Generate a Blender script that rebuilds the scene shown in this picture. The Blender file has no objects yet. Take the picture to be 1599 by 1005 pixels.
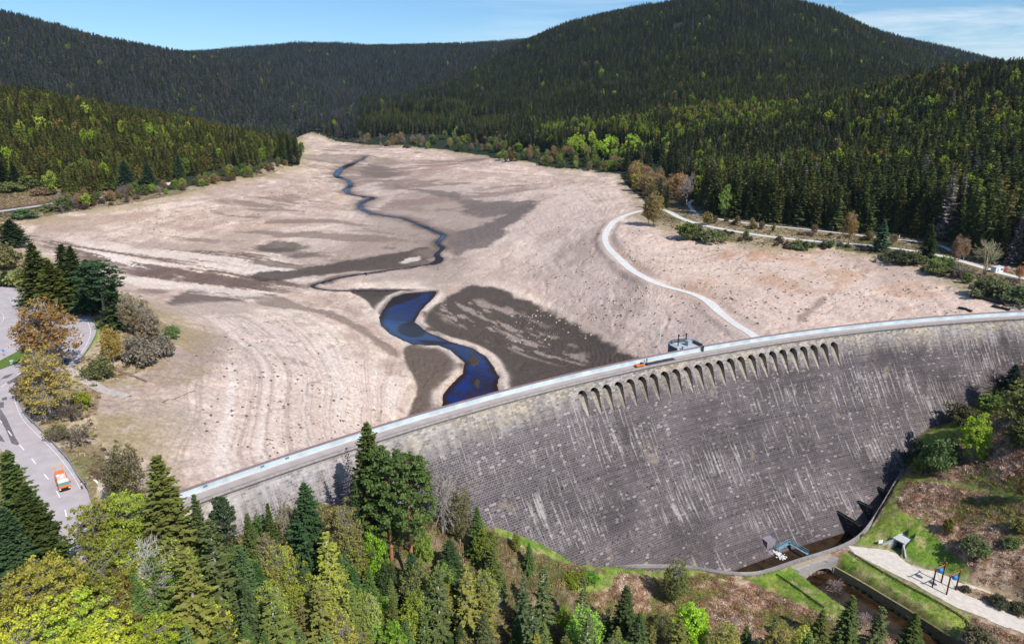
import bpy, bmesh, math, random
import numpy as np
from mathutils import Vector, Matrix
from mathutils.geometry import tessellate_polygon

scene = bpy.context.scene
COL = scene.collection
R_ = math.radians
rnd = random.Random(7)
rng = np.random.default_rng(11)

# ------------------------------------------------------------------ camera, sky, sun, exposure
CAM_H, FPX, HORIZON = 80.0, 1080.0, 160.0          # drone height above the crest road, focal length and horizon row of the photo
PITCH = math.atan((502.5 - HORIZON) / FPX)
cam_d = bpy.data.cameras.new('camera'); cam = bpy.data.objects.new('camera', cam_d); COL.objects.link(cam)
cam.location = (0, 0, CAM_H); cam.rotation_euler = (math.pi / 2 - PITCH, 0, 0)
cam_d.sensor_width = 36.0; cam_d.lens = 36.0 * FPX / 1599.0; cam_d.clip_start = 1.0; cam_d.clip_end = 40000
scene.camera = cam

SUN_EL, SUN_AZ = R_(46), math.atan2(0.62, -0.785)  # azimuth measured from +Y towards +X
world = bpy.data.worlds.new('World'); scene.world = world; world.use_nodes = True
wn, wl = world.node_tree.nodes, world.node_tree.links
wn.clear()
w_out = wn.new('ShaderNodeOutputWorld'); w_bg = wn.new('ShaderNodeBackground'); w_sky = wn.new('ShaderNodeTexSky')
w_sky.sky_type = 'NISHITA'; w_sky.sun_disc = False; w_sky.sun_elevation = SUN_EL; w_sky.sun_rotation = SUN_AZ
w_sky.altitude = 700; w_sky.air_density = 1.0; w_sky.dust_density = 0.05; w_sky.ozone_density = 3.0
w_bg.inputs['Strength'].default_value = 0.09
# thin cirrus streaks, laid out on the sky by direction
w_tc = wn.new('ShaderNodeTexCoord'); w_map = wn.new('ShaderNodeMapping'); w_map.inputs['Scale'].default_value = (2.2, 2.2, 17)
w_map.inputs['Rotation'].default_value = (0.0, R_(7), 0.3)
w_n = wn.new('ShaderNodeTexNoise'); w_n.inputs['Scale'].default_value = 1.7; w_n.inputs['Detail'].default_value = 7; w_n.inputs['Roughness'].default_value = 0.62
w_n.inputs['Distortion'].default_value = 0.7
w_r = wn.new('ShaderNodeMapRange'); w_r.inputs['From Min'].default_value = 0.42; w_r.inputs['From Max'].default_value = 0.68
w_r.inputs['To Max'].default_value = 0.95
w_sep = wn.new('ShaderNodeSeparateXYZ')
w_rx = wn.new('ShaderNodeMapRange'); w_rx.inputs['From Min'].default_value = -0.15; w_rx.inputs['From Max'].default_value = 0.30   # the cloud bank lies to the east
w_mul = wn.new('ShaderNodeMath'); w_mul.operation = 'MULTIPLY'
w_mix = wn.new('ShaderNodeMix'); w_mix.data_type = 'RGBA'
w_mix.inputs[7].default_value = (8.6, 9.8, 10.8, 1)
w_tint = wn.new('ShaderNodeMix'); w_tint.data_type = 'RGBA'; w_tint.blend_type = 'MULTIPLY'; w_tint.inputs[0].default_value = 1
w_tint.inputs[7].default_value = (0.86, 1.12, 1.30, 1)
wl.new(w_tc.outputs['Generated'], w_map.inputs['Vector']); wl.new(w_map.outputs[0], w_n.inputs['Vector'])
wl.new(w_n.outputs['Fac'], w_r.inputs['Value']); wl.new(w_tc.outputs['Generated'], w_sep.inputs[0]); wl.new(w_sep.outputs['X'], w_rx.inputs['Value'])
wl.new(w_r.outputs[0], w_mul.inputs[0]); wl.new(w_rx.outputs[0], w_mul.inputs[1]); wl.new(w_mul.outputs[0], w_mix.inputs[0])
wl.new(w_sky.outputs[0], w_tint.inputs[6]); wl.new(w_tint.outputs[2], w_mix.inputs[6]); wl.new(w_mix.outputs[2], w_bg.inputs['Color'])
wl.new(w_bg.outputs[0], w_out.inputs['Surface'])

sun_d = bpy.data.lights.new('sun', 'SUN'); sun = bpy.data.objects.new('sun', sun_d); COL.objects.link(sun)
sun_d.energy = 5.0; sun_d.angle = R_(0.5); sun_d.color = (1.0, 0.965, 0.905)
sun_dir = Vector((math.sin(SUN_AZ) * math.cos(SUN_EL), math.cos(SUN_AZ) * math.cos(SUN_EL), math.sin(SUN_EL)))
sun.rotation_euler = sun_dir.to_track_quat('Z', 'Y').to_euler(); sun.location = (200, -300, 400)

scene.view_settings.view_transform = 'Standard'; scene.view_settings.look = 'None'
scene.view_settings.exposure = 0.10; scene.view_settings.gamma = 1.0; scene.view_settings.use_curve_mapping = False
scene.render.engine = 'CYCLES'
cy = scene.cycles
cy.use_denoising = True
try: cy.denoiser = 'OPENIMAGEDENOISE'; cy.denoising_input_passes = 'RGB_ALBEDO_NORMAL'; cy.denoising_prefilter = 'ACCURATE'
except Exception: pass
cy.max_bounces = 5; cy.diffuse_bounces = 2; cy.glossy_bounces = 2; cy.transmission_bounces = 2; cy.transparent_max_bounces = 4; cy.volume_bounces = 0
cy.caustics_reflective = False; cy.caustics_refractive = False

# ------------------------------------------------------------------ photo ray -> point in the place
CT, ST = math.cos(PITCH), math.sin(PITCH)
def ray(u, v):
    x = (u - 799.5) / FPX; y = (502.5 - v) / FPX
    return np.array([x, CT + y * ST, -ST + y * CT])
def at_z(u, v, z):
    d = ray(u, v); t = (z - CAM_H) / d[2]
    return np.array([d[0] * t, d[1] * t, z])
def at_y(u, v, yy, dz=0.0):
    d = ray(u, v); t = yy / d[1]
    return np.array([d[0] * t, yy, CAM_H + d[2] * t + dz])

# ------------------------------------------------------------------ object helpers
def tag(o, label=None, cat=None, group=None, kind=None):
    if label: o['label'] = label
    if cat: o['category'] = cat
    if group: o['group'] = group
    if kind: o['kind'] = kind
    return o
def empty(name, loc=(0, 0, 0), rz=0.0):
    o = bpy.data.objects.new(name, None); COL.objects.link(o)
    o.location = loc; o.rotation_euler = (0, 0, rz); o.empty_display_size = 0.5
    return o
def mesh_np(name, V, F, mats=None, smooth=False, fmat=None):
    """V (n,3) array, F list/array of faces (all same length if array)"""
    me = bpy.data.meshes.new(name)
    V = np.asarray(V, dtype=np.float32)
    if isinstance(F, np.ndarray):
        k = F.shape[1]; nf = F.shape[0]
        me.vertices.add(len(V)); me.vertices.foreach_set('co', V.ravel())
        me.loops.add(nf * k); me.loops.foreach_set('vertex_index', F.astype(np.int32).ravel())
        me.polygons.add(nf); me.polygons.foreach_set('loop_start', (np.arange(nf) * k).astype(np.int32))
        try: me.polygons.foreach_set('loop_total', np.full(nf, k, dtype=np.int32))
        except Exception: pass
        if fmat is not None: me.polygons.foreach_set('material_index', np.asarray(fmat, dtype=np.int32))
        me.update(calc_edges=True)
    else:
        me.from_pydata([tuple(map(float, p)) for p in V], [], [tuple(f) for f in F])
        if fmat is not None: me.polygons.foreach_set('material_index', np.asarray(fmat, dtype=np.int32))
        me.update()
    for m in (mats or []): me.materials.append(m)
    me.polygons.foreach_set('use_smooth', np.full(len(me.polygons), bool(smooth)))
    return me
def link(name, me, parent=None):
    o = bpy.data.objects.new(name, me); COL.objects.link(o)
    if parent is not None: o.parent = parent
    return o

class MB:
    """collects simple shapes into one mesh"""
    def __init__(s): s.V = []; s.F = []; s.M = []; s.n = 0
    def add(s, V, F, m=0):
        V = [tuple(map(float, p)) for p in V]
        s.V += V; s.F += [tuple(i + s.n for i in f) for f in F]; s.M += [m] * len(F); s.n += len(V)
    def box(s, c, size, rz=0.0, m=0, taper=1.0, M=None):
        x, y, z = size[0] / 2, size[1] / 2, size[2] / 2
        P = [(-x, -y, -z), (x, -y, -z), (x, y, -z), (-x, y, -z), (-x * taper, -y * taper, z), (x * taper, -y * taper, z), (x * taper, y * taper, z), (-x * taper, y * taper, z)]
        ca, sa = math.cos(rz), math.sin(rz)
        P = [(c[0] + p[0] * ca - p[1] * sa, c[1] + p[0] * sa + p[1] * ca, c[2] + p[2]) for p in P]
        s.add(P, [(0, 3, 2, 1), (4, 5, 6, 7), (0, 1, 5, 4), (1, 2, 6, 5), (2, 3, 7, 6), (3, 0, 4, 7)], m)
    def tube(s, pts, radii, n=6, m=0, cap=True):
        pts = [Vector(p) for p in pts]; rings = []
        if not hasattr(radii, '__len__'): radii = [radii] * len(pts)
        for i, p in enumerate(pts):
            d = (pts[min(i + 1, len(pts) - 1)] - pts[max(i - 1, 0)]).normalized()
            a = d.orthogonal().normalized() if i == 0 else (a - d * a.dot(d)).normalized()
            b = d.cross(a)
            rings.append([p + (a * math.cos(2 * math.pi * k / n) + b * math.sin(2 * math.pi * k / n)) * radii[i] for k in range(n)])
        V = [q for r in rings for q in r]
        F = [(i * n + k, i * n + (k + 1) % n, (i + 1) * n + (k + 1) % n, (i + 1) * n + k) for i in range(len(pts) - 1) for k in range(n)]
        if cap: F += [tuple(range(n - 1, -1, -1)), tuple((len(pts) - 1) * n + k for k in range(n))]
        s.add(V, F, m)
    def lathe(s, prof, n=12, c=(0, 0, 0), m=0):
        V = [(c[0] + r * math.cos(2 * math.pi * k / n), c[1] + r * math.sin(2 * math.pi * k / n), c[2] + z) for r, z in prof for k in range(n)]
        F = [(i * n + k, i * n + (k + 1) % n, (i + 1) * n + (k + 1) % n, (i + 1) * n + k) for i in range(len(prof) - 1) for k in range(n)]
        F += [tuple(range(n - 1, -1, -1)), tuple((len(prof) - 1) * n + k for k in range(n))]
        s.add(V, F, m)
    def mesh(s, name, mats, smooth=False):
        return mesh_np(name, s.V, s.F, mats, smooth, s.M)
    def build(s, name, mats, parent=None, smooth=False):
        if not isinstance(mats, (list, tuple)): mats = [mats]
        return link(name, s.mesh(name, mats, smooth), parent)

# ------------------------------------------------------------------ materials
def new_mat(name):
    m = bpy.data.materials.new(name); m.use_nodes = True
    nt = m.node_tree; b = nt.nodes.get('Principled BSDF')
    return m, nt, nt.nodes, nt.links, b
def plain(name, col, rough=0.7, var=0.15, scale=3.0, metal=0.0, spec=0.3, bump=0.0, coord='Object'):
    m, nt, N, L, b = new_mat(name)
    b.inputs['Roughness'].default_value = rough; b.inputs['Metallic'].default_value = metal; b.inputs['Specular IOR Level'].default_value = spec
    tc = N.new('ShaderNodeTexCoord'); no = N.new('ShaderNodeTexNoise'); no.inputs['Scale'].default_value = scale; no.inputs['Detail'].default_value = 6
    rr = N.new('ShaderNodeMapRange'); rr.inputs['From Min'].default_value = 0.3; rr.inputs['From Max'].default_value = 0.7
    rr.inputs['To Min'].default_value = 1 - var; rr.inputs['To Max'].default_value = 1 + var
    mx = N.new('ShaderNodeMix'); mx.data_type = 'RGBA'; mx.blend_type = 'MULTIPLY'; mx.inputs[0].default_value = 1; mx.inputs[6].default_value = (*col, 1)
    L.new(tc.outputs[coord], no.inputs['Vector']); L.new(no.outputs['Fac'], rr.inputs['Value']); L.new(rr.outputs[0], mx.inputs[7]); L.new(mx.outputs[2], b.inputs['Base Color'])
    if bump:
        bp = N.new('ShaderNodeBump'); bp.inputs['Strength'].default_value = bump; bp.inputs['Distance'].default_value = 0.1
        L.new(no.outputs['Fac'], bp.inputs['Height']); L.new(bp.outputs[0], b.inputs['Normal'])
    return m

# ------------------------------------------------------------------ noise on arrays
def _hash(ix, iy, seed):
    h = (ix.astype(np.int64) * 374761393 + iy.astype(np.int64) * 668265263 + seed * 982451653) & 0x7fffffff
    h = ((h ^ (h >> 13)) * 1274126177) & 0x7fffffff
    h = (h ^ (h >> 16)) & 0xffff
    return h / 65535.0
def vnoise(x, y, seed=0):
    ix = np.floor(x); iy = np.floor(y); fx = x - ix; fy = y - iy
    fx = fx * fx * (3 - 2 * fx); fy = fy * fy * (3 - 2 * fy)
    a = _hash(ix, iy, seed); b = _hash(ix + 1, iy, seed); c = _hash(ix, iy + 1, seed); d = _hash(ix + 1, iy + 1, seed)
    return (a + (b - a) * fx) * (1 - fy) + (c + (d - c) * fx) * fy
def fbm(x, y, seed=0, octv=4, rough=0.5):
    s = 0.0; a = 1.0; t = 0.0
    for k in range(octv):
        s = s + a * vnoise(x * 2 ** k + 17.3 * k, y * 2 ** k - 9.1 * k, seed + k); t += a; a *= rough
    return s / t
def sstep(a, b, x):
    t = np.clip((x - a) / (b - a), 0, 1); return t * t * (3 - 2 * t)
def poly_sd(X, Y, poly, pad=8.0, far=1e3):
    """signed distance to a closed polygon, positive inside, only near its box"""
    poly = np.asarray(poly)[:, :2]
    out = np.full(X.shape, -far)
    lo = poly.min(0) - pad; hi = poly.max(0) + pad
    sel = (X > lo[0]) & (X < hi[0]) & (Y > lo[1]) & (Y < hi[1])
    x = X[sel]; y = Y[sel]
    if x.size == 0: return out
    d2 = np.full(x.shape, 1e12); ins = np.zeros(x.shape, bool)
    n = len(poly)
    for i in range(n):
        x0, y0 = poly[i]; x1, y1 = poly[(i + 1) % n]; dx, dy = x1 - x0, y1 - y0
        t = np.clip(((x - x0) * dx + (y - y0) * dy) / (dx * dx + dy * dy + 1e-12), 0, 1)
        d2 = np.minimum(d2, (x - x0 - t * dx) ** 2 + (y - y0 - t * dy) ** 2)
        c = (y0 > y) != (y1 > y)
        if abs(dy) > 1e-12: ins ^= c & (x < dx * (y - y0) / dy + x0)
    d = np.sqrt(d2); out[sel] = np.where(ins, d, -d)
    return out
def line_d(X, Y, pts, pad=30.0, far=1e3):
    """distance to an open polyline and the line's own height there"""
    pts = np.asarray(pts); out = np.full(X.shape, far); zz = np.zeros(X.shape)
    lo = pts[:, :2].min(0) - pad; hi = pts[:, :2].max(0) + pad
    sel = (X > lo[0]) & (X < hi[0]) & (Y > lo[1]) & (Y < hi[1])
    x = X[sel]; y = Y[sel]; best = np.full(x.shape, 1e12); zb = np.zeros(x.shape)
    for i in range(len(pts) - 1):
        x0, y0, z0 = pts[i]; x1, y1, z1 = pts[i + 1]; dx, dy = x1 - x0, y1 - y0
        t = np.clip(((x - x0) * dx + (y - y0) * dy) / (dx * dx + dy * dy + 1e-12), 0, 1)
        d = (x - x0 - t * dx) ** 2 + (y - y0 - t * dy) ** 2
        m = d < best; best[m] = d[m]; zb[m] = (z0 + t * (z1 - z0))[m]
    out[sel] = np.sqrt(best); zz[sel] = zb
    return out, zz
def smooth_line(pts, step=2.0):
    """Catmull-Rom through points, resampled"""
    P = [np.asarray(p, float) for p in pts]; P = [2 * P[0] - P[1]] + P + [2 * P[-1] - P[-2]]
    out = []
    for i in range(1, len(P) - 2):
        n = max(2, int(np.linalg.norm(P[i + 1] - P[i]) / step))
        for k in range(n):
            t = k / n
            out.append(0.5 * ((2 * P[i]) + (-P[i - 1] + P[i + 1]) * t + (2 * P[i - 1] - 5 * P[i] + 4 * P[i + 1] - P[i + 2]) * t * t + (-P[i - 1] + 3 * P[i] - 3 * P[i + 1] + P[i + 2]) * t ** 3))
    out.append(P[-2])
    return np.array(out)
# ------------------------------------------------------------------ the dam's plan: an arc, its downstream face battered
DC = np.array([278.5, -240.0]); R_UP, R_DN = 507.5, 503.3
def batter(z):
    d = np.maximum(-1.2 - np.asarray(z, float), 0); return 0.55 * d + 0.005 * d * d
def face_hit(u, v):
    d = ray(u, v); t = np.arange(80, 520, 0.2); p = d[None, :] * t[:, None] + np.array([0, 0, CAM_H])
    r = np.hypot(p[:, 0] - DC[0], p[:, 1] - DC[1])
    ok = (p[:, 2] < 0.8) & (r >= R_DN - batter(p[:, 2])); i = np.argmax(ok)
    return p[i]
def polar(phi, r, z=0.0):
    return np.array([DC[0] + r * math.cos(phi), DC[1] + r * math.sin(phi), z])

# ------------------------------------------------------------------ terrain: heights from measured points (thin-plate spline over bearing and log distance)
SHORE = [(-260, 385), (-60, 352), (40, 345), (100, 333), (200, 318), (270, 305), (340, 288), (400, 277), (440, 262), (467, 257), (472, 240), (466, 226), (462, 218), (520, 221), (600, 229),
         (680, 233), (760, 240), (775, 248), (850, 261), (925, 266), (968, 272), (978, 288), (1000, 308), (1012, 322), (1000, 335), (1025, 348), (1060, 362), (1130, 376), (1200, 387), (1300, 388),
         (1370, 398), (1440, 412), (1500, 440), (1560, 462), (1640, 474), (1800, 480)]
shore_xy = [at_z(u, v, -2)[:2] for u, v in SHORE]
TU = [(u, v, -2) for u, v in SHORE]
TU += [(740, 640, -40), (740, 620, -39), (735, 565, -37), (690, 530, -36), (620, 500, -35), (650, 455, -34), (560, 440, -32), (683, 400, -30), (685, 367, -28), (630, 340, -25), (567, 315, -21), (543, 285, -15), (540, 265, -11), (560, 240, -5),
       (400, 430, -25), (480, 430, -29), (300, 425, -20), (200, 440, -17), (120, 430, -9), (200, 400, -16), (300, 400, -19), (100, 395, -9), (60, 375, -5),
       (200, 355, -11), (300, 340, -13), (400, 325, -14), (400, 380, -22), (500, 300, -12), (490, 340, -18), (520, 280, -12), (550, 370, -25), (620, 385, -28),
       (700, 265, -8), (650, 300, -17), (760, 320, -20), (720, 380, -27), (850, 300, -10), (900, 300, -7), (820, 350, -20), (920, 340, -8), (850, 400, -24), (900, 450, -24), (780, 440, -32), (860, 480, -34), (920, 520, -35), (985, 556, -31), (850, 590, -37),
       (945, 370, -7.5), (955, 350, -5), (985, 334, -2.5), (965, 402, -9), (1010, 435, -11), (1080, 458, -12), (1125, 488, -13), (1180, 527, -13), (1000, 500, -24), (1060, 520, -21), (1100, 400, -6), (1200, 430, -7), (1300, 450, -6), (1200, 490, -10), (1300, 500, -9), (1420, 485, -6), (1480, 455, -3.5), (1540, 478, -3.5), (1060, 400, -6),
       (640, 640, -36), (600, 660, -31), (640, 600, -34), (560, 620, -25), (500, 600, -19), (500, 520, -23), (420, 560, -14), (400, 490, -19), (330, 610, -8.5), (400, 700, -13), (480, 690, -17), (330, 690, -9.5), (310, 760, -9), (250, 640, -4.5), (250, 700, -6), (300, 520, -9), (280, 480, -13),
       # left bank with its road, level with the crest
       (137, 765, 0.6), (150, 800, 0.6), (170, 735, -2.5), (190, 680, -3.2), (123, 747, 0.7), (60, 670, 0.8), (30, 620, 0.8), (100, 575, 0.8), (150, 515, 0.8), (130, 480, 0.8), (60, 458, 0.8), (0, 448, 0.8), (0, 520, 0.8), (0, 590, 0.8), (0, 640, 0.8), (0, 700, 0.9), (-100, 560, 1.5), (-100, 460, 2), (-200, 500, 4), (-100, 700, 4), (40, 770, 1), (0, 800, 2.5),
       (180, 500, -0.5), (170, 560, -1.0), (120, 640, -0.8), (215, 530, -2.5), (240, 555, -3.5), (200, 590, -3.2), (150, 610, -1.8), (40, 410, -0.5), (70, 440, -0.5), (0, 400, 0.5), (0, 370, 0.2), (30, 420, 0), (100, 460, 0.3), (140, 470, 0.2), (190, 480, -2.5),
       (0, 330, 1.2), (40, 324, 1.2), (90, 316, 1.0), (0, 300, 5), (60, 293, 6), (-150, 330, 3), (-150, 300, 8)]
# forested hills: (column, row of the tree tops, distance, tree height)
HILL = [(-250, 90, 850, 24), (0, 137, 850, 24), (80, 143, 870, 24), (150, 157, 900, 24), (230, 172, 910, 24), (300, 186, 920, 24), (380, 203, 940, 24), (430, 222, 950, 24), (150, 225, 740, 24), (0, 220, 680, 24), (300, 235, 780, 24), (400, 240, 850, 24), (-250, 180, 700, 24),
        (300, 196, 1250, 24), (100, 175, 1250, 24), (0, 165, 1250, 24), (-250, 150, 1300, 24), (420, 206, 1350, 24), (470, 200, 1500, 24), (440, 215, 1250, 10),
        (-250, -20, 2300, 22), (0, 13, 2300, 22), (75, 33, 2300, 22), (150, 56, 2300, 22), (250, 73, 2350, 22), (330, 86, 2400, 22), (400, 97, 2450, 22), (460, 117, 2500, 22), (530, 138, 2600, 22), (100, 115, 1750, 22), (250, 138, 1800, 22), (380, 155, 1850, 22), (0, 100, 1700, 22), (-250, 70, 1700, 22), (480, 160, 2100, 22),
        (0, 60, 3000, 20), (300, 120, 3000, 20), (600, 145, 2700, 20), (700, 125, 2700, 20), (560, 150, 2400, 20),
        (-100, 75, 4000, 20), (200, 80, 4000, 20), (380, 77, 3800, 20), (430, 71, 3800, 20), (490, 68, 3800, 20), (560, 72, 3800, 20), (630, 71, 3800, 20), (700, 66, 3800, 20), (790, 64, 3700, 20), (560, 100, 3300, 20), (700, 95, 3200, 20), (450, 105, 3300, 20), (450, 95, 5000, 0), (800, 90, 5000, 0), (100, 100, 5000, 0), (1200, 60, 4800, 0), (1500, 120, 4500, 0),
        (820, 62, 2650, 22), (860, 50, 2550, 22), (905, 41, 2450, 22), (960, 32, 2350, 22), (1010, 17, 2300, 22), (1060, 7, 2250, 22), (1120, -4, 2200, 22), (1180, -4, 2200, 22), (1240, 8, 2200, 22), (1295, 12, 2200, 22), (1332, 34, 2200, 22), (1375, 66, 2150, 22), (1430, 94, 2100, 22), (1490, 124, 2000, 22), (1600, 150, 1900, 22), (1800, 160, 1900, 22),
        (1130, 60, 1800, 22), (1300, 75, 1750, 22), (950, 90, 1900, 22), (830, 110, 2100, 22), (1450, 132, 1600, 22), (1130, 110, 1450, 22), (1300, 120, 1400, 22), (980, 130, 1550, 22), (860, 140, 1750, 22), (760, 145, 2000, 20), (1180, 30, 2000, 22),
        (800, 170, 1450, 22), (900, 172, 1350, 22), (1000, 168, 1200, 22), (1150, 160, 1100, 24), (1300, 150, 1050, 24), (700, 180, 1550, 12), (620, 170, 1750, 12), (560, 182, 1700, 12), (500, 190, 1650, 12), (650, 200, 1480, 12), (780, 200, 1250, 22),
        (1500, 98, 900, 25), (1599, 93, 850, 25), (1800, 70, 800, 25), (1700, 85, 820, 25), (1420, 115, 950, 25), (1350, 135, 980, 25), (1599, 125, 1250, 25), (1800, 120, 1250, 25), (1450, 135, 1250, 25),
        (1500, 170, 700, 25), (1599, 165, 650, 25), (1350, 195, 750, 25), (1200, 205, 820, 25), (1080, 215, 880, 25), (1700, 160, 600, 25), (1800, 160, 560, 25), (950, 205, 980, 22), (860, 210, 1080, 20), (1500, 250, 520, 25), (1599, 250, 480, 25), (1350, 255, 560, 25), (1200, 262, 620, 25), (1100, 262, 680, 25), (1800, 250, 430, 25)]
RIGHT = [(1045, 331, -0.5), (1080, 347, 0), (1150, 362, 0), (1260, 375, 0), (1390, 387, 0), (1480, 402, 0), (1078, 322, 2), (1120, 343, 2), (1250, 357, 2), (1440, 378, 2), (1599, 420, 1), (1599, 445, 0.2), (1560, 420, 0.5), (1800, 430, 2), (1600, 395, 3)]
TU += RIGHT
pu = [at_z(*p) for p in TU] + [at_y(u, v, y, -h) for u, v, y, h in HILL]
pu += [polar(math.radians(a), 512, z) for a, z in ((136, 0), (134, -5), (131, -11), (97, -2.5), (93, -0.5), (88, 0.5))] + [polar(math.radians(a), 500, z) for a, z in ((140, 1), (92, 0), (86, 1))]

TOE = [(470, 790), (560, 790), (640, 790), (700, 800), (780, 822), (830, 840), (870, 858), (930, 877), (1000, 884), (1060, 889), (1130, 891), (1200, 866), (1310, 832), (1345, 783), (1370, 757), (1412, 733), (1425, 690), (1470, 660), (1500, 652), (1530, 622), (1560, 600), (1599, 565)]
toe = [face_hit(*q) for q in TOE]
TD = [(1420, 980, -51), (1250, 930, -50.5), (1190, 905, -47.4), (1230, 920, -48), (1290, 965, -49.5), (1150, 925, -48), (1100, 960, -47), (1000, 940, -44.5), (1050, 905, -46), (940, 900, -41), (1000, 1005, -46), (880, 900, -38), (800, 1005, -40), (800, 900, -33), (700, 1005, -35), (700, 900, -28), (560, 1005, -28), (560, 900, -20), (400, 1005, -19), (400, 900, -12), (250, 1005, -10), (250, 900, -5), (100, 1005, -4), (0, 1005, -1), (1200, 1005, -49), (1350, 1030, -51), (1000, 1080, -47), (500, 1080, -28), (100, 1100, -6), (-150, 1000, 3),
      (75, 850, 0.7), (93, 837, 0.7), (120, 777, 0.7), (60, 790, 0.8), (0, 780, 2), (-120, 800, 5), (0, 870, 2.5), (160, 850, 0.2), (140, 800, 0.5), (260, 830, -3),
      (1325, 856, -46.5), (1360, 858, -46.3), (1400, 862, -46), (1430, 880, -46), (1470, 900, -46), (1460, 930, -46.6), (1420, 900, -46.6), (1370, 875, -46.6), (1520, 925, -46.3), (1560, 955, -46.8), (1599, 970, -47), (1599, 1000, -47.5), (1500, 960, -47.6), (1512, 985, -48.6), (1440, 940, -47.8), (1380, 910, -48.0), (1330, 880, -47.8), (1540, 912, -45.2), (1599, 930, -44.6),
      (1345, 835, -45), (1370, 838, -44.8), (1400, 835, -43), (1425, 845, -43), (1450, 855, -43.5), (1490, 880, -44.5), (1385, 800, -41.5), (1400, 775, -40.5), (1440, 800, -39), (1480, 830, -39.5), (1540, 880, -40.5), (1599, 890, -39), (1420, 745, -38.5), (1480, 757, -34), (1560, 772, -30), (1599, 780, -28), (1500, 800, -36.5), (1599, 840, -34), (1470, 705, -31.5), (1520, 715, -29), (1599, 720, -22), (1599, 650, -15), (1540, 650, -22), (1800, 700, -10), (1750, 900, -32), (1750, 1000, -42), (1700, 560, -3), (1640, 600, -10)]
pd = [at_z(*p) for p in TD] + [t - np.array([0, 0, 0.3]) for t in toe]
pd += [np.array([*(DC + (t[:2] - DC) / np.hypot(*(t[:2] - DC)) * min(500.0, np.hypot(*(t[:2] - DC)) + 14)), t[2] - 3]) for t in toe]
pd += [polar(math.radians(a), 500, z) for a, z in ((140, 1), (137, 0), (134, -4), (92, 0), (86, 1), (95, -6))] + [polar(math.radians(a), 512, z) for a, z in ((140, 1), (86, 1))]

def tps_fit(P, reg):
    P = np.asarray(P); c = np.c_[np.arctan2(P[:, 0], P[:, 1]), 0.8 * np.log(np.hypot(P[:, 0], P[:, 1]))]
    _, i = np.unique(np.round(c, 4), axis=0, return_index=True); c = c[i]; z = P[i, 2]; n = len(c)
    d2 = ((c[:, None, :] - c[None, :, :]) ** 2).sum(2); K = 0.5 * d2 * np.log(d2 + 1e-12)
    A = np.zeros((n + 3, n + 3)); A[:n, :n] = K + reg * np.eye(n); A[:n, n] = 1; A[:n, n + 1:] = c; A[n, :n] = 1; A[n + 1:, :n] = c.T
    w = np.linalg.solve(A, np.r_[z, 0, 0, 0])
    def ev(az, lr):
        q = np.c_[az.ravel(), 0.8 * lr.ravel()]; out = np.empty(len(q))
        for k in range(0, len(q), 8000):
            b = q[k:k + 8000]; d2 = ((b[:, None, :] - c[None]) ** 2).sum(2)
            out[k:k + 8000] = (0.5 * d2 * np.log(d2 + 1e-12)) @ w[:n] + w[n] + b @ w[n + 1:]
        return out.reshape(az.shape)
    return ev
NA, NR = 1180, 1000
AZ0, AZ1, L0, L1 = R_(-50), R_(50), math.log(48), math.log(5200)
caz, clr = np.meshgrid(np.linspace(AZ0, AZ1, 200), np.linspace(L0, L1, 230))
ZU, ZD = tps_fit(pu, 2e-5)(caz, clr), tps_fit(pd, 2e-5)(caz, clr)
def resample(Z, NA, NR):
    a = np.linspace(0, Z.shape[1] - 1, NA); r = np.linspace(0, Z.shape[0] - 1, NR)
    ia = np.minimum(a.astype(int), Z.shape[1] - 2); fa = a - ia; ir = np.minimum(r.astype(int), Z.shape[0] - 2); fr = (r - ir)[:, None]
    T = Z[ir] * (1 - fr) + Z[ir + 1] * fr
    return T[:, ia] * (1 - fa) + T[:, ia + 1] * fa
az, lr = np.meshgrid(np.linspace(AZ0, AZ1, NA), np.linspace(L0, L1, NR))
rr = np.exp(lr); X = rr * np.sin(az); Y = rr * np.cos(az)
ZU = resample(ZU, NA, NR); ZD = resample(ZD, NA, NR)
rad = np.hypot(X - DC[0], Y - DC[1]); phi = np.degrees(np.arctan2(Y - DC[1], X - DC[0]))
DAM0, DAM1 = 137.2, 92.0                                  # bearing of the two ends of the dam
inside = (phi < DAM0) & (phi > DAM1)
wid = np.where(inside, 0.5, 0.5 + 18 * np.clip(np.maximum(phi - DAM0, DAM1 - phi) * 0.3, 0, 1))
t_up = sstep(-1, 1, (rad - 505.2) / wid)
t_up = np.where(Y < 40, 0, t_up)
ZS = ZD * (1 - t_up) + ZU * t_up                          # smooth ground
upstream = t_up > 0.5
sd_shore_poly = shore_xy + [polar(math.radians(a), 505)[:2] for a in (92, 95, 100, 105, 110, 115, 120, 125, 130, 133.5)] + [at_z(150, 790, -1)[:2], at_z(165, 720, -1.5)[:2], at_z(150, 650, -1.5)[:2], at_z(160, 600, -1.5)[:2], at_z(225, 575, -3)[:2], at_z(262, 545, -4)[:2], at_z(262, 505, -5)[:2], at_z(200, 465, -4)[:2], at_z(120, 445, -2)[:2], at_z(60, 425, -1)[:2], at_z(30, 395, -1)[:2], at_z(-60, 390, -1)[:2]]
sd_shore = poly_sd(X, Y, sd_shore_poly, pad=60)
inlake = (sd_shore > 0) & upstream
AX, AL = (NA - 1) / (AZ1 - AZ0), (NR - 1) / (L1 - L0)
def samp(Z, x, y):
    a = np.clip((np.arctan2(x, y) - AZ0) * AX, 0, NA - 1.001); r = np.clip((np.log(np.hypot(x, y)) - L0) * AL, 0, NR - 1.001)
    ia = np.asarray(a).astype(int); ir = np.asarray(r).astype(int); fa = a - ia; fr = r - ir
    return (Z[ir, ia] * (1 - fa) + Z[ir, ia + 1] * fa) * (1 - fr) + (Z[ir + 1, ia] * (1 - fa) + Z[ir + 1, ia + 1] * fa) * fr
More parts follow.
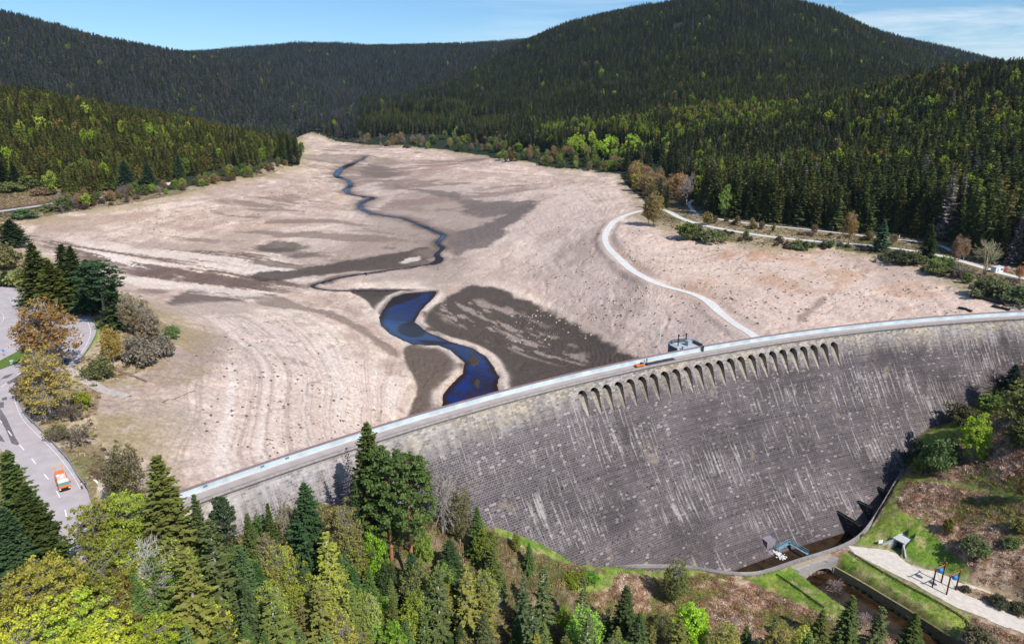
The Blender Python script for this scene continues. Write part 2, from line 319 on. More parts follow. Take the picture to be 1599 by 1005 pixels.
_T = np.exp(np.linspace(math.log(85), math.log(7000), 2600))
def ground(u, v, Z=None, lift=0.0, tmin=0.0):
    """where the photo's ray meets the ground (raised by lift)"""
    Z = ZS if Z is None else Z
    d = ray(u, v); t = _T[_T > tmin]; p = d[None, :] * t[:, None] + np.array([0, 0, CAM_H])
    g = samp(Z, p[:, 0], p[:, 1]) + lift - p[:, 2]
    i = int(np.argmax(g > 0)) if (g > 0).any() else len(t) - 1
    if i > 0:
        f = g[i - 1] / (g[i - 1] - g[i]) if g[i] != g[i - 1] else 0; q = p[i - 1] + (p[i] - p[i - 1]) * f
    else: q = p[0]
    return np.array([q[0], q[1], q[2] - lift])
def G(pts): return np.array([ground(u, v) for u, v in pts])
# ------------------------------------------------------------------ roads flatten the ground, water and pools are cut into it
Z = ZS.copy()
ROADPOLY = [(150, 832), (147, 800), (136, 765), (123, 747), (110, 725), (92, 704), (74, 684), (58, 668), (44, 655), (35, 640), (29, 629), (26.5, 612), (30, 602), (38, 594), (52, 585), (72, 580), (100, 578), (112, 574), (125, 562), (140, 541),
            (150, 522), (149, 508), (140, 494), (125, 481), (108, 473), (95, 468), (60, 463), (45, 456), (20, 447), (-80, 436), (-200, 470), (-200, 640), (-90, 668), (0, 700), (8, 710), (20, 722), (33, 736), (45, 760), (53, 775), (57, 787), (66, 800), (75, 820), (76, 850), (60, 900), (20, 960), (90, 960), (125, 900)]
road_xy = [at_z(u, v, 0.8)[:2] for u, v in ROADPOLY]
sd_road = poly_sd(X, Y, road_xy, pad=20)
k = sstep(-9, -1.0, sd_road); Z = Z * (1 - k) + 0.72 * k
TOPROAD = smooth_line([at_z(u, v, 1.2) for u, v in [(-120, 340), (-50, 334), (0, 329.5), (40, 324), (75, 319), (100, 314)]], 4)
TRACK = [ground(u, v) for u, v in [(1186, 531), (1172, 520), (1150, 507), (1125, 488), (1105, 470), (1080, 458), (1040, 447), (1010, 435), (985, 420), (965, 402), (949, 385), (945, 368), (955, 350), (970, 340), (986, 333), (1003, 329)]]
TRACK = smooth_line(TRACK, 3)
LOWROAD = smooth_line([at_z(u, v, 0.3) for u, v in [(1030, 326), (1045, 331), (1060, 339), (1080, 346.5), (1110, 354), (1150, 361.5), (1199, 369), (1260, 375.5), (1330, 381), (1390, 387), (1440, 394), (1480, 402), (1530, 416), (1570, 428), (1640, 440), (1800, 450)]], 4)
HIROAD = smooth_line([ground(u, v) for u, v in [(1082, 312), (1076, 318), (1080, 326), (1090, 334), (1120, 341.5), (1180, 350), (1250, 357), (1330, 366), (1400, 374), (1440, 378.5), (1470, 384), (1486, 392)]], 4)
def bench(line, hw, soft, dz):
    global Z
    d, zz = line_d(X, Y, line, pad=hw + soft + 4)
    k = 1 - sstep(hw, hw + soft, d); Z = Z * (1 - k) + (zz + dz) * k
    return d
d_track = bench(TRACK, 2.8, 5, -0.12)
d_low = bench(LOWROAD, 3.0, 5, -0.12); d_high = bench(HIROAD, 2.3, 5, -0.12); d_top = bench(TOPROAD, 4.5, 8, -0.12)
# gravel forecourt below the dam
GRAVEL = [(1322, 853), (1345, 852), (1385, 856), (1402, 860), (1408, 870), (1430, 883), (1470, 890), (1500, 899), (1540, 909), (1599, 923), (1700, 950), (1700, 962), (1599, 934), (1540, 917), (1505, 910), (1490, 912), (1505, 925), (1540, 942), (1599, 966), (1720, 1010), (1700, 1030), (1599, 994), (1560, 980), (1530, 968), (1505, 958), (1480, 945), (1440, 920), (1400, 902), (1370, 886), (1335, 866)]
gravel_xy = G(GRAVEL)
sd_gravel = poly_sd(X, Y, gravel_xy, pad=10)
gz = -46.35 - 0.9 * np.clip((X - 112) / 38, 0, 1); k = sstep(-3.0, -0.2, sd_gravel) * (Y < 260); Z = Z * (1 - k) + (gz - 0.12) * k
_fl, _fr = ground(1387, 856, Z), ground(1405, 867, Z); _fd = (_fr - _fl)[:2] / np.linalg.norm((_fr - _fl)[:2]); _bk = np.array([-_fd[1], _fd[0]]); _bk = _bk if _bk[1] > 0 else -_bk
PORTAL = (_fl[:2] + _fr[:2]) / 2 + _bk * 1.5; _lx = (X - PORTAL[0]) * _fd[0] + (Y - PORTAL[1]) * _fd[1]; _ly = (X - PORTAL[0]) * _bk[0] + (Y - PORTAL[1]) * _bk[1]
_rise = np.where(np.abs(_lx) < 1.7, sstep(5.2, 6.4, _ly), sstep(-3.2, 1.4, _ly - 0.7 * np.clip(np.abs(_lx) - 2, 0, 9))) * np.exp(-(np.clip(np.abs(_lx) - 4, 0, 99) / 5) ** 2) * np.exp(-(np.clip(_ly - 7, 0, 99) / 6) ** 2)
Z = np.where((np.abs(_lx) < 1.9) & (_ly > -5) & (_ly < 5.0), -46.45, Z); Z = np.where((sd_gravel > 0.2) | ((np.abs(_lx) < 2.0) & (_ly > -5) & (_ly < 5.0)), Z, np.maximum(Z, -46.4 + 3.25 * _rise * (np.hypot(_lx, _ly) < 30)))
# stilling pool, spillway channel on its right flank, and the stream below the bridge
WALL_PX = [(945, 880, None), (1000, 884, None), (1060, 889, None), (1130, 895, -46.6), (1172, 897, -46.6), (1200, 892, -46.6), (1245, 877, -46.6), (1290, 863, -46.6), (1320, 852, -46.4), (1342, 839, -45.8), (1358, 822, -44.9), (1373, 800, -43.7), (1388, 775, -42.3), (1401, 752, -41.3), (1411, 734, -40.4)]
WALL = []
for u, v, z in WALL_PX:
    if z is None: p = face_hit(u, v - 2); WALL.append(p + np.array([0, 0, {945: -1.2, 1000: -0.2}.get(u, 0.5)]))
    else: WALL.append(at_z(u, v, z))
WALL = np.array(WALL)
wall_line = smooth_line(WALL, 1.5)
toe_arc = [face_hit(u, v) for u, v in [(1010, 883), (1060, 888), (1095, 889), (1130, 890), (1165, 878), (1200, 866), (1255, 849), (1310, 832), (1345, 783), (1370, 757), (1408, 737)]]
inner = [DC + (t[:2] - DC) / np.hypot(*(t[:2] - DC)) * (np.hypot(*(t[:2] - DC)) + 5) for t in toe_arc]
basin = [w[:2] for w in wall_line if w[0] > WALL[1][0]] + inner[::-1]
sd_basin = poly_sd(X, Y, basin, pad=6)
dw, zw = line_d(X, Y, wall_line, pad=40)
floor_b = np.where(X < WALL[9][0], -53.0, zw - 9.0); floor_b = np.where(X < WALL[4][0], np.minimum(zw - 1.4, -53.0 + (WALL[4][0] - X) * 0.35), floor_b)
STREAM_L = [(1243, 903), (1248, 908), (1265, 921), (1297, 945), (1340, 978), (1400, 1020), (1480, 1075)]
STREAM_R = [(1295, 893), (1313, 905), (1345, 925), (1377, 944), (1420, 972), (1470, 1003), (1560, 1060)]
stL = np.array([at_z(u, v, -51) for u, v in STREAM_L]); stR = np.array([at_z(u, v, -51) for u, v in STREAM_R])
stream_xy = [p[:2] for p in stL] + [p[:2] for p in stR[::-1]]
sd_stream = poly_sd(X, Y, stream_xy, pad=8)
notdam = ~upstream
Z = np.where((sd_basin > 0.3) & notdam, np.minimum(Z, floor_b), Z)
k = sstep(-2.6, 0.4, sd_stream) * notdam; Z = np.where(k > 0, np.minimum(Z, Z * (1 - k) + -52.6 * k), Z)
# under the bridge the bed runs on to the pool
# the river left on the lake bed
RIV_R = [(835, 357), (840, 366), (815, 400), (760, 450), (740, 500), (790, 545), (900, 590), (1000, 620), (1070, 660), (1110, 710), (1130, 760), (1125, 800), (1150, 860)]
RIV_L = [(700, 368), (650, 386), (610, 425), (578, 478), (595, 520), (640, 560), (700, 590), (740, 605), (860, 610), (930, 640), (985, 690), (975, 740), (910, 800), (885, 840), (875, 920)]
riv = [(400 + a / 3, 335 + b / 3) for a, b in RIV_R + RIV_L[::-1]] 
def sm_poly(pts, step=1.5):
    P = [np.asarray(p, float) for p in pts]; n = len(P); out = []
    for i in range(n):
        p0, p1, p2, p3 = P[i - 1], P[i], P[(i + 1) % n], P[(i + 2) % n]
        for k in range(4):
            t = k / 4; out.append(0.5 * (2 * p1 + (p2 - p0) * t + (2 * p0 - 5 * p1 + 4 * p2 - p3) * t * t + (3 * p1 - p0 - 3 * p2 + p3) * t ** 3))
    return out
def gp(pts): return np.array([ground(u, v)[:2] for u, v in pts])
n1 = fbm(X * 0.11, Y * 0.11, 3, 4) - 0.5; n2 = fbm(X * 0.5, Y * 0.5, 8, 3) - 0.5; n3 = fbm(X * 0.02, Y * 0.02, 21, 4) - 0.5
sd_river = poly_sd(X, Y, gp(riv), pad=14)
UPRIV = [(572, 245), (552, 255), (533, 263), (526, 274), (543, 282), (547, 290), (540, 297), (548, 303), (570, 307), (582, 309), (567, 315), (562, 322), (570, 329), (590, 335), (612, 338), (630, 341), (653, 350), (677, 360), (692, 367), (683, 378), (690, 387), (682, 396), (686, 405), (676, 411)]
CONN = [(676, 411), (617, 420), (567, 427), (533, 432), (510, 438), (487, 446), (510, 452), (545, 453), (600, 453), (660, 455), (678, 457)]
uprv = smooth_line([ground(u, v) for u, v in UPRIV], 3)
d_up, _ = line_d(X, Y, uprv, pad=20)
conn = smooth_line([ground(u, v) for u, v in CONN], 3); d_cn, _ = line_d(X, Y, conn, pad=12)
w_up = 0.6 + 0.9 * sstep(0.35, 0.65, fbm(X * 0.03, Y * 0.03, 5, 2)) + 1.8 * np.exp(-((Y - 440) / 60) ** 2) + 0.9 * sstep(500, 900, Y)
LEFTSTREAM = smooth_line([ground(u, v) for u, v in [(505, 438), (470, 441), (430, 447), (395, 452), (365, 460), (330, 452), (300, 440), (262, 425), (215, 405), (150, 395), (90, 383)]], 3)
d_ls, _ = line_d(X, Y, LEFTSTREAM, pad=12)
sd_w = np.maximum(sd_river + 1.6 * n1 * 2, np.maximum(w_up - d_up + 2.0 * n1, 0.25 + 2.6 * n1 - d_cn)) * np.where(inlake, 1, 0) - np.where(inlake, 0, 50)
Z_water = Z - 0.35
# natural roughness of the ground
rough = np.where(inlake, 0.55, 0.9)
far_k = 1 + 2.0 * sstep(600, 2500, rr)
nearpath = np.minimum.reduce([sstep(-0.5, 3, -sd_road), sstep(3, 8, d_track), sstep(3, 7, d_low), sstep(2.5, 6, d_high), sstep(4.5, 9, d_top), sstep(0, 3, -sd_gravel)])
gully = np.abs(fbm(X * 0.045, Y * 0.045, 40, 4) - 0.5)
Z = Z + nearpath * rough * (1.3 * n1 + 0.9 * n2) * far_k * np.where(sd_basin > -1, 0.1, 1) + np.where(inlake & (sd_river < -10), (sstep(0.0, 0.05, gully) - 1) * 0.5, 0) * nearpath
terr = ZS * 1.1 + 0.5 * n1 + 1.5 * n3
Z = Z + np.where(inlake, nearpath * 0.22 * (np.abs((terr * 1.5) % 1 - 0.5) * 2 - 0.5), 0) * sstep(2, 12, -sd_river)
far_hill = sstep(700, 1500, rr); Z = Z + far_hill * 24 * (fbm(X * 0.004, Y * 0.004, 60, 4) - 0.5)
carve = sstep(-2.2, 1.2, sd_w); Z = np.where(inlake, Z * (1 - carve) + (Z_water - 1.1 + 0.5) * carve, Z)
Z = np.where(inlake & (sd_w > 0.5), np.minimum(Z, Z_water - 0.4), Z)
berm = np.exp(-((sd_river + 3.2) / 1.6) ** 2) * inlake; Z = Z + 0.9 * berm * (0.6 + n1)          # sandy levee along the river

# ------------------------------------------------------------------ what the ground is made of (dry sand, mud, grass, bracken, forest floor)
def lerp(c, col, k): return c * (1 - k[..., None]) + np.asarray(col, float) * k[..., None]
def blob(pts, soft=2.5, rag=3.0, step=True):
    s = poly_sd(X, Y, gp(sm_poly(pts)), pad=16)
    far = np.clip(rr / 350, 0.6, 3.0)
    return sstep(-soft, soft, (s + rag * (n1 * 2.2 + n2 * 0.8) * far) / far)
n4 = fbm(X * 0.9, Y * 0.9, 31, 3); n5 = fbm(X * 0.06 + 3, Y * 0.06, 77, 5, 0.6); n6 = fbm(X * 0.012, Y * 0.012, 90, 4)
C = np.zeros(X.shape + (3,))
strata = fbm(ZS * 1.9 + 2.2 * n1, n3 * 2 + 5, 14, 3)
sand = lerp(np.broadcast_to((0.50, 0.392, 0.342), C.shape), (0.60, 0.485, 0.43), sstep(0.35, 0.68, n5))
sand = lerp(sand, (0.40, 0.295, 0.245), 0.65 * sstep(0.5, 0.72, n6))
sand = lerp(sand, (0.36, 0.27, 0.225), 0.42 * sstep(0.53, 0.70, strata) * sstep(0.3, 0.6, n5 + 0.1))
sand = lerp(sand, (0.66, 0.58, 0.51), 0.6 * sstep(0.54, 0.68, fbm(ZS * 1.1 + n1, n3 + 9, 55, 3)))
sand = sand * ((0.92 + 0.30 * n4) * (0.56 + 0.76 * fbm(X * 0.13, Y * 0.08, 870, 5, 0.62)))[..., None] * np.array([0.99, 0.945, 0.89])
ridge = np.abs(fbm(X * 0.03 + 2 * n1, Y * 0.03, 44, 4) - 0.5)
sand = lerp(sand, (0.27, 0.185, 0.15), 0.65 * (1 - sstep(0.0, 0.012, ridge)) * sstep(0.45, 0.6, n6 + 0.08))
zone = lambda pts, soft=14: blob(pts, soft, 10)
sand = lerp(sand, (0.60, 0.465, 0.40), 0.6 * zone([(800, 300), (960, 300), (940, 360), (1000, 440), (1110, 480), (1190, 535), (1000, 570), (860, 480), (730, 430), (770, 390)]))
sand = lerp(sand, (0.585, 0.44, 0.365), 0.7 * zone([(1010, 345), (1100, 375), (1350, 395), (1500, 445), (1620, 475), (1400, 505), (1190, 525), (1100, 465), (1000, 420), (970, 385)]))
sand = lerp(sand, (0.40, 0.315, 0.28), 0.7 * zone([(380, 410), (560, 330), (540, 280), (640, 270), (800, 300), (820, 340), (760, 400), (720, 440), (560, 440), (420, 450)]))
sand = lerp(sand, (0.62, 0.505, 0.445), 0.65 * zone([(270, 600), (330, 500), (430, 500), (560, 560), (630, 610), (560, 680), (420, 730), (310, 760), (240, 700)]))
rill = np.abs(fbm(X * 0.022 + 1.2 * n3, Y * 0.05 + 1.5 * n3, 71, 5, 0.55) - 0.5); sand = lerp(sand, (0.25, 0.175, 0.145), 0.7 * (1 - sstep(0.0, 0.016, rill)) * sstep(0.42, 0.6, fbm(X * 0.01, Y * 0.01, 72, 3)))
hump = zone([(250, 600), (330, 490), (430, 490), (570, 555), (640, 620), (560, 690), (420, 735), (310, 760), (240, 700)], 20)
fur = fbm(ZS * 4.2 + 0.55 * n1, az * 16 + n3 * 3, 610, 3, 0.6); sand = lerp(sand, (0.33, 0.25, 0.22), 0.55 * sstep(0.56, 0.66, fur) * np.maximum(hump, 0.45)); sand = lerp(sand, (0.68, 0.58, 0.53), 0.6 * sstep(0.56, 0.66, fbm(ZS * 1.5 + 1.2 * n1, az * 9, 640, 3)) * hump)
blot = fbm(X * 0.035, Y * 0.02, 660, 5, 0.6); sand = lerp(sand, (0.35, 0.26, 0.215), 0.55 * sstep(0.52, 0.68, blot) * (1 - 0.8 * hump))
C[:] = sand
MUD, MID, ORA = (0.070, 0.055, 0.046), (0.215, 0.160, 0.130), (0.42, 0.25, 0.155)
pale = (0.64, 0.55, 0.48)
def paint(pts, col, k=1.0, soft=2.5, rag=3.0):
    global C
    C = lerp(C, col, k * blob(pts, soft, rag) * inlake)
c5 = lambda L: [(a / 3, 335 + b / 3) for a, b in L]
c6 = lambda L: [(400 + a / 3, 335 + b / 3) for a, b in L]
c7 = lambda L: [(800 + a / 3, 335 + b / 3) for a, b in L]
c2 = lambda L: [(400 + a / 3, b / 3) for a, b in L]
# mid-brown damp ground along the valley floor
paint([(430, 440), (560, 420), (690, 395), (760, 370), (830, 330), (800, 320), (700, 310), (640, 300), (600, 320), (560, 360), (520, 400), (450, 425)], MID, 0.5, 4, 6)
paint([(560, 440), (690, 410), (740, 400), (720, 430), (700, 450), (690, 480), (660, 440)], (0.33, 0.26, 0.22), 0.7, 4, 3)
paint(c6([(0, 372), (120, 385), (250, 430), (400, 470), (560, 560), (680, 650), (640, 660), (520, 575), (380, 495), (220, 450), (0, 420)]), MID, 0.85, 2)
paint(c5([(230, 120), (500, 135), (760, 185), (1200, 190), (1200, 235), (980, 228), (850, 232), (700, 215), (550, 190), (400, 165), (250, 145)]), (0.20, 0.135, 0.112), 0.8, 2, 5)
paint(c5([(380, 130), (700, 120), (900, 130), (1200, 60), (1200, 190), (800, 200), (600, 170)]), (0.36, 0.27, 0.22), 0.75, 4, 6)
paint(c5([(550, 265), (700, 262), (800, 235), (750, 288), (650, 290)]), (0.21, 0.145, 0.12), 0.9, 1.2)
paint(c5([(750, 298), (870, 262), (850, 290), (800, 312)]), (0.2, 0.14, 0.115), 0.9, 1.2)
paint(c5([(840, 300), (900, 280), (1000, 262), (1050, 300), (1200, 275), (1200, 350), (1090, 345), (1020, 310), (940, 318)]), (0.215, 0.155, 0.13), 0.9, 1.5)
paint(c5([(870, 350), (1060, 345), (1200, 370), (1300, 372), (1230, 392), (950, 418), (840, 428), (780, 410)]), (0.14, 0.105, 0.09), 0.92, 1.5)
paint(c5([(700, 345), (790, 355), (760, 372), (660, 362)]), (0.23, 0.16, 0.13), 0.8, 1.2)
paint(c5([(560, 290), (860, 320), (780, 350), (640, 330)]), pale, 0.7, 2)
paint(c5([(420, 175), (560, 190), (750, 240), (700, 262), (540, 262), (480, 220)]), (0.68, 0.59, 0.52), 0.85, 2)
paint(c5([(740, 430), (1100, 400), (1200, 420), (1150, 460), (800, 470)]), (0.42, 0.33, 0.28), 0.7, 3)
# braided washes of the side stream on the left
_a, _b = ground(120, 385)[:2], ground(470, 445)[:2]; _e = (_b - _a) / np.linalg.norm(_b - _a); _s = X * _e[0] + Y * _e[1]; _t = -X * _e[1] + Y * _e[0]
braid = fbm(_s * 0.012 + 0.8 * n3, _t * 0.11 + 1.8 * n3 + 0.5 * n1, 800, 5, 0.58); bz = blob([(70, 372), (170, 378), (280, 390), (430, 395), (470, 440), (380, 470), (280, 450), (200, 425), (120, 405)], 10, 14) * inlake
C = lerp(C, (0.135, 0.090, 0.074), 0.92 * bz * sstep(0.50, 0.54, braid)); C = lerp(C, (0.66, 0.55, 0.48), 0.8 * bz * (1 - sstep(0.42, 0.46, braid)))
bz2 = blob([(300, 320), (470, 300), (560, 345), (640, 370), (600, 410), (430, 420), (330, 400), (260, 370)], 12, 14) * inlake; C = lerp(C, (0.20, 0.145, 0.12), 0.8 * bz2 * sstep(0.52, 0.60, fbm(X * 0.012 + n3, Y * 0.05 + 1.5 * n3, 820, 5, 0.6)))
bz3 = blob([(480, 230), (760, 245), (840, 290), (800, 320), (640, 330), (520, 300)], 14, 16) * inlake; C = lerp(C, (0.22, 0.155, 0.13), 0.8 * bz3 * sstep(0.50, 0.58, fbm(X * 0.010 + n3, Y * 0.022 + 1.2 * n3, 840, 5, 0.6)))
# dark mud
paint(c6([(870, 405), (900, 380), (960, 350), (1040, 330), (1150, 350), (1230, 390), (1350, 435), (1500, 520), (1640, 590), (1760, 660), (1860, 700), (1700, 820), (1500, 860), (1200, 860), (1165, 820), (1150, 700), (1080, 630), (980, 590), (850, 560), (770, 510), (800, 440)]), MUD, 0.97, 1.6, 2)
paint(c6([(690, 620), (760, 612), (870, 618), (940, 655), (975, 700), (900, 770), (855, 820), (860, 900), (840, 960), (700, 1000), (745, 850), (745, 780), (700, 690)]), (0.098, 0.072, 0.058), 0.95, 1.2, 1.0)
paint(c6([(440, 350), (600, 345), (830, 352), (800, 375), (560, 385)]), MUD, 0.9, 1.2, 1)
paint(c6([(0, 268), (120, 265), (250, 243), (400, 222), (560, 193), (700, 172), (815, 148), (820, 200), (790, 232), (650, 252), (450, 268), (250, 288), (120, 308), (0, 312)]), MUD, 0.93, 1.6, 2)
paint(c6([(690, 205), (770, 195), (760, 215), (690, 228)]), pale, 0.8, 1)
paint(c6([(0, 150), (80, 125), (200, 130), (250, 150), (180, 170), (60, 178)]), MUD, 0.8, 3, 3)
paint(c6([(140, 188), (290, 172), (310, 190), (180, 205)]), (0.13, 0.1, 0.085), 0.8, 2.5, 3)
paint(c6([(0, 205), (200, 238), (240, 250), (100, 248), (0, 228)]), (0.13, 0.1, 0.085), 0.8, 1.5, 2)
paint(c6([(890, 98), (1000, 62), (1100, 32), (1210, -30), (1300, -60), (1270, 0), (1180, 60), (1140, 110), (1080, 148), (1000, 165), (930, 195), (900, 160)]), (0.125, 0.1, 0.092), 0.85, 2.2, 4)
paint(c2([(620, 870), (800, 888), (950, 905), (1000, 935), (1220, 940), (1310, 950), (1200, 1000), (1000, 1015), (960, 950), (830, 912)]), (0.14, 0.112, 0.10), 0.85, 2.5, 4)
paint(c2([(480, 795), (560, 765), (640, 790), (670, 820), (600, 835), (520, 825)]), (0.16, 0.122, 0.105), 0.85, 3, 5)
paint(c2([(520, 760), (600, 740), (700, 770), (560, 770)]), MID, 0.7, 3, 5)
paint(c2([(600, 850), (760, 870), (650, 890), (580, 880)]), MID, 0.75, 3, 4)
paint(c2([(230, 730), (400, 722), (520, 735), (420, 760), (250, 745)]), MID, 0.6, 4, 6)
paint(c2([(780, 790), (930, 760), (900, 790), (760, 840), (720, 830)]), (0.3, 0.2, 0.16), 0.6, 3, 5)
paint(c2([(960, 750), (1080, 735), (1060, 750), (960, 760)]), (0.2, 0.13, 0.1), 0.8, 2, 3)
paint(c6([(440, 352), (600, 350), (835, 352), (800, 372), (700, 372), (650, 390), (612, 428), (590, 470), (560, 455), (520, 405), (480, 382)]), (0.062, 0.048, 0.042), 0.97, 0.8, 0.8)
C = lerp(C, (0.20, 0.148, 0.122), 0.75 * (1 - sstep(4, 22, d_up + 30 * (n5 - 0.5))) * inlake); marg = np.minimum(d_up - w_up, d_cn); C = lerp(C, (0.10, 0.074, 0.064), 0.92 * (1 - sstep(0.5, 6.5, marg + 7 * n1 + 5 * (n5 - 0.5))) * inlake)
# stony streaks lying in the mud
streak = sstep(0.56, 0.63, fbm((X * 0.8 + Y * 0.6) * 0.25, (X * 0.6 - Y * 0.8) * 0.06, 120, 4, 0.6)) * blob(c6([(830, 420), (1000, 400), (1200, 440), (1420, 560), (1560, 690), (1400, 700), (1200, 640), (900, 500)]), 4, 3)
C = lerp(C, (0.40, 0.31, 0.265), 0.6 * streak * inlake)
C = lerp(C, (0.56, 0.465, 0.40), 0.9 * np.exp(-((sd_river + 3.6) / 1.9) ** 2) * sstep(0.25, 0.5, n5) * inlake)
C = lerp(C, (0.10, 0.075, 0.06), 0.85 * sstep(-1.6, 0.2, sd_w) * inlake)
for pts in ([(1000, 662), (1028, 658), (1048, 692), (1012, 706), (998, 688)], [(1022, 772), (1046, 764), (1052, 798), (1040, 826), (1022, 800)]):
    kk = blob(c6(pts), 0.6, 0.8) * inlake; Z = Z * (1 - kk) + np.maximum(Z, Z_water + 0.12 + 0.4 * n1) * kk; C = lerp(C, (0.055, 0.042, 0.034), kk)
# stony orange ground on the right-hand flat, dead grass by the shore
for pts in ([(1150, 395), (1230, 390), (1330, 400), (1340, 440), (1250, 460), (1160, 430)], [(1380, 450), (1440, 440), (1465, 470), (1400, 480)], [(1080, 385), (1200, 395), (1150, 410)], [(1060, 440), (1110, 440), (1120, 470), (1060, 462)], [(960, 380), (985, 400), (1010, 430), (975, 415)]):
    C = lerp(C, ORA, 0.6 * blob(pts, 5, 6) * sstep(0.42, 0.6, n5) * inlake)
paint(c7([(1340, 480), (1420, 400), (1480, 390), (1400, 470), (1330, 520)]), (0.2, 0.14, 0.12), 0.7, 1.5)
paint([(60, 350), (150, 335), (250, 330), (200, 345), (100, 362)], (0.34, 0.235, 0.18), 0.65, 3, 4)
paint([(265, 520), (330, 510), (365, 545), (330, 580), (250, 610), (230, 580), (262, 555)], (0.30, 0.225, 0.185), 0.75, 6, 9)
paint([(150, 640), (230, 620), (330, 650), (300, 680), (200, 690), (150, 670)], (0.36, 0.285, 0.225), 0.6, 6, 9)
shoreband = sstep(-4, 1, sd_shore) * (1 - sstep(3, np.where(X < -60, 26, 15), sd_shore + 14 * (n5 - 0.5))) * upstream
C = lerp(C, (0.30, 0.235, 0.125), 0.85 * shoreband * sstep(0.3, 0.55, n5))
# banks, forest floor
floor_c = lerp(np.broadcast_to((0.05, 0.055, 0.024), C.shape), (0.105, 0.078, 0.05), sstep(0.4, 0.65, n5))
floor_c = lerp(floor_c, (0.022, 0.032, 0.016), sstep(500, 900, rr))
out_up = upstream & ~inlake
C = np.where(out_up[..., None], floor_c, C)
def paint_out(pts, col, k=1.0, soft=2.0, rag=2.0, mask=None):
    global C
    C = lerp(C, col, k * blob(pts, soft, rag) * (out_up if mask is None else mask))
grass = lerp(np.broadcast_to((0.12, 0.21, 0.026), C.shape), (0.24, 0.29, 0.055), sstep(0.4, 0.65, n5)) * (0.75 + 0.5 * n4)[..., None]; grass = lerp(grass, (0.36, 0.30, 0.15), 0.75 * sstep(0.50, 0.66, fbm(X * 0.35, Y * 0.35, 240, 5, 0.65)))
bank = lerp(np.broadcast_to((0.27, 0.20, 0.115), C.shape), (0.44, 0.35, 0.24), sstep(0.4, 0.62, n5)); bank = lerp(bank, (0.14, 0.17, 0.05), 0.5 * sstep(0.56, 0.68, fbm(X * 0.1, Y * 0.1, 230, 4))) * (0.75 + 0.5 * n4)[..., None]
nearbank = out_up & (X < 0) & (Y < 420)
bk_ = out_up & (X < 0) & (rr < 1000) & (sd_shore > -15) & (Y > 400); C = np.where(bk_[..., None], bank * 0.75, C)
C = np.where(nearbank[..., None], bank, C)
C = np.where((out_up & (X > 0) & (d_low < 30))[..., None], lerp(bank * 0.8, (0.12, 0.12, 0.05), sstep(0.5, 0.6, n6)), C)
kk = blob([(120, 570), (140, 548), (158, 525), (160, 505), (146, 492), (150, 512), (140, 540), (122, 564)], 0.8, 0.6) * out_up; C = C * (1 - kk[..., None]) + grass * kk[..., None]
kk = blob([(0, 310), (60, 300), (95, 296), (85, 312), (0, 326), (-60, 330), (-60, 300)], 4, 4) * out_up; C = lerp(C, (0.22, 0.13, 0.075), 0.9 * kk)
kk = blob([(-60, 290), (20, 283), (70, 295), (60, 303), (0, 306), (-60, 308)], 3, 3) * out_up; C = C * (1 - kk[..., None]) + (grass * 0.2 + np.array([0.10, 0.07, 0.03])) * kk[..., None]
kk = blob([(-30, 572), (10, 560), (45, 535), (54, 545), (48, 562), (20, 572), (-30, 585)], 0.6, 0.3) * out_up; isl = kk; C = C * (1 - kk[..., None]) + grass * kk[..., None]
# downstream: bracken slopes, mown grass round the forecourt
brk = lerp(np.broadcast_to((0.29, 0.175, 0.115), C.shape), (0.55, 0.41, 0.30), sstep(0.42, 0.66, fbm(X * 0.55, Y * 0.55, 300, 5, 0.62)))
brk = lerp(brk, (0.095, 0.06, 0.036), 0.8 * sstep(0.5, 0.66, fbm(X * 0.22, Y * 0.22, 310, 4))); brk = lerp(brk, (0.14, 0.14, 0.045), 0.75 * sstep(0.54, 0.66, fbm(X * 0.09, Y * 0.09, 320, 5)))
brk = brk * (0.7 + 0.6 * n4)[..., None]
dwn = ~upstream
C = np.where(dwn[..., None], brk, C)
lawn = np.maximum.reduce([blob(p, 0.7, 0.6) for p in ([(1412, 735), (1418, 745), (1400, 790), (1440, 815), (1475, 850), (1510, 885), (1520, 905), (1470, 893), (1408, 872), (1400, 858), (1325, 852), (1345, 840), (1375, 805), (1395, 770)],
    [(1330, 866), (1370, 888), (1440, 922), (1505, 960), (1515, 975), (1500, 1005), (1440, 985), (1380, 940), (1310, 890)], [(1140, 897), (1190, 899), (1240, 897), (1262, 920), (1330, 975), (1320, 990), (1260, 960), (1200, 925)], [(1416, 738), (1480, 750), (1560, 764), (1600, 775), (1600, 783), (1560, 771), (1480, 757), (1420, 746)],
    [(780, 825), (870, 860), (950, 880), (1060, 893), (1120, 899), (1060, 905), (950, 890), (860, 870), (790, 840)], [(880, 905), (930, 895), (960, 890), (955, 915), (900, 925)], [(1560, 590), (1500, 650), (1440, 680), (1450, 700), (1530, 655), (1590, 610)])])
C = np.where(dwn[..., None], C * (1 - lawn[..., None]) + grass * lawn[..., None], C)
rk = blob([(1300, 888), (1345, 910), (1400, 940), (1440, 965), (1440, 985), (1375, 948), (1310, 905)], 0.6, 0.6) * dwn; C = lerp(C, (0.24, 0.19, 0.085), rk * 0.8)
edge_g = np.exp(-((sd_gravel + 0.6) / 0.8) ** 2) * dwn; C = lerp(C, (0.30, 0.25, 0.17), 0.7 * edge_g)
C = lerp(C, (0.035, 0.026, 0.018), np.maximum((sd_basin > -0.6), (sd_stream > -0.8)) * dwn * 1.0)
fl_left = dwn & (X < 20) & (lawn < 0.1); C = lerp(C, (0.055, 0.055, 0.024), 0.7 * fl_left)
C = np.clip(C, 0.004, 0.9)

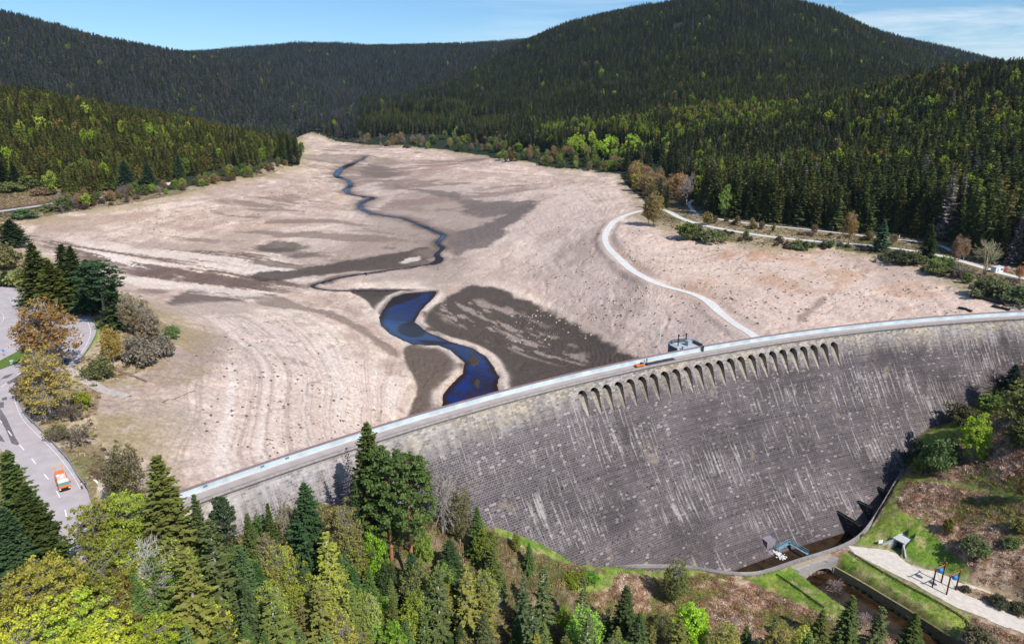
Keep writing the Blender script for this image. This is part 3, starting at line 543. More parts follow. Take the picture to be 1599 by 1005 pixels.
idx = np.arange(NA * NR).reshape(NR, NA)
GF = np.stack([idx[:-1, :-1], idx[:-1, 1:], idx[1:, 1:], idx[1:, :-1]], -1).reshape(-1, 4)
def ground_mat():
    m, nt, N, L, b = new_mat('ground_soil'); b.inputs['Roughness'].default_value = 0.92; b.inputs['Specular IOR Level'].default_value = 0.12
    at = N.new('ShaderNodeAttribute'); at.attribute_name = 'soil'
    geo = N.new('ShaderNodeNewGeometry')
    no = N.new('ShaderNodeTexNoise'); no.inputs['Scale'].default_value = 0.75; no.inputs['Detail'].default_value = 9; no.inputs['Roughness'].default_value = 0.82
    mr = N.new('ShaderNodeMapRange'); mr.inputs['From Min'].default_value = 0.3; mr.inputs['From Max'].default_value = 0.7; mr.inputs['To Min'].default_value = 0.52; mr.inputs['To Max'].default_value = 1.46
    mx = N.new('ShaderNodeMix'); mx.data_type = 'RGBA'; mx.blend_type = 'MULTIPLY'; mx.inputs[0].default_value = 1
    bp = N.new('ShaderNodeBump'); bp.inputs['Strength'].default_value = 0.55; bp.inputs['Distance'].default_value = 0.35
    L.new(geo.outputs['Position'], no.inputs['Vector']); L.new(no.outputs['Fac'], mr.inputs['Value']); L.new(at.outputs['Color'], mx.inputs[6]); L.new(mr.outputs[0], mx.inputs[7])
    L.new(mx.outputs[2], b.inputs['Base Color']); L.new(no.outputs['Fac'], bp.inputs['Height']); L.new(bp.outputs[0], b.inputs['Normal'])
    return m
def set_col(me, name, cols):
    a = me.color_attributes.new(name, 'FLOAT_COLOR', 'POINT'); a.data.foreach_set('color', np.c_[cols, np.ones(len(cols))].astype(np.float32).ravel())
g_me = mesh_np('ground', np.c_[X.ravel(), Y.ravel(), Z.ravel()], GF, [ground_mat()], True)
set_col(g_me, 'soil', C.reshape(-1, 3))
tag(link('ground', g_me), kind='structure')

# ------------------------------------------------------------------ water
def water_mat(name, col, rough=0.06, ripple=0.25, sc=1.2, ior=1.33, shallow=None):
    m, nt, N, L, b = new_mat(name); b.inputs['Base Color'].default_value = (*col, 1); b.inputs['Roughness'].default_value = rough; b.inputs['IOR'].default_value = ior
    b.inputs['Specular IOR Level'].default_value = 0.5
    geo = N.new('ShaderNodeNewGeometry'); no = N.new('ShaderNodeTexNoise'); no.inputs['Scale'].default_value = sc; no.inputs['Detail'].default_value = 4
    bp = N.new('ShaderNodeBump'); bp.inputs['Strength'].default_value = ripple; bp.inputs['Distance'].default_value = 0.05
    L.new(geo.outputs['Position'], no.inputs['Vector']); L.new(no.outputs['Fac'], bp.inputs['Height']); L.new(bp.outputs[0], b.inputs['Normal'])
    n2_ = N.new('ShaderNodeTexNoise'); n2_.inputs['Scale'].default_value = 0.12; n2_.inputs['Detail'].default_value = 5; n2_.inputs['Distortion'].default_value = 2.2
    rr_ = N.new('ShaderNodeMapRange'); rr_.inputs['From Min'].default_value = 0.35; rr_.inputs['From Max'].default_value = 0.65
    mx = N.new('ShaderNodeMix'); mx.data_type = 'RGBA'; mx.inputs[6].default_value = (*(shallow or [c * 0.45 for c in col]), 1); mx.inputs[7].default_value = (*[c * 1.5 for c in col], 1)
    L.new(geo.outputs['Position'], n2_.inputs['Vector']); L.new(n2_.outputs['Fac'], rr_.inputs['Value'])
    if shallow:
        sa_ = N.new('ShaderNodeAttribute'); sa_.attribute_name = 'shallow'; iv = N.new('ShaderNodeMath'); iv.operation = 'SUBTRACT'; iv.inputs[0].default_value = 1; L.new(sa_.outputs['Fac'], iv.inputs[1])
        ml = N.new('ShaderNodeMath'); ml.operation = 'MULTIPLY'; L.new(iv.outputs[0], ml.inputs[0]); L.new(rr_.outputs[0], ml.inputs[1]); L.new(ml.outputs[0], mx.inputs[0])
        sp_ = N.new('ShaderNodeMapRange'); sp_.inputs['To Min'].default_value = 0.30; sp_.inputs['To Max'].default_value = 0.05; L.new(sa_.outputs['Fac'], sp_.inputs['Value']); L.new(sp_.outputs[0], b.inputs['Specular IOR Level'])
    else: L.new(rr_.outputs[0], mx.inputs[0])
    L.new(mx.outputs[2], b.inputs['Base Color'])
    return m
M_RIVER = water_mat('river_water', (0.004, 0.014, 0.088), 0.06, 0.6, 0.8, 1.33, (0.022, 0.014, 0.012)); M_BROWN = water_mat('peaty_water', (0.030, 0.017, 0.008), 0.08, 0.12)
wsel = (np.where(inlake, sd_w, -9).ravel()[GF] > -1.4).any(1)
wf = GF[wsel]; used = np.unique(wf); remap = np.full(NA * NR, -1); remap[used] = np.arange(len(used))
shal = np.maximum.reduce([blob(c6(p), 1.2, 1.0) for p in ([(700, 360), (790, 366), (720, 400), (660, 420), (610, 440), (620, 400)], [(735, 488), (700, 502), (665, 520), (665, 545), (700, 566), (745, 572), (800, 550), (765, 522)], [(760, 585), (880, 590), (960, 600), (900, 606), (800, 603)])])
shal = np.maximum(shal, sstep(0.38, 0.52, fbm(X * 0.06, Y * 0.06, 860, 4)) * (sd_river < -4)); shal = np.maximum(shal, 1 - sstep(0.0, 3.2, sd_w + 1.5 * n1))
r_me = mesh_np('river_water', np.c_[X.ravel(), Y.ravel(), Z_water.ravel()][used], remap[wf], [M_RIVER], True); set_col(r_me, 'shallow', np.repeat(np.clip(shal, 0, 1).ravel()[used][:, None], 3, 1)); tag(link('river_water', r_me), kind='structure')
def flat_poly(name, pts, mat, kind='structure', parent=None):
    pts = [Vector((float(p[0]), float(p[1]), float(p[2]))) for p in pts]
    tri = tessellate_polygon([pts])
    me = mesh_np(name, np.array(pts), [tuple(t) for t in tri], [mat]); me.validate()
    bm = bmesh.new(); bm.from_mesh(me); bmesh.ops.recalc_face_normals(bm, faces=bm.faces)
    if sum(f.normal.z for f in bm.faces) < 0: bmesh.ops.reverse_faces(bm, faces=bm.faces)
    bm.to_mesh(me); bm.free()
    o = link(name, me, parent)
    if kind: o['kind'] = kind
    return o
pool = [(*w[:2], -51.0) for w in wall_line if WALL[3][0] - 1 < w[0] < WALL[10][0]] + [(*p, -51.0) for p in inner[8:2:-1]]
flat_poly('pool_water', pool, M_BROWN)
flat_poly('channel_water', [(*p[:2], -51.02) for p in stL] + [(*p[:2], -51.02) for p in stR[::-1]], M_BROWN)

# ------------------------------------------------------------------ roads
M_ASPH = plain('road_asphalt', (0.44, 0.385, 0.39), 0.85, 0.10, 0.35, coord='Object'); M_PATCH = plain('dark_asphalt_patch', (0.155, 0.135, 0.145), 0.9, 0.15, 0.6)
M_LINE = plain('road_line_paint', (0.80, 0.79, 0.77), 0.7, 0.08, 2.0); M_GRAV = plain('pale_gravel', (0.58, 0.52, 0.46), 0.95, 0.13, 0.8, bump=0.3)
M_GRAV2 = plain('white_gravel', (0.60, 0.58, 0.56), 0.95, 0.10, 0.4, bump=0.2)
flat_poly('road', [(*p, 0.80) for p in road_xy], M_ASPH)
def ribbon(name, line, hw, mat, dz=0.0, kind='structure', parent=None, ret=False):
    line = np.asarray(line); d = np.gradient(line[:, :2], axis=0); d /= np.linalg.norm(d, axis=1)[:, None] + 1e-9; nrm = np.c_[-d[:, 1], d[:, 0]]
    hw = np.broadcast_to(hw, (len(line),))[:, None]
    Lp = np.c_[line[:, :2] + nrm * hw, line[:, 2] + dz]; Rp = np.c_[line[:, :2] - nrm * hw, line[:, 2] + dz]; n = len(line)
    V = np.r_[Lp, Rp]; F = np.array([(i, n + i, n + i + 1, i + 1) for i in range(n - 1)])
    o = link(name, mesh_np(name, V, F, [mat], True), parent)
    if kind: o['kind'] = kind
    return o
tr = TRACK.copy(); tr_w = 2.3 + 0.8 * (fbm(tr[:, 0] * 0.05, tr[:, 1] * 0.05, 2, 2) - 0.5)
ribbon('gravel_track', tr, tr_w, M_GRAV2, 0.03); ribbon('shore_road', LOWROAD, 2.4, M_GRAV2, 0.03); ribbon('upper_road', HIROAD, 1.6, M_GRAV2, 0.03)
ribbon('bank_road', TOPROAD, 3.6, M_ASPH, 0.03); ribbon('bank_road_verge', TOPROAD + np.array([0, -6.3, 0.02]), 2.4, M_GRAV2, 0.0)
def gzf(p): return -46.35 - 0.9 * min(1, max(0, (p[0] - 112) / 38))
_gx = smooth_line([np.array([p[0], p[1], 0]) for p in gravel_xy] + [np.array([*gravel_xy[0][:2], 0])], 2.0)
_k = fbm(_gx[:, 0] * 0.6, _gx[:, 1] * 0.6, 610, 3) - 0.5; _gx[:, 0] += _k * 0.9; _gx[:, 1] += _k * 0.7
flat_poly('gravel_path', [(p[0], p[1], gzf(p) + 0.05) for p in _gx[:-1]], M_GRAV)
# markings and patches on the road
def zr(u, v, dz): p = at_z(u, v, 0.8); return np.array([p[0], p[1], 0.8 + dz])
def dash(a, b, hw=0.10, nm='road_marking'):
    p, q = zr(*a, 0.008), zr(*b, 0.008); return ribbon(nm, np.array([p, q]), hw, M_LINE, 0.0, None)
marks = []
MBm = MB()
def dash_to(a, b, hw=0.09):
    p, q = zr(*a, 0.008), zr(*b, 0.008); d = (q - p)[:2]; d /= np.linalg.norm(d); n = np.array([-d[1], d[0], 0]) * hw
    MBm.add([p + n, p - n, q - n, q + n], [(0, 1, 2, 3)])
for a, b in [((30.5, 694), (37.5, 702)), ((49.5, 715.5), (56, 724)), ((69, 740), (76, 748)), ((88, 766), (93.5, 776)), ((101.5, 795), (104, 806)), ((12.5, 672), (18.5, 680)), ((0, 656), (3, 660)), ((2, 604), (10, 598)), ((27, 585), (34, 580)), ((55, 571), (62, 567))]: dash_to(a, b, 0.11)
def mline(pts, hw=0.07):
    P = smooth_line([zr(u, v, 0.008) for u, v in pts], 1.5)
    for i in range(len(P) - 1):
        p, q = P[i], P[i + 1]; d = (q - p)[:2]; d = d / np.linalg.norm(d); n = np.array([-d[1], d[0], 0]) * hw
        MBm.add([p + n, p - n, q - n, q + n], [(0, 1, 2, 3)])
mline([(126, 764), (113, 741), (93, 714), (72, 692), (52, 672), (36, 655), (27, 637), (22, 618), (25, 602)], 0.05)
mline([(113, 566), (128, 549), (138, 531), (141, 515), (134, 498), (120, 485), (104, 478)], 0.07)
for a, b in [((112, 480), (116, 483)), ((121, 487), (125, 491)), ((127, 496), (129, 502)), ((127, 520), (126, 526)), ((124, 535), (121, 541))]: dash_to(a, b, 0.1)
mline([(-20, 559), (0, 550), (20, 536), (30, 525)], 0.07); mline([(-10, 483), (4, 490), (4, 502), (-10, 510)], 0.06); mline([(13, 464), (22, 477), (30, 490)], 0.05); mline([(20, 463), (30, 474), (36, 483)], 0.05)
for k_ in range(6): dash_to((14 + 2 * k_, 533 - 3 * k_), (30 + 1.5 * k_, 531 - 3 * k_), 0.06)
tag(MBm.build('road_markings', M_LINE), kind='structure')
PT = MB()
for pts in [[(0, 637), (10, 652), (24, 683), (30, 692), (27, 695), (18, 692), (8, 668), (0, 655)], [(10, 597), (25, 588), (42, 577), (46, 581), (30, 591), (14, 600)], [(0, 592), (8, 586), (22, 582), (12, 590)], [(3, 621), (11, 619), (11, 624), (3, 625)], [(-3, 628), (6, 627), (6, 636), (-3, 637)], [(-8, 672), (2, 680), (8, 690), (0, 688)]]:
    P3 = [Vector(zr(u, v, 0.005)) for u, v in pts]; PT.add(P3, [tuple(t) for t in tessellate_polygon([P3])])
tag(PT.build('road_patches', M_PATCH), kind='structure')
flat = [zr(u, v, 0.009) for u, v in [(-30, 574), (0, 563), (25, 550), (42, 538), (50, 541), (47, 556), (30, 566), (5, 575), (-30, 588)]]
m_grass = plain('verge_grass', (0.10, 0.16, 0.028), 0.95, 0.3, 1.5)
flat_poly('verge_grass', [p + np.array([0, 0, 0.10]) for p in flat], m_grass)
# ------------------------------------------------------------------ the dam
def stone_mat(name, bw=0.95, bh=0.52, base=(0.096, 0.077, 0.080), dark=(0.062, 0.050, 0.054), mort=(0.195, 0.168, 0.165), streaks=True, light_top=True):
    m, nt, N, L, b = new_mat(name); b.inputs['Roughness'].default_value = 0.9; b.inputs['Specular IOR Level'].default_value = 0.2
    uv = N.new('ShaderNodeUVMap'); uv.uv_map = 'metres'
    br = N.new('ShaderNodeTexBrick'); br.inputs['Scale'].default_value = 1.0; br.inputs['Brick Width'].default_value = bw; br.inputs['Row Height'].default_value = bh
    br.inputs['Mortar Size'].default_value = 0.055; br.inputs['Mortar Smooth'].default_value = 0.3; br.inputs['Bias'].default_value = -0.1; br.offset = 0.5
    br.inputs['Color1'].default_value = (*base, 1); br.inputs['Color2'].default_value = (*dark, 1); br.inputs['Mortar'].default_value = (*mort, 1)
    wob = N.new('ShaderNodeTexNoise'); wob.inputs['Scale'].default_value = 0.55; wob.inputs['Detail'].default_value = 2
    wadd = N.new('ShaderNodeVectorMath'); wadd.operation = 'MULTIPLY_ADD'; wadd.inputs[1].default_value = (0.9, 0.34, 0)
    L.new(uv.outputs[0], wob.inputs['Vector']); L.new(wob.outputs['Color'], wadd.inputs[0]); L.new(uv.outputs[0], wadd.inputs[2]); L.new(wadd.outputs[0], br.inputs['Vector'])
    def noise(sx, sy, scale=1.0, det=5, rough=0.6, off=0.0):
        mp = N.new('ShaderNodeMapping'); mp.inputs['Scale'].default_value = (sx, sy, 1); mp.inputs['Location'].default_value = (off, off * 0.7, 0)
        no = N.new('ShaderNodeTexNoise'); no.inputs['Scale'].default_value = scale; no.inputs['Detail'].default_value = det; no.inputs['Roughness'].default_value = rough
        L.new(uv.outputs[0], mp.inputs['Vector']); L.new(mp.outputs[0], no.inputs['Vector']); return no.outputs['Fac']
    def rng_(f, a, b_, c, d):
        r = N.new('ShaderNodeMapRange'); r.inputs['From Min'].default_value = a; r.inputs['From Max'].default_value = b_; r.inputs['To Min'].default_value = c; r.inputs['To Max'].default_value = d
        L.new(f, r.inputs['Value']); return r.outputs[0]
    def mth(op, a, b_):
        n = N.new('ShaderNodeMath'); n.operation = op
        for i, q in enumerate((a, b_)):
            if isinstance(q, (int, float)): n.inputs[i].default_value = q
            else: L.new(q, n.inputs[i])
        return n.outputs[0]
    def mix(a, col, f, blend='MIX'):
        x = N.new('ShaderNodeMix'); x.data_type = 'RGBA'; x.blend_type = blend
        if isinstance(f, (int, float)): x.inputs[0].default_value = f
        else: L.new(f, x.inputs[0])
        L.new(a, x.inputs[6])
        if isinstance(col, tuple): x.inputs[7].default_value = (*col, 1)
        else: L.new(col, x.inputs[7])
        return x.outputs[2]
    # stone-by-stone tone: a second brick pattern on the same joints, black to white at random
    b2 = N.new('ShaderNodeTexBrick'); b2.offset = 0.5
    for k_ in ('Scale', 'Brick Width', 'Row Height', 'Mortar Size', 'Mortar Smooth'): b2.inputs[k_].default_value = br.inputs[k_].default_value
    b2.inputs['Bias'].default_value = 0; b2.inputs['Color1'].default_value = (0, 0, 0, 1); b2.inputs['Color2'].default_value = (1, 1, 1, 1); b2.inputs['Mortar'].default_value = (0.5, 0.5, 0.5, 1)
    L.new(wadd.outputs[0], b2.inputs['Vector']); bs = N.new('ShaderNodeSeparateColor'); L.new(b2.outputs['Color'], bs.inputs[0])
    class SP: pass
    sp = SP(); f1 = mth('FRACT', mth('MULTIPLY', bs.outputs[0], 7.37), 0); f2 = mth('FRACT', mth('MULTIPLY', bs.outputs[0], 31.7), 0); sp.outputs = [bs.outputs[0], f1, f2]
    col = mix(br.outputs['Color'], rng_(sp.outputs[0], 0, 1, 0.72, 1.28), 1.0, 'MULTIPLY'); col = mix(col, rng_(noise(0.02, 1.1, 1, 3, 0.6, 61), 0.35, 0.65, 0.80, 1.18), 1.0, 'MULTIPLY')
    col = mix(col, (0.235, 0.185, 0.165), rng_(sp.outputs[1], 0.90, 0.92, 0, 0.35)); col = mix(col, (0.40, 0.37, 0.37), rng_(sp.outputs[2], 0.965, 0.97, 0, 0.45)); col = mix(col, (0.03, 0.027, 0.03), rng_(sp.outputs[2], 0.05, 0.04, 0, 0.6))
    col = mix(col, rng_(noise(0.06, 0.05, 1, 5, 0.6, 3), 0.35, 0.65, 0.66, 1.26), 1.0, 'MULTIPLY')
    if light_top:
        sx = N.new('ShaderNodeSeparateXYZ'); L.new(uv.outputs[0], sx.inputs[0])
        top = rng_(mth('ADD', sx.outputs['Y'], mth('MULTIPLY', mth('SUBTRACT', noise(0.35, 0.05, 1, 4, 0.65, 11), 0.5), 16)), -9.5, -1.0, 0, 0.85)
        topc = N.new('ShaderNodeMix'); topc.data_type = 'RGBA'; topc.inputs[6].default_value = (0.36, 0.325, 0.315, 1); topc.inputs[7].default_value = (0.42, 0.355, 0.265, 1)
        L.new(rng_(noise(0.05, 0.09, 1, 4, 0.6, 31), 0.42, 0.62, 0, 1), topc.inputs[0])
        tc = mix(topc.outputs[2], rng_(sp.outputs[0], 0, 1, 0.55, 1.35), 1.0, 'MULTIPLY')
        tc = mix(tc, mort, mth('MULTIPLY', rng_(br.outputs['Fac'], 0, 1, 0, 1), 0.5))
        col = mix(col, tc, top)
        lf = rng_(sx.outputs['X'], 0, 130, 0.75, 0.0)                    # whiter joints on the north-west third
        col = mix(col, (0.50, 0.48, 0.49), mth('MULTIPLY', mth('MULTIPLY', rng_(br.outputs['Fac'], 0, 1, 0, 0.9), lf), 1.0))
        wp = mth('MULTIPLY', rng_(noise(0.5, 0.12, 1, 5, 0.7, 91), 0.44, 0.6, 0, 0.55), mth('MULTIPLY', lf, rng_(sx.outputs['Y'], -16, -2, 0, 1.3)))
        col = mix(col, (0.47, 0.45, 0.47), wp)
        # rows of small weep holes
        for row in (-24.6, -27.4, -35.0, -37.8, -46.0, -50.5):
            inrow = mth('LESS_THAN', mth('ABSOLUTE', mth('SUBTRACT', sx.outputs['Y'], row), 0), 0.28)
            hole = mth('LESS_THAN', mth('ABSOLUTE', mth('SUBTRACT', mth('FRACT', mth('DIVIDE', sx.outputs['X'], 1.9), 0), 0.5), 0), 0.13)
            keep = mth('GREATER_THAN', noise(0.8, 0.01, 1, 2, 0.5, row), 0.50)
            col = mix(col, (0.018, 0.017, 0.02), mth('MULTIPLY', mth('MULTIPLY', inrow, hole), mth('MULTIPLY', keep, 0.8)))
    if streaks:
        pat = rng_(noise(0.035, 0.07, 1, 4, 0.6, 50), 0.38, 0.64, -0.03, 0.13)
        s1 = rng_(mth('ADD', noise(1.35, 0.075, 1, 4, 0.55, 7), pat), 0.60, 0.74, 0, 0.68)
        col = mix(col, (0.42, 0.375, 0.36), mth('MULTIPLY', s1, rng_(sp.outputs[2], 0, 0.7, 0.25, 1)))
        s2 = rng_(noise(2.6, 0.22, 1, 3, 0.5, 70), 0.67, 0.76, 0, 0.5)
        col = mix(col, (0.46, 0.42, 0.41), s2)
        s3 = rng_(noise(0.9, 0.05, 1, 4, 0.6, 17), 0.62, 0.75, 0, 0.6); col = mix(col, (0.07, 0.062, 0.072), s3)
        tn = rng_(noise(0.12, 0.09, 1, 5, 0.65, 41), 0.62, 0.74, 0, 0.55); col = mix(col, (0.36, 0.29, 0.20), tn)
        gr = rng_(noise(0.25, 0.25, 1, 4, 0.6, 27), 0.70, 0.76, 0, 0.6); col = mix(col, (0.09, 0.12, 0.045), gr)
    L.new(col, b.inputs['Base Color'])
    bp = N.new('ShaderNodeBump'); bp.inputs['Strength'].default_value = 0.7; bp.inputs['Distance'].default_value = 0.12
    ht = mth('ADD', mth('MULTIPLY', rng_(br.outputs['Fac'], 0, 1, 1, 0), 0.6), mth('MULTIPLY', noise(3, 3, 1, 4, 0.6, 2), 0.5))
    L.new(ht, bp.inputs['Height']); L.new(bp.outputs[0], b.inputs['Normal'])
    return m
def add_uv(me, UV):
    """UV per vertex, in metres"""
    l = me.uv_layers.new(name='metres'); vi = np.empty(len(me.loops), np.int32); me.loops.foreach_get('vertex_index', vi)
    l.data.foreach_set('uv', np.asarray(UV, np.float32)[vi].ravel())
M_DAM = stone_mat('dam_masonry', 1.15, 0.62); M_NICHE = stone_mat('chute_stone', base=(0.29, 0.245, 0.195), dark=(0.17, 0.145, 0.12), mort=(0.31, 0.275, 0.235), streaks=True, light_top=False)
M_COPE = plain('sandstone_coping', (0.24, 0.165, 0.165), 0.9, 0.2, 1.5); M_BLUE = plain('pale_blue_render', (0.45, 0.53, 0.57), 0.85, 0.22, 0.25)
M_DECK = plain('crest_asphalt', (0.37, 0.325, 0.31), 0.9, 0.12, 0.3); M_WALLST = stone_mat('wall_stone', 0.6, 0.35, base=(0.33, 0.30, 0.28), dark=(0.20, 0.18, 0.175), mort=(0.36, 0.33, 0.30), streaks=False, light_top=False)

dam = empty('dam', polar(math.radians(115), 505, 0)); dam_loc = np.array(dam.location)
tag(dam, 'long curved masonry gravity dam of dark stone blocks across the emptied reservoir', 'dam')
PH0, PH1 = math.radians(135.7), math.radians(86.0); NS = 330
phs = np.linspace(PH0, PH1, NS); zs = np.r_[0.0, -1.2, np.linspace(-2.2, -58, 52)]
prof = [(R_UP, -58.0), (R_UP, 0.0)] + [(R_DN - float(batter(z)), float(z)) for z in zs]
plen = [-60.0, 0.4]; acc = 0.0
for i in range(2, len(prof)):
    if i > 2: acc -= math.hypot(prof[i][0] - prof[i - 1][0], prof[i][1] - prof[i - 1][1])
    plen.append(acc)
nP = len(prof)
V = np.array([polar(p, r, z) - dam_loc for p in phs for r, z in prof])
UVd = np.array([((PH0 - p) * 500.0, l) for p in phs for l in plen])
F = [(i * nP + j, (i + 1) * nP + j, (i + 1) * nP + (j + 1) % nP, i * nP + (j + 1) % nP) for i in range(NS - 1) for j in range(nP)]
F += [tuple(range(nP)), tuple((NS - 1) * nP + j for j in range(nP - 1, -1, -1))]
me = mesh_np('dam_body', V, F, [M_DAM]); add_uv(me, UVd)
bm = bmesh.new(); bm.from_mesh(me); bmesh.ops.recalc_face_normals(bm, faces=bm.faces); bm.to_mesh(me); bm.free()
body = link('wall_body', me, dam)
# spillway openings: cutters, then linings
NN, NW, ZT, ZA = 24, 3.1, -2.3, -9.7            # conical niches: arch top, apex of the cone
a0 = face_hit(909.5, 618); a1 = face_hit(1302.5, 541)
pa0 = math.atan2(a0[1] - DC[1], a0[0] - DC[0]); pa1 = math.atan2(a1[1] - DC[1], a1[0] - DC[0])
def face_R(z): return R_DN - float(batter(z))
def niche_ring(z, grow=0.0, n=12):
    """plan outline of a niche at height z: flat side walls that close in towards the foot, shallower downwards"""
    hw0 = NW / 2; zs = ZT - hw0
    if z <= zs: f = max(0.0, (z - ZA) / (zs - ZA)); hw, dep = 0.22 + (hw0 - 0.22) * f ** 0.8, 0.05 + 2.35 * f
    else: hw = hw0 * math.sqrt(max(0.0004, 1 - ((z - zs) / hw0) ** 2)); dep = 2.4
    hw += grow; dep += grow
    out = []
    for i in range(n + 1):
        c, s_ = -math.cos(math.pi * i / n), math.sin(math.pi * i / n); k = max(abs(c), s_); out.append((hw * c / k, face_R(z) + dep * (s_ / k)))
    return out
lev = [ZA + (ZT - NW / 2 - ZA) * t for t in (0, 0.15, 0.3, 0.45, 0.6, 0.75, 0.9, 1.0)] + [ZT - NW / 2 + NW / 2 * math.sin(math.pi / 2 * t) for t in (0.2, 0.4, 0.6, 0.8, 0.93, 1.0)]
base0 = np.array([DC[0], DC[1], 0]) - dam_loc
cut = MB(); 
for k in range(NN):
    p = pa0 + (pa1 - pa0) * k / (NN - 1); n_ = np.array([math.cos(p), math.sin(p), 0]); t_ = np.array([math.sin(p), -math.cos(p), 0]); Vc = []
    L2 = [lev[0] - 0.05] + lev[1:-1] + [lev[-1] + 0.05]
    for z in L2:
        rg = niche_ring(max(z, ZA), 0.05); rg = [(rg[0][0], face_R(z) - 1.2)] + rg + [(rg[-1][0], face_R(z) - 1.2)]
        Vc += [base0 + n_ * R + t_ * tt + np.array([0, 0, z]) for tt, R in rg]
    q = 15; m_ = len(L2); Fc = [(i * q + j, i * q + (j + 1) % q, (i + 1) * q + (j + 1) % q, (i + 1) * q + j) for i in range(m_ - 1) for j in range(q)]
    Fc += [tuple(range(q - 1, -1, -1)), tuple((m_ - 1) * q + j for j in range(q))]; cut.add(Vc, Fc)
cme = cut.mesh('cutter', []); bm = bmesh.new(); bm.from_mesh(cme); bmesh.ops.recalc_face_normals(bm, faces=bm.faces); bm.to_mesh(cme); bm.free()
co = bpy.data.objects.new('cutter', cme); COL.objects.link(co); co.location = dam_loc
md = body.modifiers.new('cut', 'BOOLEAN'); md.operation = 'DIFFERENCE'; md.solver = 'EXACT'; md.object = co
dg = bpy.context.evaluated_depsgraph_get(); bpy.context.view_layer.update()
new = bpy.data.meshes.new_from_object(body.evaluated_get(dg)); body.modifiers.clear(); body.data = new; bpy.data.objects.remove(co)
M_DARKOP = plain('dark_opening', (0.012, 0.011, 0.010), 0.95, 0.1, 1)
for k in range(NN):
    p = pa0 + (pa1 - pa0) * k / (NN - 1); n_ = np.array([math.cos(p), math.sin(p), 0]); t_ = np.array([math.sin(p), -math.cos(p), 0]); Vv, UV = [], []
    for z in lev:
        rg = niche_ring(z)
        for tt, R in rg: Vv.append(base0 + n_ * R + t_ * tt + np.array([0, 0, z])); UV.append((tt + 40 + k * 4.57, z))
    q = 13; m_ = len(lev); Ff = [(i * q + j, i * q + j + 1, (i + 1) * q + j + 1, (i + 1) * q + j) for i in range(m_ - 1) for j in range(q - 1)]
    nm = mesh_np('spillway_niche', Vv, Ff, [M_NICHE], False); add_uv(nm, UV); o = link('spillway_niche', nm, dam)
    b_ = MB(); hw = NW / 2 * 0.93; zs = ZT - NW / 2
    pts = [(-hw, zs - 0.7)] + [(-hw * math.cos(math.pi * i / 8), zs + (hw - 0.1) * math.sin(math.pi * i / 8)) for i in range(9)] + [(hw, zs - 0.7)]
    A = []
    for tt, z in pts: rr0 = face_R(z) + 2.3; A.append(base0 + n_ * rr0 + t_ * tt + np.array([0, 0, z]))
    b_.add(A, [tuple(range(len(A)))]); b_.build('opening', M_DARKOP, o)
def arc_sweep(name, profile, mat, parent, p0=PH0, p1=PH1, n=260, uvd=True, loc=dam_loc, closed=True):
    phs = np.linspace(p0, p1, n); q = len(profile)
    V = np.array([polar(p, r, z) - loc for p in phs for r, z in profile]); per = np.r_[0, np.cumsum([math.hypot(profile[(i + 1) % q][0] - profile[i][0], profile[(i + 1) % q][1] - profile[i][1]) for i in range(q - 1)])]
    F = [(i * q + j, (i + 1) * q + j, (i + 1) * q + (j + 1) % q, i * q + (j + 1) % q) for i in range(n - 1) for j in range(q if closed else q - 1)]
    if closed: F += [tuple(range(q)), tuple((n - 1) * q + j for j in range(q - 1, -1, -1))]
    me = mesh_np(name, V, F, [mat]); add_uv(me, [((PH0 - p) * 500.0, per[j]) for p in phs for j in range(q)])
    bm = bmesh.new(); bm.from_mesh(me); bmesh.ops.recalc_face_normals(bm, faces=bm.faces); bm.to_mesh(me); bm.free()
    return link(name, me, parent)
PD1 = math.radians(135.5)
arc_sweep('crest_road', [(507.15, 0.004), (507.15, 0.05), (503.85, 0.05), (503.85, 0.004)], M_DECK, dam, PD1)
arc_sweep('upstream_parapet', [(507.75, -1.0), (507.75, 1.45), (507.2, 1.45), (507.2, 0.003)], M_BLUE, dam, PD1)
arc_sweep('parapet_coping', [(507.85, 1.453), (507.85, 1.65), (507.1, 1.65), (507.1, 1.453)], M_COPE, dam, PD1)
arc_sweep('kerb', [(507.19, 0.053), (507.19, 0.2), (506.8, 0.2), (506.8, 0.053)], plain('kerb_stone', (0.55, 0.53, 0.51), 0.85, 0.1), dam, PD1)
arc_sweep('downstream_parapet', [(503.8, 0.003), (503.8, 0.40), (503.1, 0.40), (502.85, 0.02), (503.05, -0.35), (503.28, -0.45), (503.32, 0.003)], plain('cornice_stone', (0.27, 0.235, 0.225), 0.9, 0.2, 1.0), dam, PD1)
# small dark plates on the blue parapet
for u, v in [(321, 760), (447, 714.5), (409, 728)]:
    p = at_z(u, v, 0.8); ph = math.atan2(p[1] - DC[1], p[0] - DC[0]); c = polar(ph, 507.17, 0.95) - dam_loc
    b_ = MB(); b_.box(c, (0.05, 0.9, 0.45), ph); b_.build('plate', plain('plate_dark', (0.12, 0.2, 0.24), 0.5), dam)

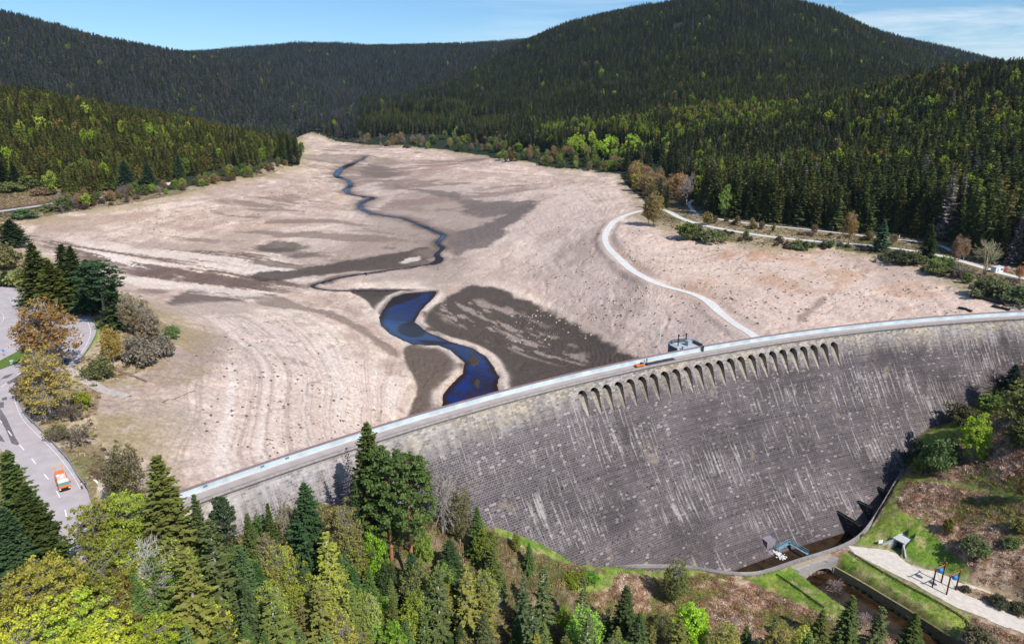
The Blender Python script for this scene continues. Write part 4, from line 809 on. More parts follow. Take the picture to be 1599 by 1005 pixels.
# ------------------------------------------------------------------ intake tower on the water side
M_TWALL = plain('tower_concrete', (0.11, 0.115, 0.13), 0.85, 0.2, 0.8); M_TFLOOR = plain('tower_floor', (0.40, 0.44, 0.47), 0.8, 0.12, 0.8); M_STEEL = plain('dark_steel', (0.035, 0.04, 0.05), 0.5, 0.1, 2, metal=0.3)
M_BLUEPAINT = plain('blue_paint', (0.22, 0.43, 0.60), 0.5, 0.08, 2); M_GREYBOX = plain('grey_cabinet', (0.33, 0.38, 0.43), 0.5, 0.1, 2); M_WHITE = plain('white_paint', (0.75, 0.75, 0.74), 0.6, 0.06, 2)
tp = at_z(1077, 545.5, 0.3); tph = math.atan2(tp[1] - DC[1], tp[0] - DC[0]); tc_ = polar(tph, 513.0, 0.6)
tower = empty('intake_tower', tc_, tph); tag(tower, 'round dark intake tower with blue railing on the water side of the dam', 'tower')
def half_round(r, ext, n=20):
    return [(-ext, -r)] + [(r * 0.85 * math.sin(math.pi * i / n), -r * math.cos(math.pi * i / n)) for i in range(n + 1)] + [(-ext, r)]
def prism(pts, z0, z1, m=0):
    q = len(pts); V = [(x, y, z0) for x, y in pts] + [(x, y, z1) for x, y in pts]
    return V, [(j, (j + 1) % q, q + (j + 1) % q, q + j) for j in range(q)] + [tuple(range(q - 1, -1, -1)), tuple(range(q, 2 * q))]
TR = 5.4
b_ = MB(); b_.add(*prism(half_round(TR, 4.0), -45, -0.45)); b_.build('shaft', M_TWALL, tower)
b_ = MB(); b_.add(*prism(half_round(TR - 0.3, 3.85), -0.446, -0.30)); b_.build('platform', M_TFLOOR, tower)
b_ = MB(); hr = half_round(TR, 3.4)
outer, innr = half_round(TR, 3.4), half_round(TR - 0.16, 3.4); q = len(outer)
b_.add([(x, y, -0.446) for x, y in outer] + [(x, y, 0.9) for x, y in outer] + [(x, y, 0.9) for x, y in innr] + [(x, y, -0.29) for x, y in innr], [(a * q + j, a * q + j + 1, b2 * q + j + 1, b2 * q + j) for a, b2 in ((0, 1), (1, 2), (2, 3)) for j in range(q - 1)])
b_.build('parapet_ring', M_TWALL, tower)
b_ = MB()
for i in range(0, q, 2): b_.tube([(outer[i][0], outer[i][1], 0.9), (outer[i][0], outer[i][1], 1.35)], 0.05, 5)
b_.tube([(x, y, 1.35) for x, y in outer], 0.05, 5); b_.build('railing', M_BLUEPAINT, tower)
b_ = MB(); b_.box((0.2, -2.4, 0.55), (1.5, 1.7, 1.7)); b_.box((0.2, -2.4, 1.45), (1.7, 1.9, 0.1)); b_.build('control_cabinet', M_GREYBOX, tower)
for y in (-2.0, 1.3):
    b_ = MB(); b_.box((1.2, y, 1.6), (0.28, 0.28, 3.8)); b_.box((1.2, y, 3.55), (0.6, 0.35, 0.5)); b_.build('hoist_post', M_STEEL, tower)
b_ = MB(); b_.box((1.2, -0.35, 3.2), (0.14, 3.1, 0.14)); b_.build('hoist_beam', M_STEEL, tower)
b_ = MB(); b_.box((-2.6, 2.2, 0.3), (0.8, 0.6, 1.2)); b_.build('winch', M_GREYBOX, tower)
mp_ = empty('mast', tc_ + np.array([-7.6, 2.6, 0])); tag(mp_, 'thin pale mast beside the intake tower', 'mast')
b_ = MB(); b_.tube([(0, 0, -20), (0, 0, 5), (0, 0, 10.5)], [0.14, 0.09, 0.05], 6); b_.build('pole', M_WHITE, mp_)
b_ = MB(); b_.box((0, 0, 10.4), (0.5, 0.12, 0.12)); b_.build('lamp_head', M_GREYBOX, mp_)
gp_ = empty('steel_gate', polar(tph - 0.006, 506.6, 0.05), tph); tag(gp_, 'small dark steel gate post at the tower entrance on the crest road', 'gate')
b_ = MB(); b_.box((0, 0, 0.95), (0.2, 0.7, 1.9)); b_.box((0, 0, 2.0), (0.3, 0.8, 0.12)); b_.build('post', M_STEEL, gp_)

# ------------------------------------------------------------------ walls, bridge and outlet below the dam
def thick_wall(name, line, th, depth, mat, label, cat, cope=None, z_list=None, parent=None):
    line = np.asarray(line); d = np.gradient(line[:, :2], axis=0); d /= np.linalg.norm(d, axis=1)[:, None]; nr = np.c_[-d[:, 1], d[:, 0]] * th / 2; n = len(line)
    loc = line[n // 2].copy(); top = line[:, 2]; bot = top - depth if np.isscalar(depth) else np.asarray(depth)
    Lx, Rx = line[:, :2] + nr, line[:, :2] - nr
    V = np.r_[np.c_[Lx, bot], np.c_[Lx, top], np.c_[Rx, top], np.c_[Rx, bot]] - loc
    s = np.r_[0, np.cumsum(np.linalg.norm(np.diff(line[:, :2], axis=0), axis=1))]
    UV = np.r_[np.c_[s, bot], np.c_[s, top], np.c_[s, top + th], np.c_[s, bot - 1.7]]
    F = [(a * n + i, a * n + i + 1, ((a + 1) % 4) * n + i + 1, ((a + 1) % 4) * n + i) for a in range(4) for i in range(n - 1)] + [(0, n, 2 * n, 3 * n), (n - 1, 4 * n - 1, 3 * n - 1, 2 * n - 1)]
    me = mesh_np(name, V, F, [mat]); add_uv(me, UV)
    bm = bmesh.new(); bm.from_mesh(me); bmesh.ops.recalc_face_normals(bm, faces=bm.faces); bm.to_mesh(me); bm.free()
    o = link(name, me, parent)
    if parent is None: o.location = loc
    if label: tag(o, label, cat)
    return o
wl_ = wall_line.copy(); wl_[:, 2] += 0.55
thick_wall('pool_wall', wl_, 1.25, 9.0, M_WALLST, 'low pale stone wall curving along the dam foot round the brown pool', 'wall')
M_SHADEST = stone_mat('shade_dark_stone', 0.8, 0.45, base=(0.035, 0.032, 0.034), dark=(0.02, 0.02, 0.022), mort=(0.05, 0.046, 0.046), streaks=False, light_top=False)  # near-black tone carries the channel's shade on the cross walls in its colour
# cross walls stepping up the spillway channel
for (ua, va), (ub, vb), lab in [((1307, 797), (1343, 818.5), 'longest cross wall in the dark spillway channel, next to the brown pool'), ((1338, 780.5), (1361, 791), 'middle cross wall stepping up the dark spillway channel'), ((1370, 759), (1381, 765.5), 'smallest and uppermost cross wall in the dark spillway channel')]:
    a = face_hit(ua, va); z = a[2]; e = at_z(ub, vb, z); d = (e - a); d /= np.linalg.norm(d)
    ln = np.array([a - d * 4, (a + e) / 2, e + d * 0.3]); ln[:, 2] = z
    o = thick_wall('cross_wall', ln, 1.0, 9.0, M_SHADEST, lab, 'wall'); o['group'] = 'cross walls in the spillway channel'; q_ = ln - np.array(o.location); q_[:, 2] += 0.14; thick_wall('coping', q_, 1.1, 0.137, M_WALLST, None, None, parent=o)
# bridge: roadway behind the pool wall, one arch over the stream
BP = [at_z(u, v, -46.75) for u, v in [(1160, 905), (1192, 899), (1230, 890), (1262, 879), (1295, 868.5), (1330, 857)]]
bl = smooth_line(BP, 1.2)
bridge = empty('stone_bridge', bl[len(bl) // 2]); tag(bridge, 'small stone arch bridge over the brown stream below the dam', 'bridge'); bloc = np.array(bridge.location)
ribbon('bridge_path', bl - bloc, 1.75, plain('bridge_earth', (0.36, 0.29, 0.215), 0.95, 0.2, 0.7), 0.05, None, bridge)
# spandrel wall with arch, on the downstream side
f0, f1 = at_z(1236, 897.5, -46.6), at_z(1326, 866.5, -46.6); fd = (f1 - f0)[:2]; FL = np.linalg.norm(fd); fd /= FL; fn = np.array([fd[1], -fd[0]])
c0 = at_z(1249, 905, -51); c1 = at_z(1297, 893, -51); sa = np.dot(c0[:2] - f0[:2], fd); sb = np.dot(c1[:2] - f0[:2], fd); sa = max(sa, 1.5); sb = min(sb, FL - 2)
am, ar = (sa + sb) / 2, (sb - sa) / 2; z_sp, rise = -51.2, 3.2
ss = np.r_[0, sa, [am - ar * math.cos(math.pi * i / 16) for i in range(1, 16)], sb, FL]; zb = np.r_[-53, -53, [z_sp + rise * math.sin(math.pi * i / 16) for i in range(1, 16)], -53, -53]
ss = np.r_[0, sa - 0.001, sa, ss[2:17], sb, sb + 0.001, FL]; zb = np.r_[-53.5, -53.5, z_sp, zb[2:17], z_sp, -53.5, -53.5]
V = []; UV = []
for dep in (0.0, 3.6):
    for s, z in zip(ss, zb):
        for zz in (z, -46.55 if dep == 0 else -46.85):
            q_ = f0[:2] + fd * s - fn * dep; V.append([q_[0], q_[1], zz] - bloc); UV.append((s, zz))
n = len(ss); F = []
for dpt in (0, 1):
    o_ = dpt * 2 * n; F += [(o_ + 2 * i, o_ + 2 * i + 2, o_ + 2 * i + 3, o_ + 2 * i + 1) for i in range(n - 1)]
F += [(2 * i, 2 * i + 2, 2 * n + 2 * i + 2, 2 * n + 2 * i) for i in range(n - 1)] + [(2 * i + 1, 2 * i + 3, 2 * n + 2 * i + 3, 2 * n + 2 * i + 1) for i in range(n - 1)] + [(0, 1, 2 * n + 1, 2 * n), (2 * n - 2, 2 * n - 1, 4 * n - 1, 4 * n - 2)]
me = mesh_np('arch_span', V, F, [M_WALLST]); add_uv(me, UV); bm = bmesh.new(); bm.from_mesh(me); bmesh.ops.recalc_face_normals(bm, faces=bm.faces); bm.to_mesh(me); bm.free(); link('arch_span', me, bridge)
pw = np.array([[*(f0[:2] + fd * s + fn * -0.25), -46.1] for s in np.linspace(0.2, FL - 0.2, 12)]); thick_wall('bridge_parapet', pw - bloc, 0.5, 0.75, M_WALLST, None, None, parent=bridge)
ring = MB()
for i in range(16):
    a_, b2 = math.pi * i / 16, math.pi * (i + 0.86) / 16
    pts = [(am - (ar + e) * math.cos(t), z_sp + (rise + e) * math.sin(t)) for t, e in ((a_, 0), (b2, 0), (b2, 0.5), (a_, 0.5))]
    A = [np.array([*(f0[:2] + fd * s + fn * 0.03), z]) - bloc for s, z in pts]; B = [np.array([*(f0[:2] + fd * s - fn * 0.25), z]) - bloc for s, z in pts]
    ring.add(A + B, [(0, 1, 2, 3), (0, 4, 5, 1), (1, 5, 6, 2), (2, 6, 7, 3), (3, 7, 4, 0)])
ring.build('arch_ring', plain('arch_stone', (0.35, 0.32, 0.31), 0.9, 0.25, 1.2), bridge)
# stream side walls
rw = smooth_line([at_z(u, v, -48.3) for u, v in [(1304, 884), (1345, 907), (1380, 928), (1420, 952), (1475, 987), (1520, 1015)]], 2)
M_RW = stone_mat('bank_stone', 0.8, 0.45, base=(0.30, 0.25, 0.12), dark=(0.17, 0.15, 0.07), mort=(0.32, 0.28, 0.15), streaks=False, light_top=False)
thick_wall('stream_wall', rw, 0.6, 4.5, M_RW, 'brown overgrown bank wall along the stream beside the gravel forecourt', 'wall')
lw = smooth_line([at_z(u, v, -49.6) for u, v in [(1244, 893), (1262, 913), (1296, 938), (1340, 970), (1400, 1012)]], 2)
thick_wall('stream_wall', lw, 0.5, 3.4, M_RW, 'straight grass-topped bank wall on the bridge meadow side of the stream', 'wall')
# outlet house with blue railing and white water
oh = face_hit(1201, 850); oph = math.atan2(oh[1] - DC[1], oh[0] - DC[0]); outlet = empty('outlet_house', (oh[0], oh[1], -51.0), oph); tag(outlet, 'pale square outlet block at the dam foot pouring white water', 'outlet')
b_ = MB(); b_.box((1.0, 0, 1.6), (3.6, 3.4, 5.0)); b_.build('block', plain('outlet_concrete', (0.23, 0.20, 0.23), 0.85, 0.22, 0.6), outlet)
b_ = MB(); b_.box((-0.84, -0.9, 0.9), (0.12, 0.9, 1.5)); b_.build('opening', M_STEEL, outlet)
def foam():
    r = np.random.default_rng(3); m = MB()
    for i in range(110):
        f = r.random(); c = (-1.0 - 4.2 * f + r.normal(0, .2), -1.0 - 0.6 * f + r.normal(0, 0.35 + 0.35 * f), 1.0 - 0.95 * min(1, f * 1.6) + abs(r.normal(0, .15)) ); s = 0.16 + 0.2 * r.random()
        m.lathe([(0.05 * s, -0.5 * s), (0.7 * s, -0.3 * s), (1.0 * s, 0.0), (0.65 * s, 0.4 * s), (0.08 * s, 0.6 * s)], 7, c)
    return m
fo = foam().build('white_water', plain('foam', (0.62, 0.62, 0.63), 0.6, 0.1, 3, bump=0.3), None, True); fo.location = (oh[0], oh[1], -51.0); fo.rotation_euler = (0, 0, oph); tag(fo, 'white foaming water rushing from the outlet into the brown pool', 'water jet'); fo['kind'] = 'thing'
M_LBLUE = plain('light_blue_steel', (0.17, 0.33, 0.42), 0.5, 0.08, 2)
p0, p1, p2 = at_z(1214, 857, -49.2), at_z(1232, 847.5, -49.2), at_z(1260, 864, -49.2)
wk = empty('walkway', p1); tag(wk, 'light blue railed steel walkway over the brown pool by the outlet', 'walkway'); lw_ = np.array(wk.location)
for nm, A, B in (('deck', p0, p1), ('deck', p1, p2)):
    d = B - A; Lg = np.linalg.norm(d); d /= Lg; rz = math.atan2(d[1], d[0]); c = (A + B) / 2 - lw_
    b_ = MB(); b_.box(c, (Lg + (0.6 if nm == 'deck' else 0), 0.9, 0.14), rz); b_.build('deck', M_LBLUE, wk)
    for s in (-1, 1):
        nr = np.array([-d[1], d[0], 0]) * 0.45 * s; b_ = MB()
        for h in (0.55, 1.1): b_.tube([A - lw_ + nr + (0, 0, h), B - lw_ + nr + (0, 0, h)], 0.06, 5)
        for t in np.linspace(0, 1, max(3, int(Lg / 1.5))): b_.tube([A - lw_ + (B - A) * t + nr + (0, 0, 0.07), A - lw_ + (B - A) * t + nr + (0, 0, 1.1)], 0.055, 5)
        b_.build('railing', M_LBLUE, wk)
    for t in (0.1, 0.9):
        b_ = MB(); b_.tube([A - lw_ + (B - A) * t + (0, 0, -0.07), A - lw_ + (B - A) * t + (0, 0, -4)], 0.12, 6); b_.build('support', M_STEEL, wk)
# ------------------------------------------------------------------ trees: prototypes
def leaf_mat(name='foliage', trans=0.32):
    m, nt, N, L, b = new_mat(name); N.remove(b)
    out = N.get('Material Output'); oi = N.new('ShaderNodeObjectInfo'); tc = N.new('ShaderNodeTexCoord')
    no = N.new('ShaderNodeTexNoise'); no.inputs['Scale'].default_value = 0.9; no.inputs['Detail'].default_value = 4; no.inputs['Roughness'].default_value = 0.7
    r1 = N.new('ShaderNodeMapRange'); r1.inputs['From Min'].default_value = 0.32; r1.inputs['From Max'].default_value = 0.68; r1.inputs['To Min'].default_value = 0.62; r1.inputs['To Max'].default_value = 1.42
    r2 = N.new('ShaderNodeMapRange'); r2.inputs['To Min'].default_value = 0.68; r2.inputs['To Max'].default_value = 1.32
    mm = N.new('ShaderNodeMath'); mm.operation = 'MULTIPLY'
    hs = N.new('ShaderNodeHueSaturation'); r3 = N.new('ShaderNodeMapRange'); r3.inputs['To Min'].default_value = 0.482; r3.inputs['To Max'].default_value = 0.514
    frac = N.new('ShaderNodeMath'); frac.operation = 'FRACT'; m7 = N.new('ShaderNodeMath'); m7.operation = 'MULTIPLY'; m7.inputs[1].default_value = 7.31
    L.new(tc.outputs['Object'], no.inputs['Vector']); L.new(no.outputs['Fac'], r1.inputs['Value']); L.new(oi.outputs['Random'], r2.inputs['Value'])
    L.new(r1.outputs[0], mm.inputs[0]); L.new(r2.outputs[0], mm.inputs[1]); L.new(mm.outputs[0], hs.inputs['Value'])
    L.new(oi.outputs['Random'], m7.inputs[0]); L.new(m7.outputs[0], frac.inputs[0]); L.new(frac.outputs[0], r3.inputs['Value']); L.new(r3.outputs[0], hs.inputs['Hue'])
    L.new(oi.outputs['Color'], hs.inputs['Color'])
    d = N.new('ShaderNodeBsdfDiffuse'); t = N.new('ShaderNodeBsdfTranslucent'); mx = N.new('ShaderNodeMixShader'); mx.inputs[0].default_value = trans
    L.new(hs.outputs[0], d.inputs['Color']); L.new(hs.outputs[0], t.inputs['Color']); L.new(d.outputs[0], mx.inputs[1]); L.new(t.outputs[0], mx.inputs[2]); L.new(mx.outputs[0], out.inputs['Surface'])
    return m
def bark_mat(name):
    m, nt, N, L, b = new_mat(name); b.inputs['Roughness'].default_value = 0.9; b.inputs['Specular IOR Level'].default_value = 0.1
    oi = N.new('ShaderNodeObjectInfo'); tc = N.new('ShaderNodeTexCoord'); no = N.new('ShaderNodeTexNoise'); no.inputs['Scale'].default_value = 2.0; no.inputs['Detail'].default_value = 5
    mx = N.new('ShaderNodeMix'); mx.data_type = 'RGBA'; mx.blend_type = 'MULTIPLY'; mx.inputs[0].default_value = 1; r1 = N.new('ShaderNodeMapRange'); r1.inputs['To Min'].default_value = 0.5; r1.inputs['To Max'].default_value = 1.5
    L.new(tc.outputs['Object'], no.inputs['Vector']); L.new(no.outputs['Fac'], r1.inputs['Value']); L.new(oi.outputs['Color'], mx.inputs[6]); L.new(r1.outputs[0], mx.inputs[7]); L.new(mx.outputs[2], b.inputs['Base Color'])
    return m
M_LEAF, M_NEEDLE, M_BARK = leaf_mat('leaves', 0.38), leaf_mat('needles', 0.24), bark_mat('bark')
def unit(a): return a / (np.linalg.norm(a, axis=-1, keepdims=True) + 1e-9)
def quads_mesh(name, c, a, b, mat):
    n = len(c); V = np.stack([c - a - b, c + a - b * 0.8, c + a + b * 0.8, c - a + b], 1).reshape(-1, 3)
    return mesh_np(name, V, np.arange(4 * n).reshape(n, 4), [mat])

def conifer(seed, h=26.0, R=4.3, nw=34, nb=7, ncl=6, keep=1.0, droop=0.30, base=0.08, pw=0.8, size=1.0, limbs=False):
    r = np.random.default_rng(seed); c, a, b = [], [], []; T = MB()
    T.tube([(0, 0, -0.8), (0.05, 0, h * 0.3), (0, 0.06, h * 0.7), (0, 0, h * 0.985)], [h * 0.0135, h * 0.011, h * 0.006, 0.02], 7)
    for k in range(nw):
        f = base + (1 - base) * (k / (nw - 1)) ** 0.92; z0 = f * h * 0.985
        Lb = R * (1 - f) ** pw * (0.78 + 0.4 * r.random()) + 0.25
        n = max(3, int(round(nb * (0.55 + 0.45 * (1 - f))))); az0 = r.random() * 6.28
        for j in range(n):
            if r.random() > keep + 0.25 * f: continue
            az_ = az0 + 6.283 * j / n + r.normal(0, 0.18); L = Lb * (0.72 + 0.5 * r.random()); up = 0.35 * f - droop * (1 - f) * (0.6 + 0.8 * r.random())
            d = np.array([math.cos(az_), math.sin(az_), 0]); sd = np.array([-d[1], d[0], 0])
            nc = max(2, int(round(ncl * L / R + 1)))
            tip = d * L + np.array([0, 0, up * L + 0.10 * L])
            if limbs and L > 0.8: T.tube([(0, 0, z0), tuple(tip * 0.55 + np.array([0, 0, z0 - 0.05 * L])), tuple(tip * 0.9 + np.array([0, 0, z0]))], [0.06, 0.045, 0.015], 3, cap=False)
            for q in range(nc):
                t = 0.22 + 0.78 * (q + 0.6 * r.random()) / nc
                if keep < 0.9 and r.random() > 0.55 + 0.5 * t: continue
                p = d * L * t + np.array([0, 0, z0 + up * L * t + 0.10 * L * t * t]) + r.normal(0, 0.07, 3)
                wd = (0.26 + 0.32 * (1 - t) * L / 2.5) * size * (0.8 + 0.5 * r.random()); ln = (0.34 + 0.5 * L / nc) * size * (0.8 + 0.4 * r.random())
                dd = unit(d + sd * r.normal(0, 0.35) + np.array([0, 0, up + r.normal(0, 0.18)])); ss = unit(np.cross(dd, [0, 0, 1]) + np.array([0, 0, r.normal(0, 0.3)]))
                c.append(p); a.append(dd * ln); b.append(ss * wd)
                hang = unit(np.array([d[0] * 0.25, d[1] * 0.25, -1.0]) + r.normal(0, 0.25, 3)); hl = (0.20 + 0.22 * r.random() * L / 2) * size
                s2 = unit(sd * r.normal(0, 1) + d * r.normal(0, 1)); c.append(p + hang * hl * 0.9 + sd * r.normal(0, 0.25 * wd)); a.append(hang * hl); b.append(s2 * wd * 0.6)
                if q < nc - 1:
                    sg = 1 if r.random() < 0.5 else -1; e = unit(d * 0.7 + sd * sg); c.append(p + e * wd * 1.2); a.append(e * ln * 0.75); b.append(unit(np.cross(e, [0, 0, 1]) + r.normal(0, 0.25, 3)) * wd * 0.55)
    return quads_mesh('conifer_crown', np.array(c), np.array(a), np.array(b), M_NEEDLE), T.mesh('conifer_trunk', [M_BARK], True)

def skeleton(r, h, w, ncl, trunk_f=0.3, shape=1.0, lean=0.0, low=0.2):
    """clump centres in an uneven crown and the limbs that carry them"""
    cen = []; nl = np.array([r.normal(0, 1, 3) for _ in range(7)]); nl = unit(nl); amp = r.random(7) * 0.35
    while len(cen) < ncl:
        p = r.normal(0, 1, 3); p = p / np.linalg.norm(p); k = r.random() ** 0.45
        bulge = 0.82 + sum(am * max(0, float(p @ q)) ** 3 for am, q in zip(amp, nl)); rr_ = k * bulge
        zf = p[2] * rr_; taper = 1.0 if shape >= 1 else (1 - (zf * 0.5 + 0.5)) * (1 - shape) * 1.2 + shape
        q = np.array([p[0] * rr_ * w / 2 * taper, p[1] * rr_ * w / 2 * taper, h * (low + (1 - low) * 0.5) + zf * h * (1 - low) * 0.5])
        if q[2] > h * low * 0.8: cen.append(q)
    return np.array(cen)
def limbs_mesh(r, cen, h, nmain=7, rt=0.02, trunk_f=0.35, twigs=0, thin=1.0, stems=1):
    T = MB(); top = np.array([r.normal(0, 0.3), r.normal(0, 0.3), h * 0.86])
    def tpt(f): return np.array([0.3 * math.sin(2.2 * f), 0.25 * math.sin(3.1 * f + 1), 0]) * min(1, f * 2) * h * 0.02 + top * f
    if stems == 1: T.tube([tuple(np.array([0, 0, -0.7]))] + [tuple(tpt(f)) for f in (0.15, 0.4, 0.65, 0.85, 1.0)], [h * rt, h * rt * 0.9, h * rt * 0.7, h * rt * 0.45, h * rt * 0.25, 0.02], 7)
    sts = []
    if stems > 1:
        for s in range(stems):
            d = r.normal(0, 1, 2); d = d / np.linalg.norm(d) * h * (0.06 + 0.09 * r.random()); e = np.array([d[0] * 1.6, d[1] * 1.6, h * (0.8 + 0.18 * r.random())])
            T.tube([(d[0] * .15, d[1] * .15, -0.5), (d[0] * 0.6, d[1] * 0.6, h * 0.35), tuple(e)], [h * rt * 0.6, h * rt * 0.4, 0.02], 5); sts.append(e)
    lab = r.integers(0, nmain, len(cen)); order = np.argsort(np.arctan2(cen[:, 1], cen[:, 0]) + cen[:, 2] * 0.9); grp = np.array_split(order, nmain)
    for g in grp:
        if len(g) == 0: continue
        m = cen[g].mean(0); f0_ = trunk_f + (0.75 - trunk_f) * r.random() * 0.9
        st = tpt(f0_) if stems == 1 else sts[r.integers(0, stems)] * 0.5; st = st if st[2] < m[2] + h * 0.1 else tpt(max(0.2, m[2] / h * 0.7))
        mid = (st + m) / 2 + r.normal(0, 0.03 * h, 3)
        T.tube([tuple(st), tuple(mid), tuple(m)], [h * rt * 0.42 * thin, h * rt * 0.3 * thin, h * rt * 0.2 * thin], 5, cap=False)
        for i in g:
            a = st + (m - st) * (0.45 + 0.55 * r.random()); T.tube([tuple(a), tuple((a + cen[i]) / 2 + r.normal(0, 0.02 * h, 3)), tuple(cen[i])], [h * rt * 0.16 * thin, h * rt * 0.1 * thin, 0.015], 4, cap=False)
            for _ in range(twigs):
                dv = unit(cen[i] - np.array([0, 0, h * 0.3]) + r.normal(0, 0.45 * np.linalg.norm(cen[i] - np.array([0, 0, h * 0.3])), 3)); s0 = a + (cen[i] - a) * (0.4 + 0.6 * r.random()); ln = h * (0.05 + 0.06 * r.random())
                T.tube([tuple(s0), tuple(s0 + dv * ln * 0.5 + r.normal(0, 0.08, 3)), tuple(s0 + dv * ln)], [0.028 * thin, 0.02 * thin, 0.008], 3, cap=False)
    return T
def broadleaf(seed, h=16.0, w=11.0, ncl=120, per=42, leaf=0.23, shape=1.0, low=0.2, rt=0.016, clump=0.085, upright=0.0, stems=1, twigs=0):
    r = np.random.default_rng(seed); cen = skeleton(r, h, w, ncl, shape=shape, low=low); n = ncl * per
    ci = np.repeat(np.arange(ncl), per); cr = clump * w * (0.65 + 0.7 * r.random(ncl))
    o = unit(r.normal(0, 1, (n, 3))) * (r.random(n)[:, None] ** 0.5) * cr[ci][:, None]; o[:, 2] *= 0.62 + upright
    c = cen[ci] + o; a = unit(r.normal(0, 1, (n, 3)) + np.array([0, 0, upright * 1.5])); bb = unit(np.cross(a, unit(r.normal(0, 1, (n, 3)) + np.array([0, 0, 1.1]))))
    s = leaf * (0.6 + 0.8 * r.random(n))[:, None]
    return quads_mesh('broadleaf_crown', c, a * s, bb * s * 0.75, M_LEAF), limbs_mesh(r, cen, h, rt=rt, stems=stems, twigs=twigs).mesh('broadleaf_trunk', [M_BARK], True)
def bare(seed, h=15.0, w=8.0, ncl=90, twigs=9, stems=1, shape=1.0, low=0.2, thin=1.0):
    r = np.random.default_rng(seed); cen = skeleton(r, h, w, ncl, shape=shape, low=low)
    return limbs_mesh(r, cen, h, nmain=9, rt=0.017, twigs=twigs, stems=stems, thin=thin, trunk_f=0.2).mesh('bare_limbs', [M_BARK], True)
def pine(seed, h=30.0, R=4.0, low=0.45, ncl=190, per=44):
    r = np.random.default_rng(seed); cen = []
    for k in range(ncl):
        f = r.random() ** 0.85; z = h * (low + (1 - low) * f); env = R * (0.35 + 0.65 * math.sin(math.pi * min(1, (0.12 + 0.80 * f)))) ; an = r.random() * 6.28; q = env * r.random() ** 0.5; cen.append((q * math.cos(an), q * math.sin(an), min(z, h - 0.5)))
    cen = np.array(cen); n = ncl * per; ci = np.repeat(np.arange(ncl), per); o = unit(r.normal(0, 1, (n, 3))) * (r.random(n)[:, None] ** 0.5) * (0.55 + 0.5 * r.random(ncl))[ci][:, None]; o[:, 2] *= 0.5
    c = cen[ci] + o; a = unit(r.normal(0, 1, (n, 3)) + [0, 0, 0.5]); bb = unit(np.cross(a, r.normal(0, 1, (n, 3)))); s = 0.20 * (0.6 + 0.8 * r.random(n))[:, None]
    T = MB(); T.tube([(0, 0, -0.8), (0.1, 0, h * 0.25), (0, 0.12, h * 0.55), (0, 0, h * 0.95)], [h * 0.0135, h * 0.0115, h * 0.008, 0.03], 8); B = MB()
    for p in cen[::2]:
        z0 = max(h * low * 0.98, p[2] - 0.35 * math.hypot(p[0], p[1])); B.tube([(0, 0, z0), tuple(p * [0.5, 0.5, 0] + [0, 0, (z0 + p[2]) / 2]), tuple(p)], [0.06, 0.04, 0.02], 4, cap=False)
    return quads_mesh('pine_crown', c, a * s, bb * s * 0.6, M_NEEDLE), T.mesh('pine_trunk', [M_BARK], True), B.mesh('pine_limbs', [M_BARK], True)
P_ = {}
def add(kind, items, h, w): P_[kind] = (items, h, w)
add('spruce', [conifer(s, nw=40, nb=9, ncl=8, size=0.80, R=4.2) for s in (1, 2, 3)], 26, 8.4)
add('fir', [conifer(s, R=5.0, nw=36, nb=10, ncl=9, droop=0.16, pw=0.72, size=0.82) for s in (11, 12)], 26, 10)
add('thin_spruce', [conifer(s, R=3.8, nw=30, nb=7, ncl=7, keep=0.62, droop=0.5, size=0.80, limbs=True, pw=0.62, base=0.12) for s in (21, 22, 23)], 26, 7.6)
add('mid', [conifer(s, R=4.3, nw=19, nb=6, ncl=3, size=1.55, droop=0.26, pw=0.8, base=0.10) for s in (31, 32, 33, 34)], 26, 8.6)
add('beech', [broadleaf(s, 16, 13, 330, 34, 0.15, low=0.12, clump=0.062, twigs=1, rt=0.018) for s in (41, 42, 43)], 16, 13)
add('oval', [broadleaf(s, 16, 9, 240, 32, 0.15, low=0.08, shape=0.62, clump=0.07, upright=0.5, twigs=1) for s in (51, 52)], 16, 9)
add('birch', [broadleaf(s, 17, 7.5, 330, 19, 0.13, low=0.10, shape=0.8, clump=0.075, upright=0.6, rt=0.011, twigs=3) for s in (61, 62)], 17, 7.5)
add('shrub', [broadleaf(s, 3.2, 4.2, 70, 34, 0.13, low=0.03, clump=0.14, stems=6, rt=0.02, upright=0.4, twigs=1) for s in (71, 72, 73)], 3.2, 4.2)
add('small', [broadleaf(s, 9, 6.5, 110, 22, 0.23, low=0.06, shape=sh, clump=0.10, upright=0.4) for s, sh in ((81, 0.75), (82, 0.6), (83, 1.0))], 9, 6.5)
add('bare', [bare(s, 15, 9, 100, 12, 1, thin=1.5) for s in (91, 92)] + [bare(93, 15, 9, 80, 11, 5, thin=1.6)], 15, 9)
add('bare_shrub', [bare(95, 3.6, 4.6, 70, 12, 9, low=0.02), bare(96, 3.6, 4.6, 70, 12, 9, low=0.02)], 3.6, 4.6)
add('pine', [pine(s) for s in (101, 102)], 30, 8)
add('dead_spruce', [conifer(111, R=3.6, nw=34, nb=9, ncl=2, keep=0.75, droop=0.55, size=0.35, limbs=True)], 26, 7)
GREY, BROWN, SILVER, RED, DARKB = (0.30, 0.27, 0.25), (0.10, 0.075, 0.055), (0.46, 0.43, 0.40), (0.42, 0.17, 0.085), (0.05, 0.042, 0.036)
count_kind = {}
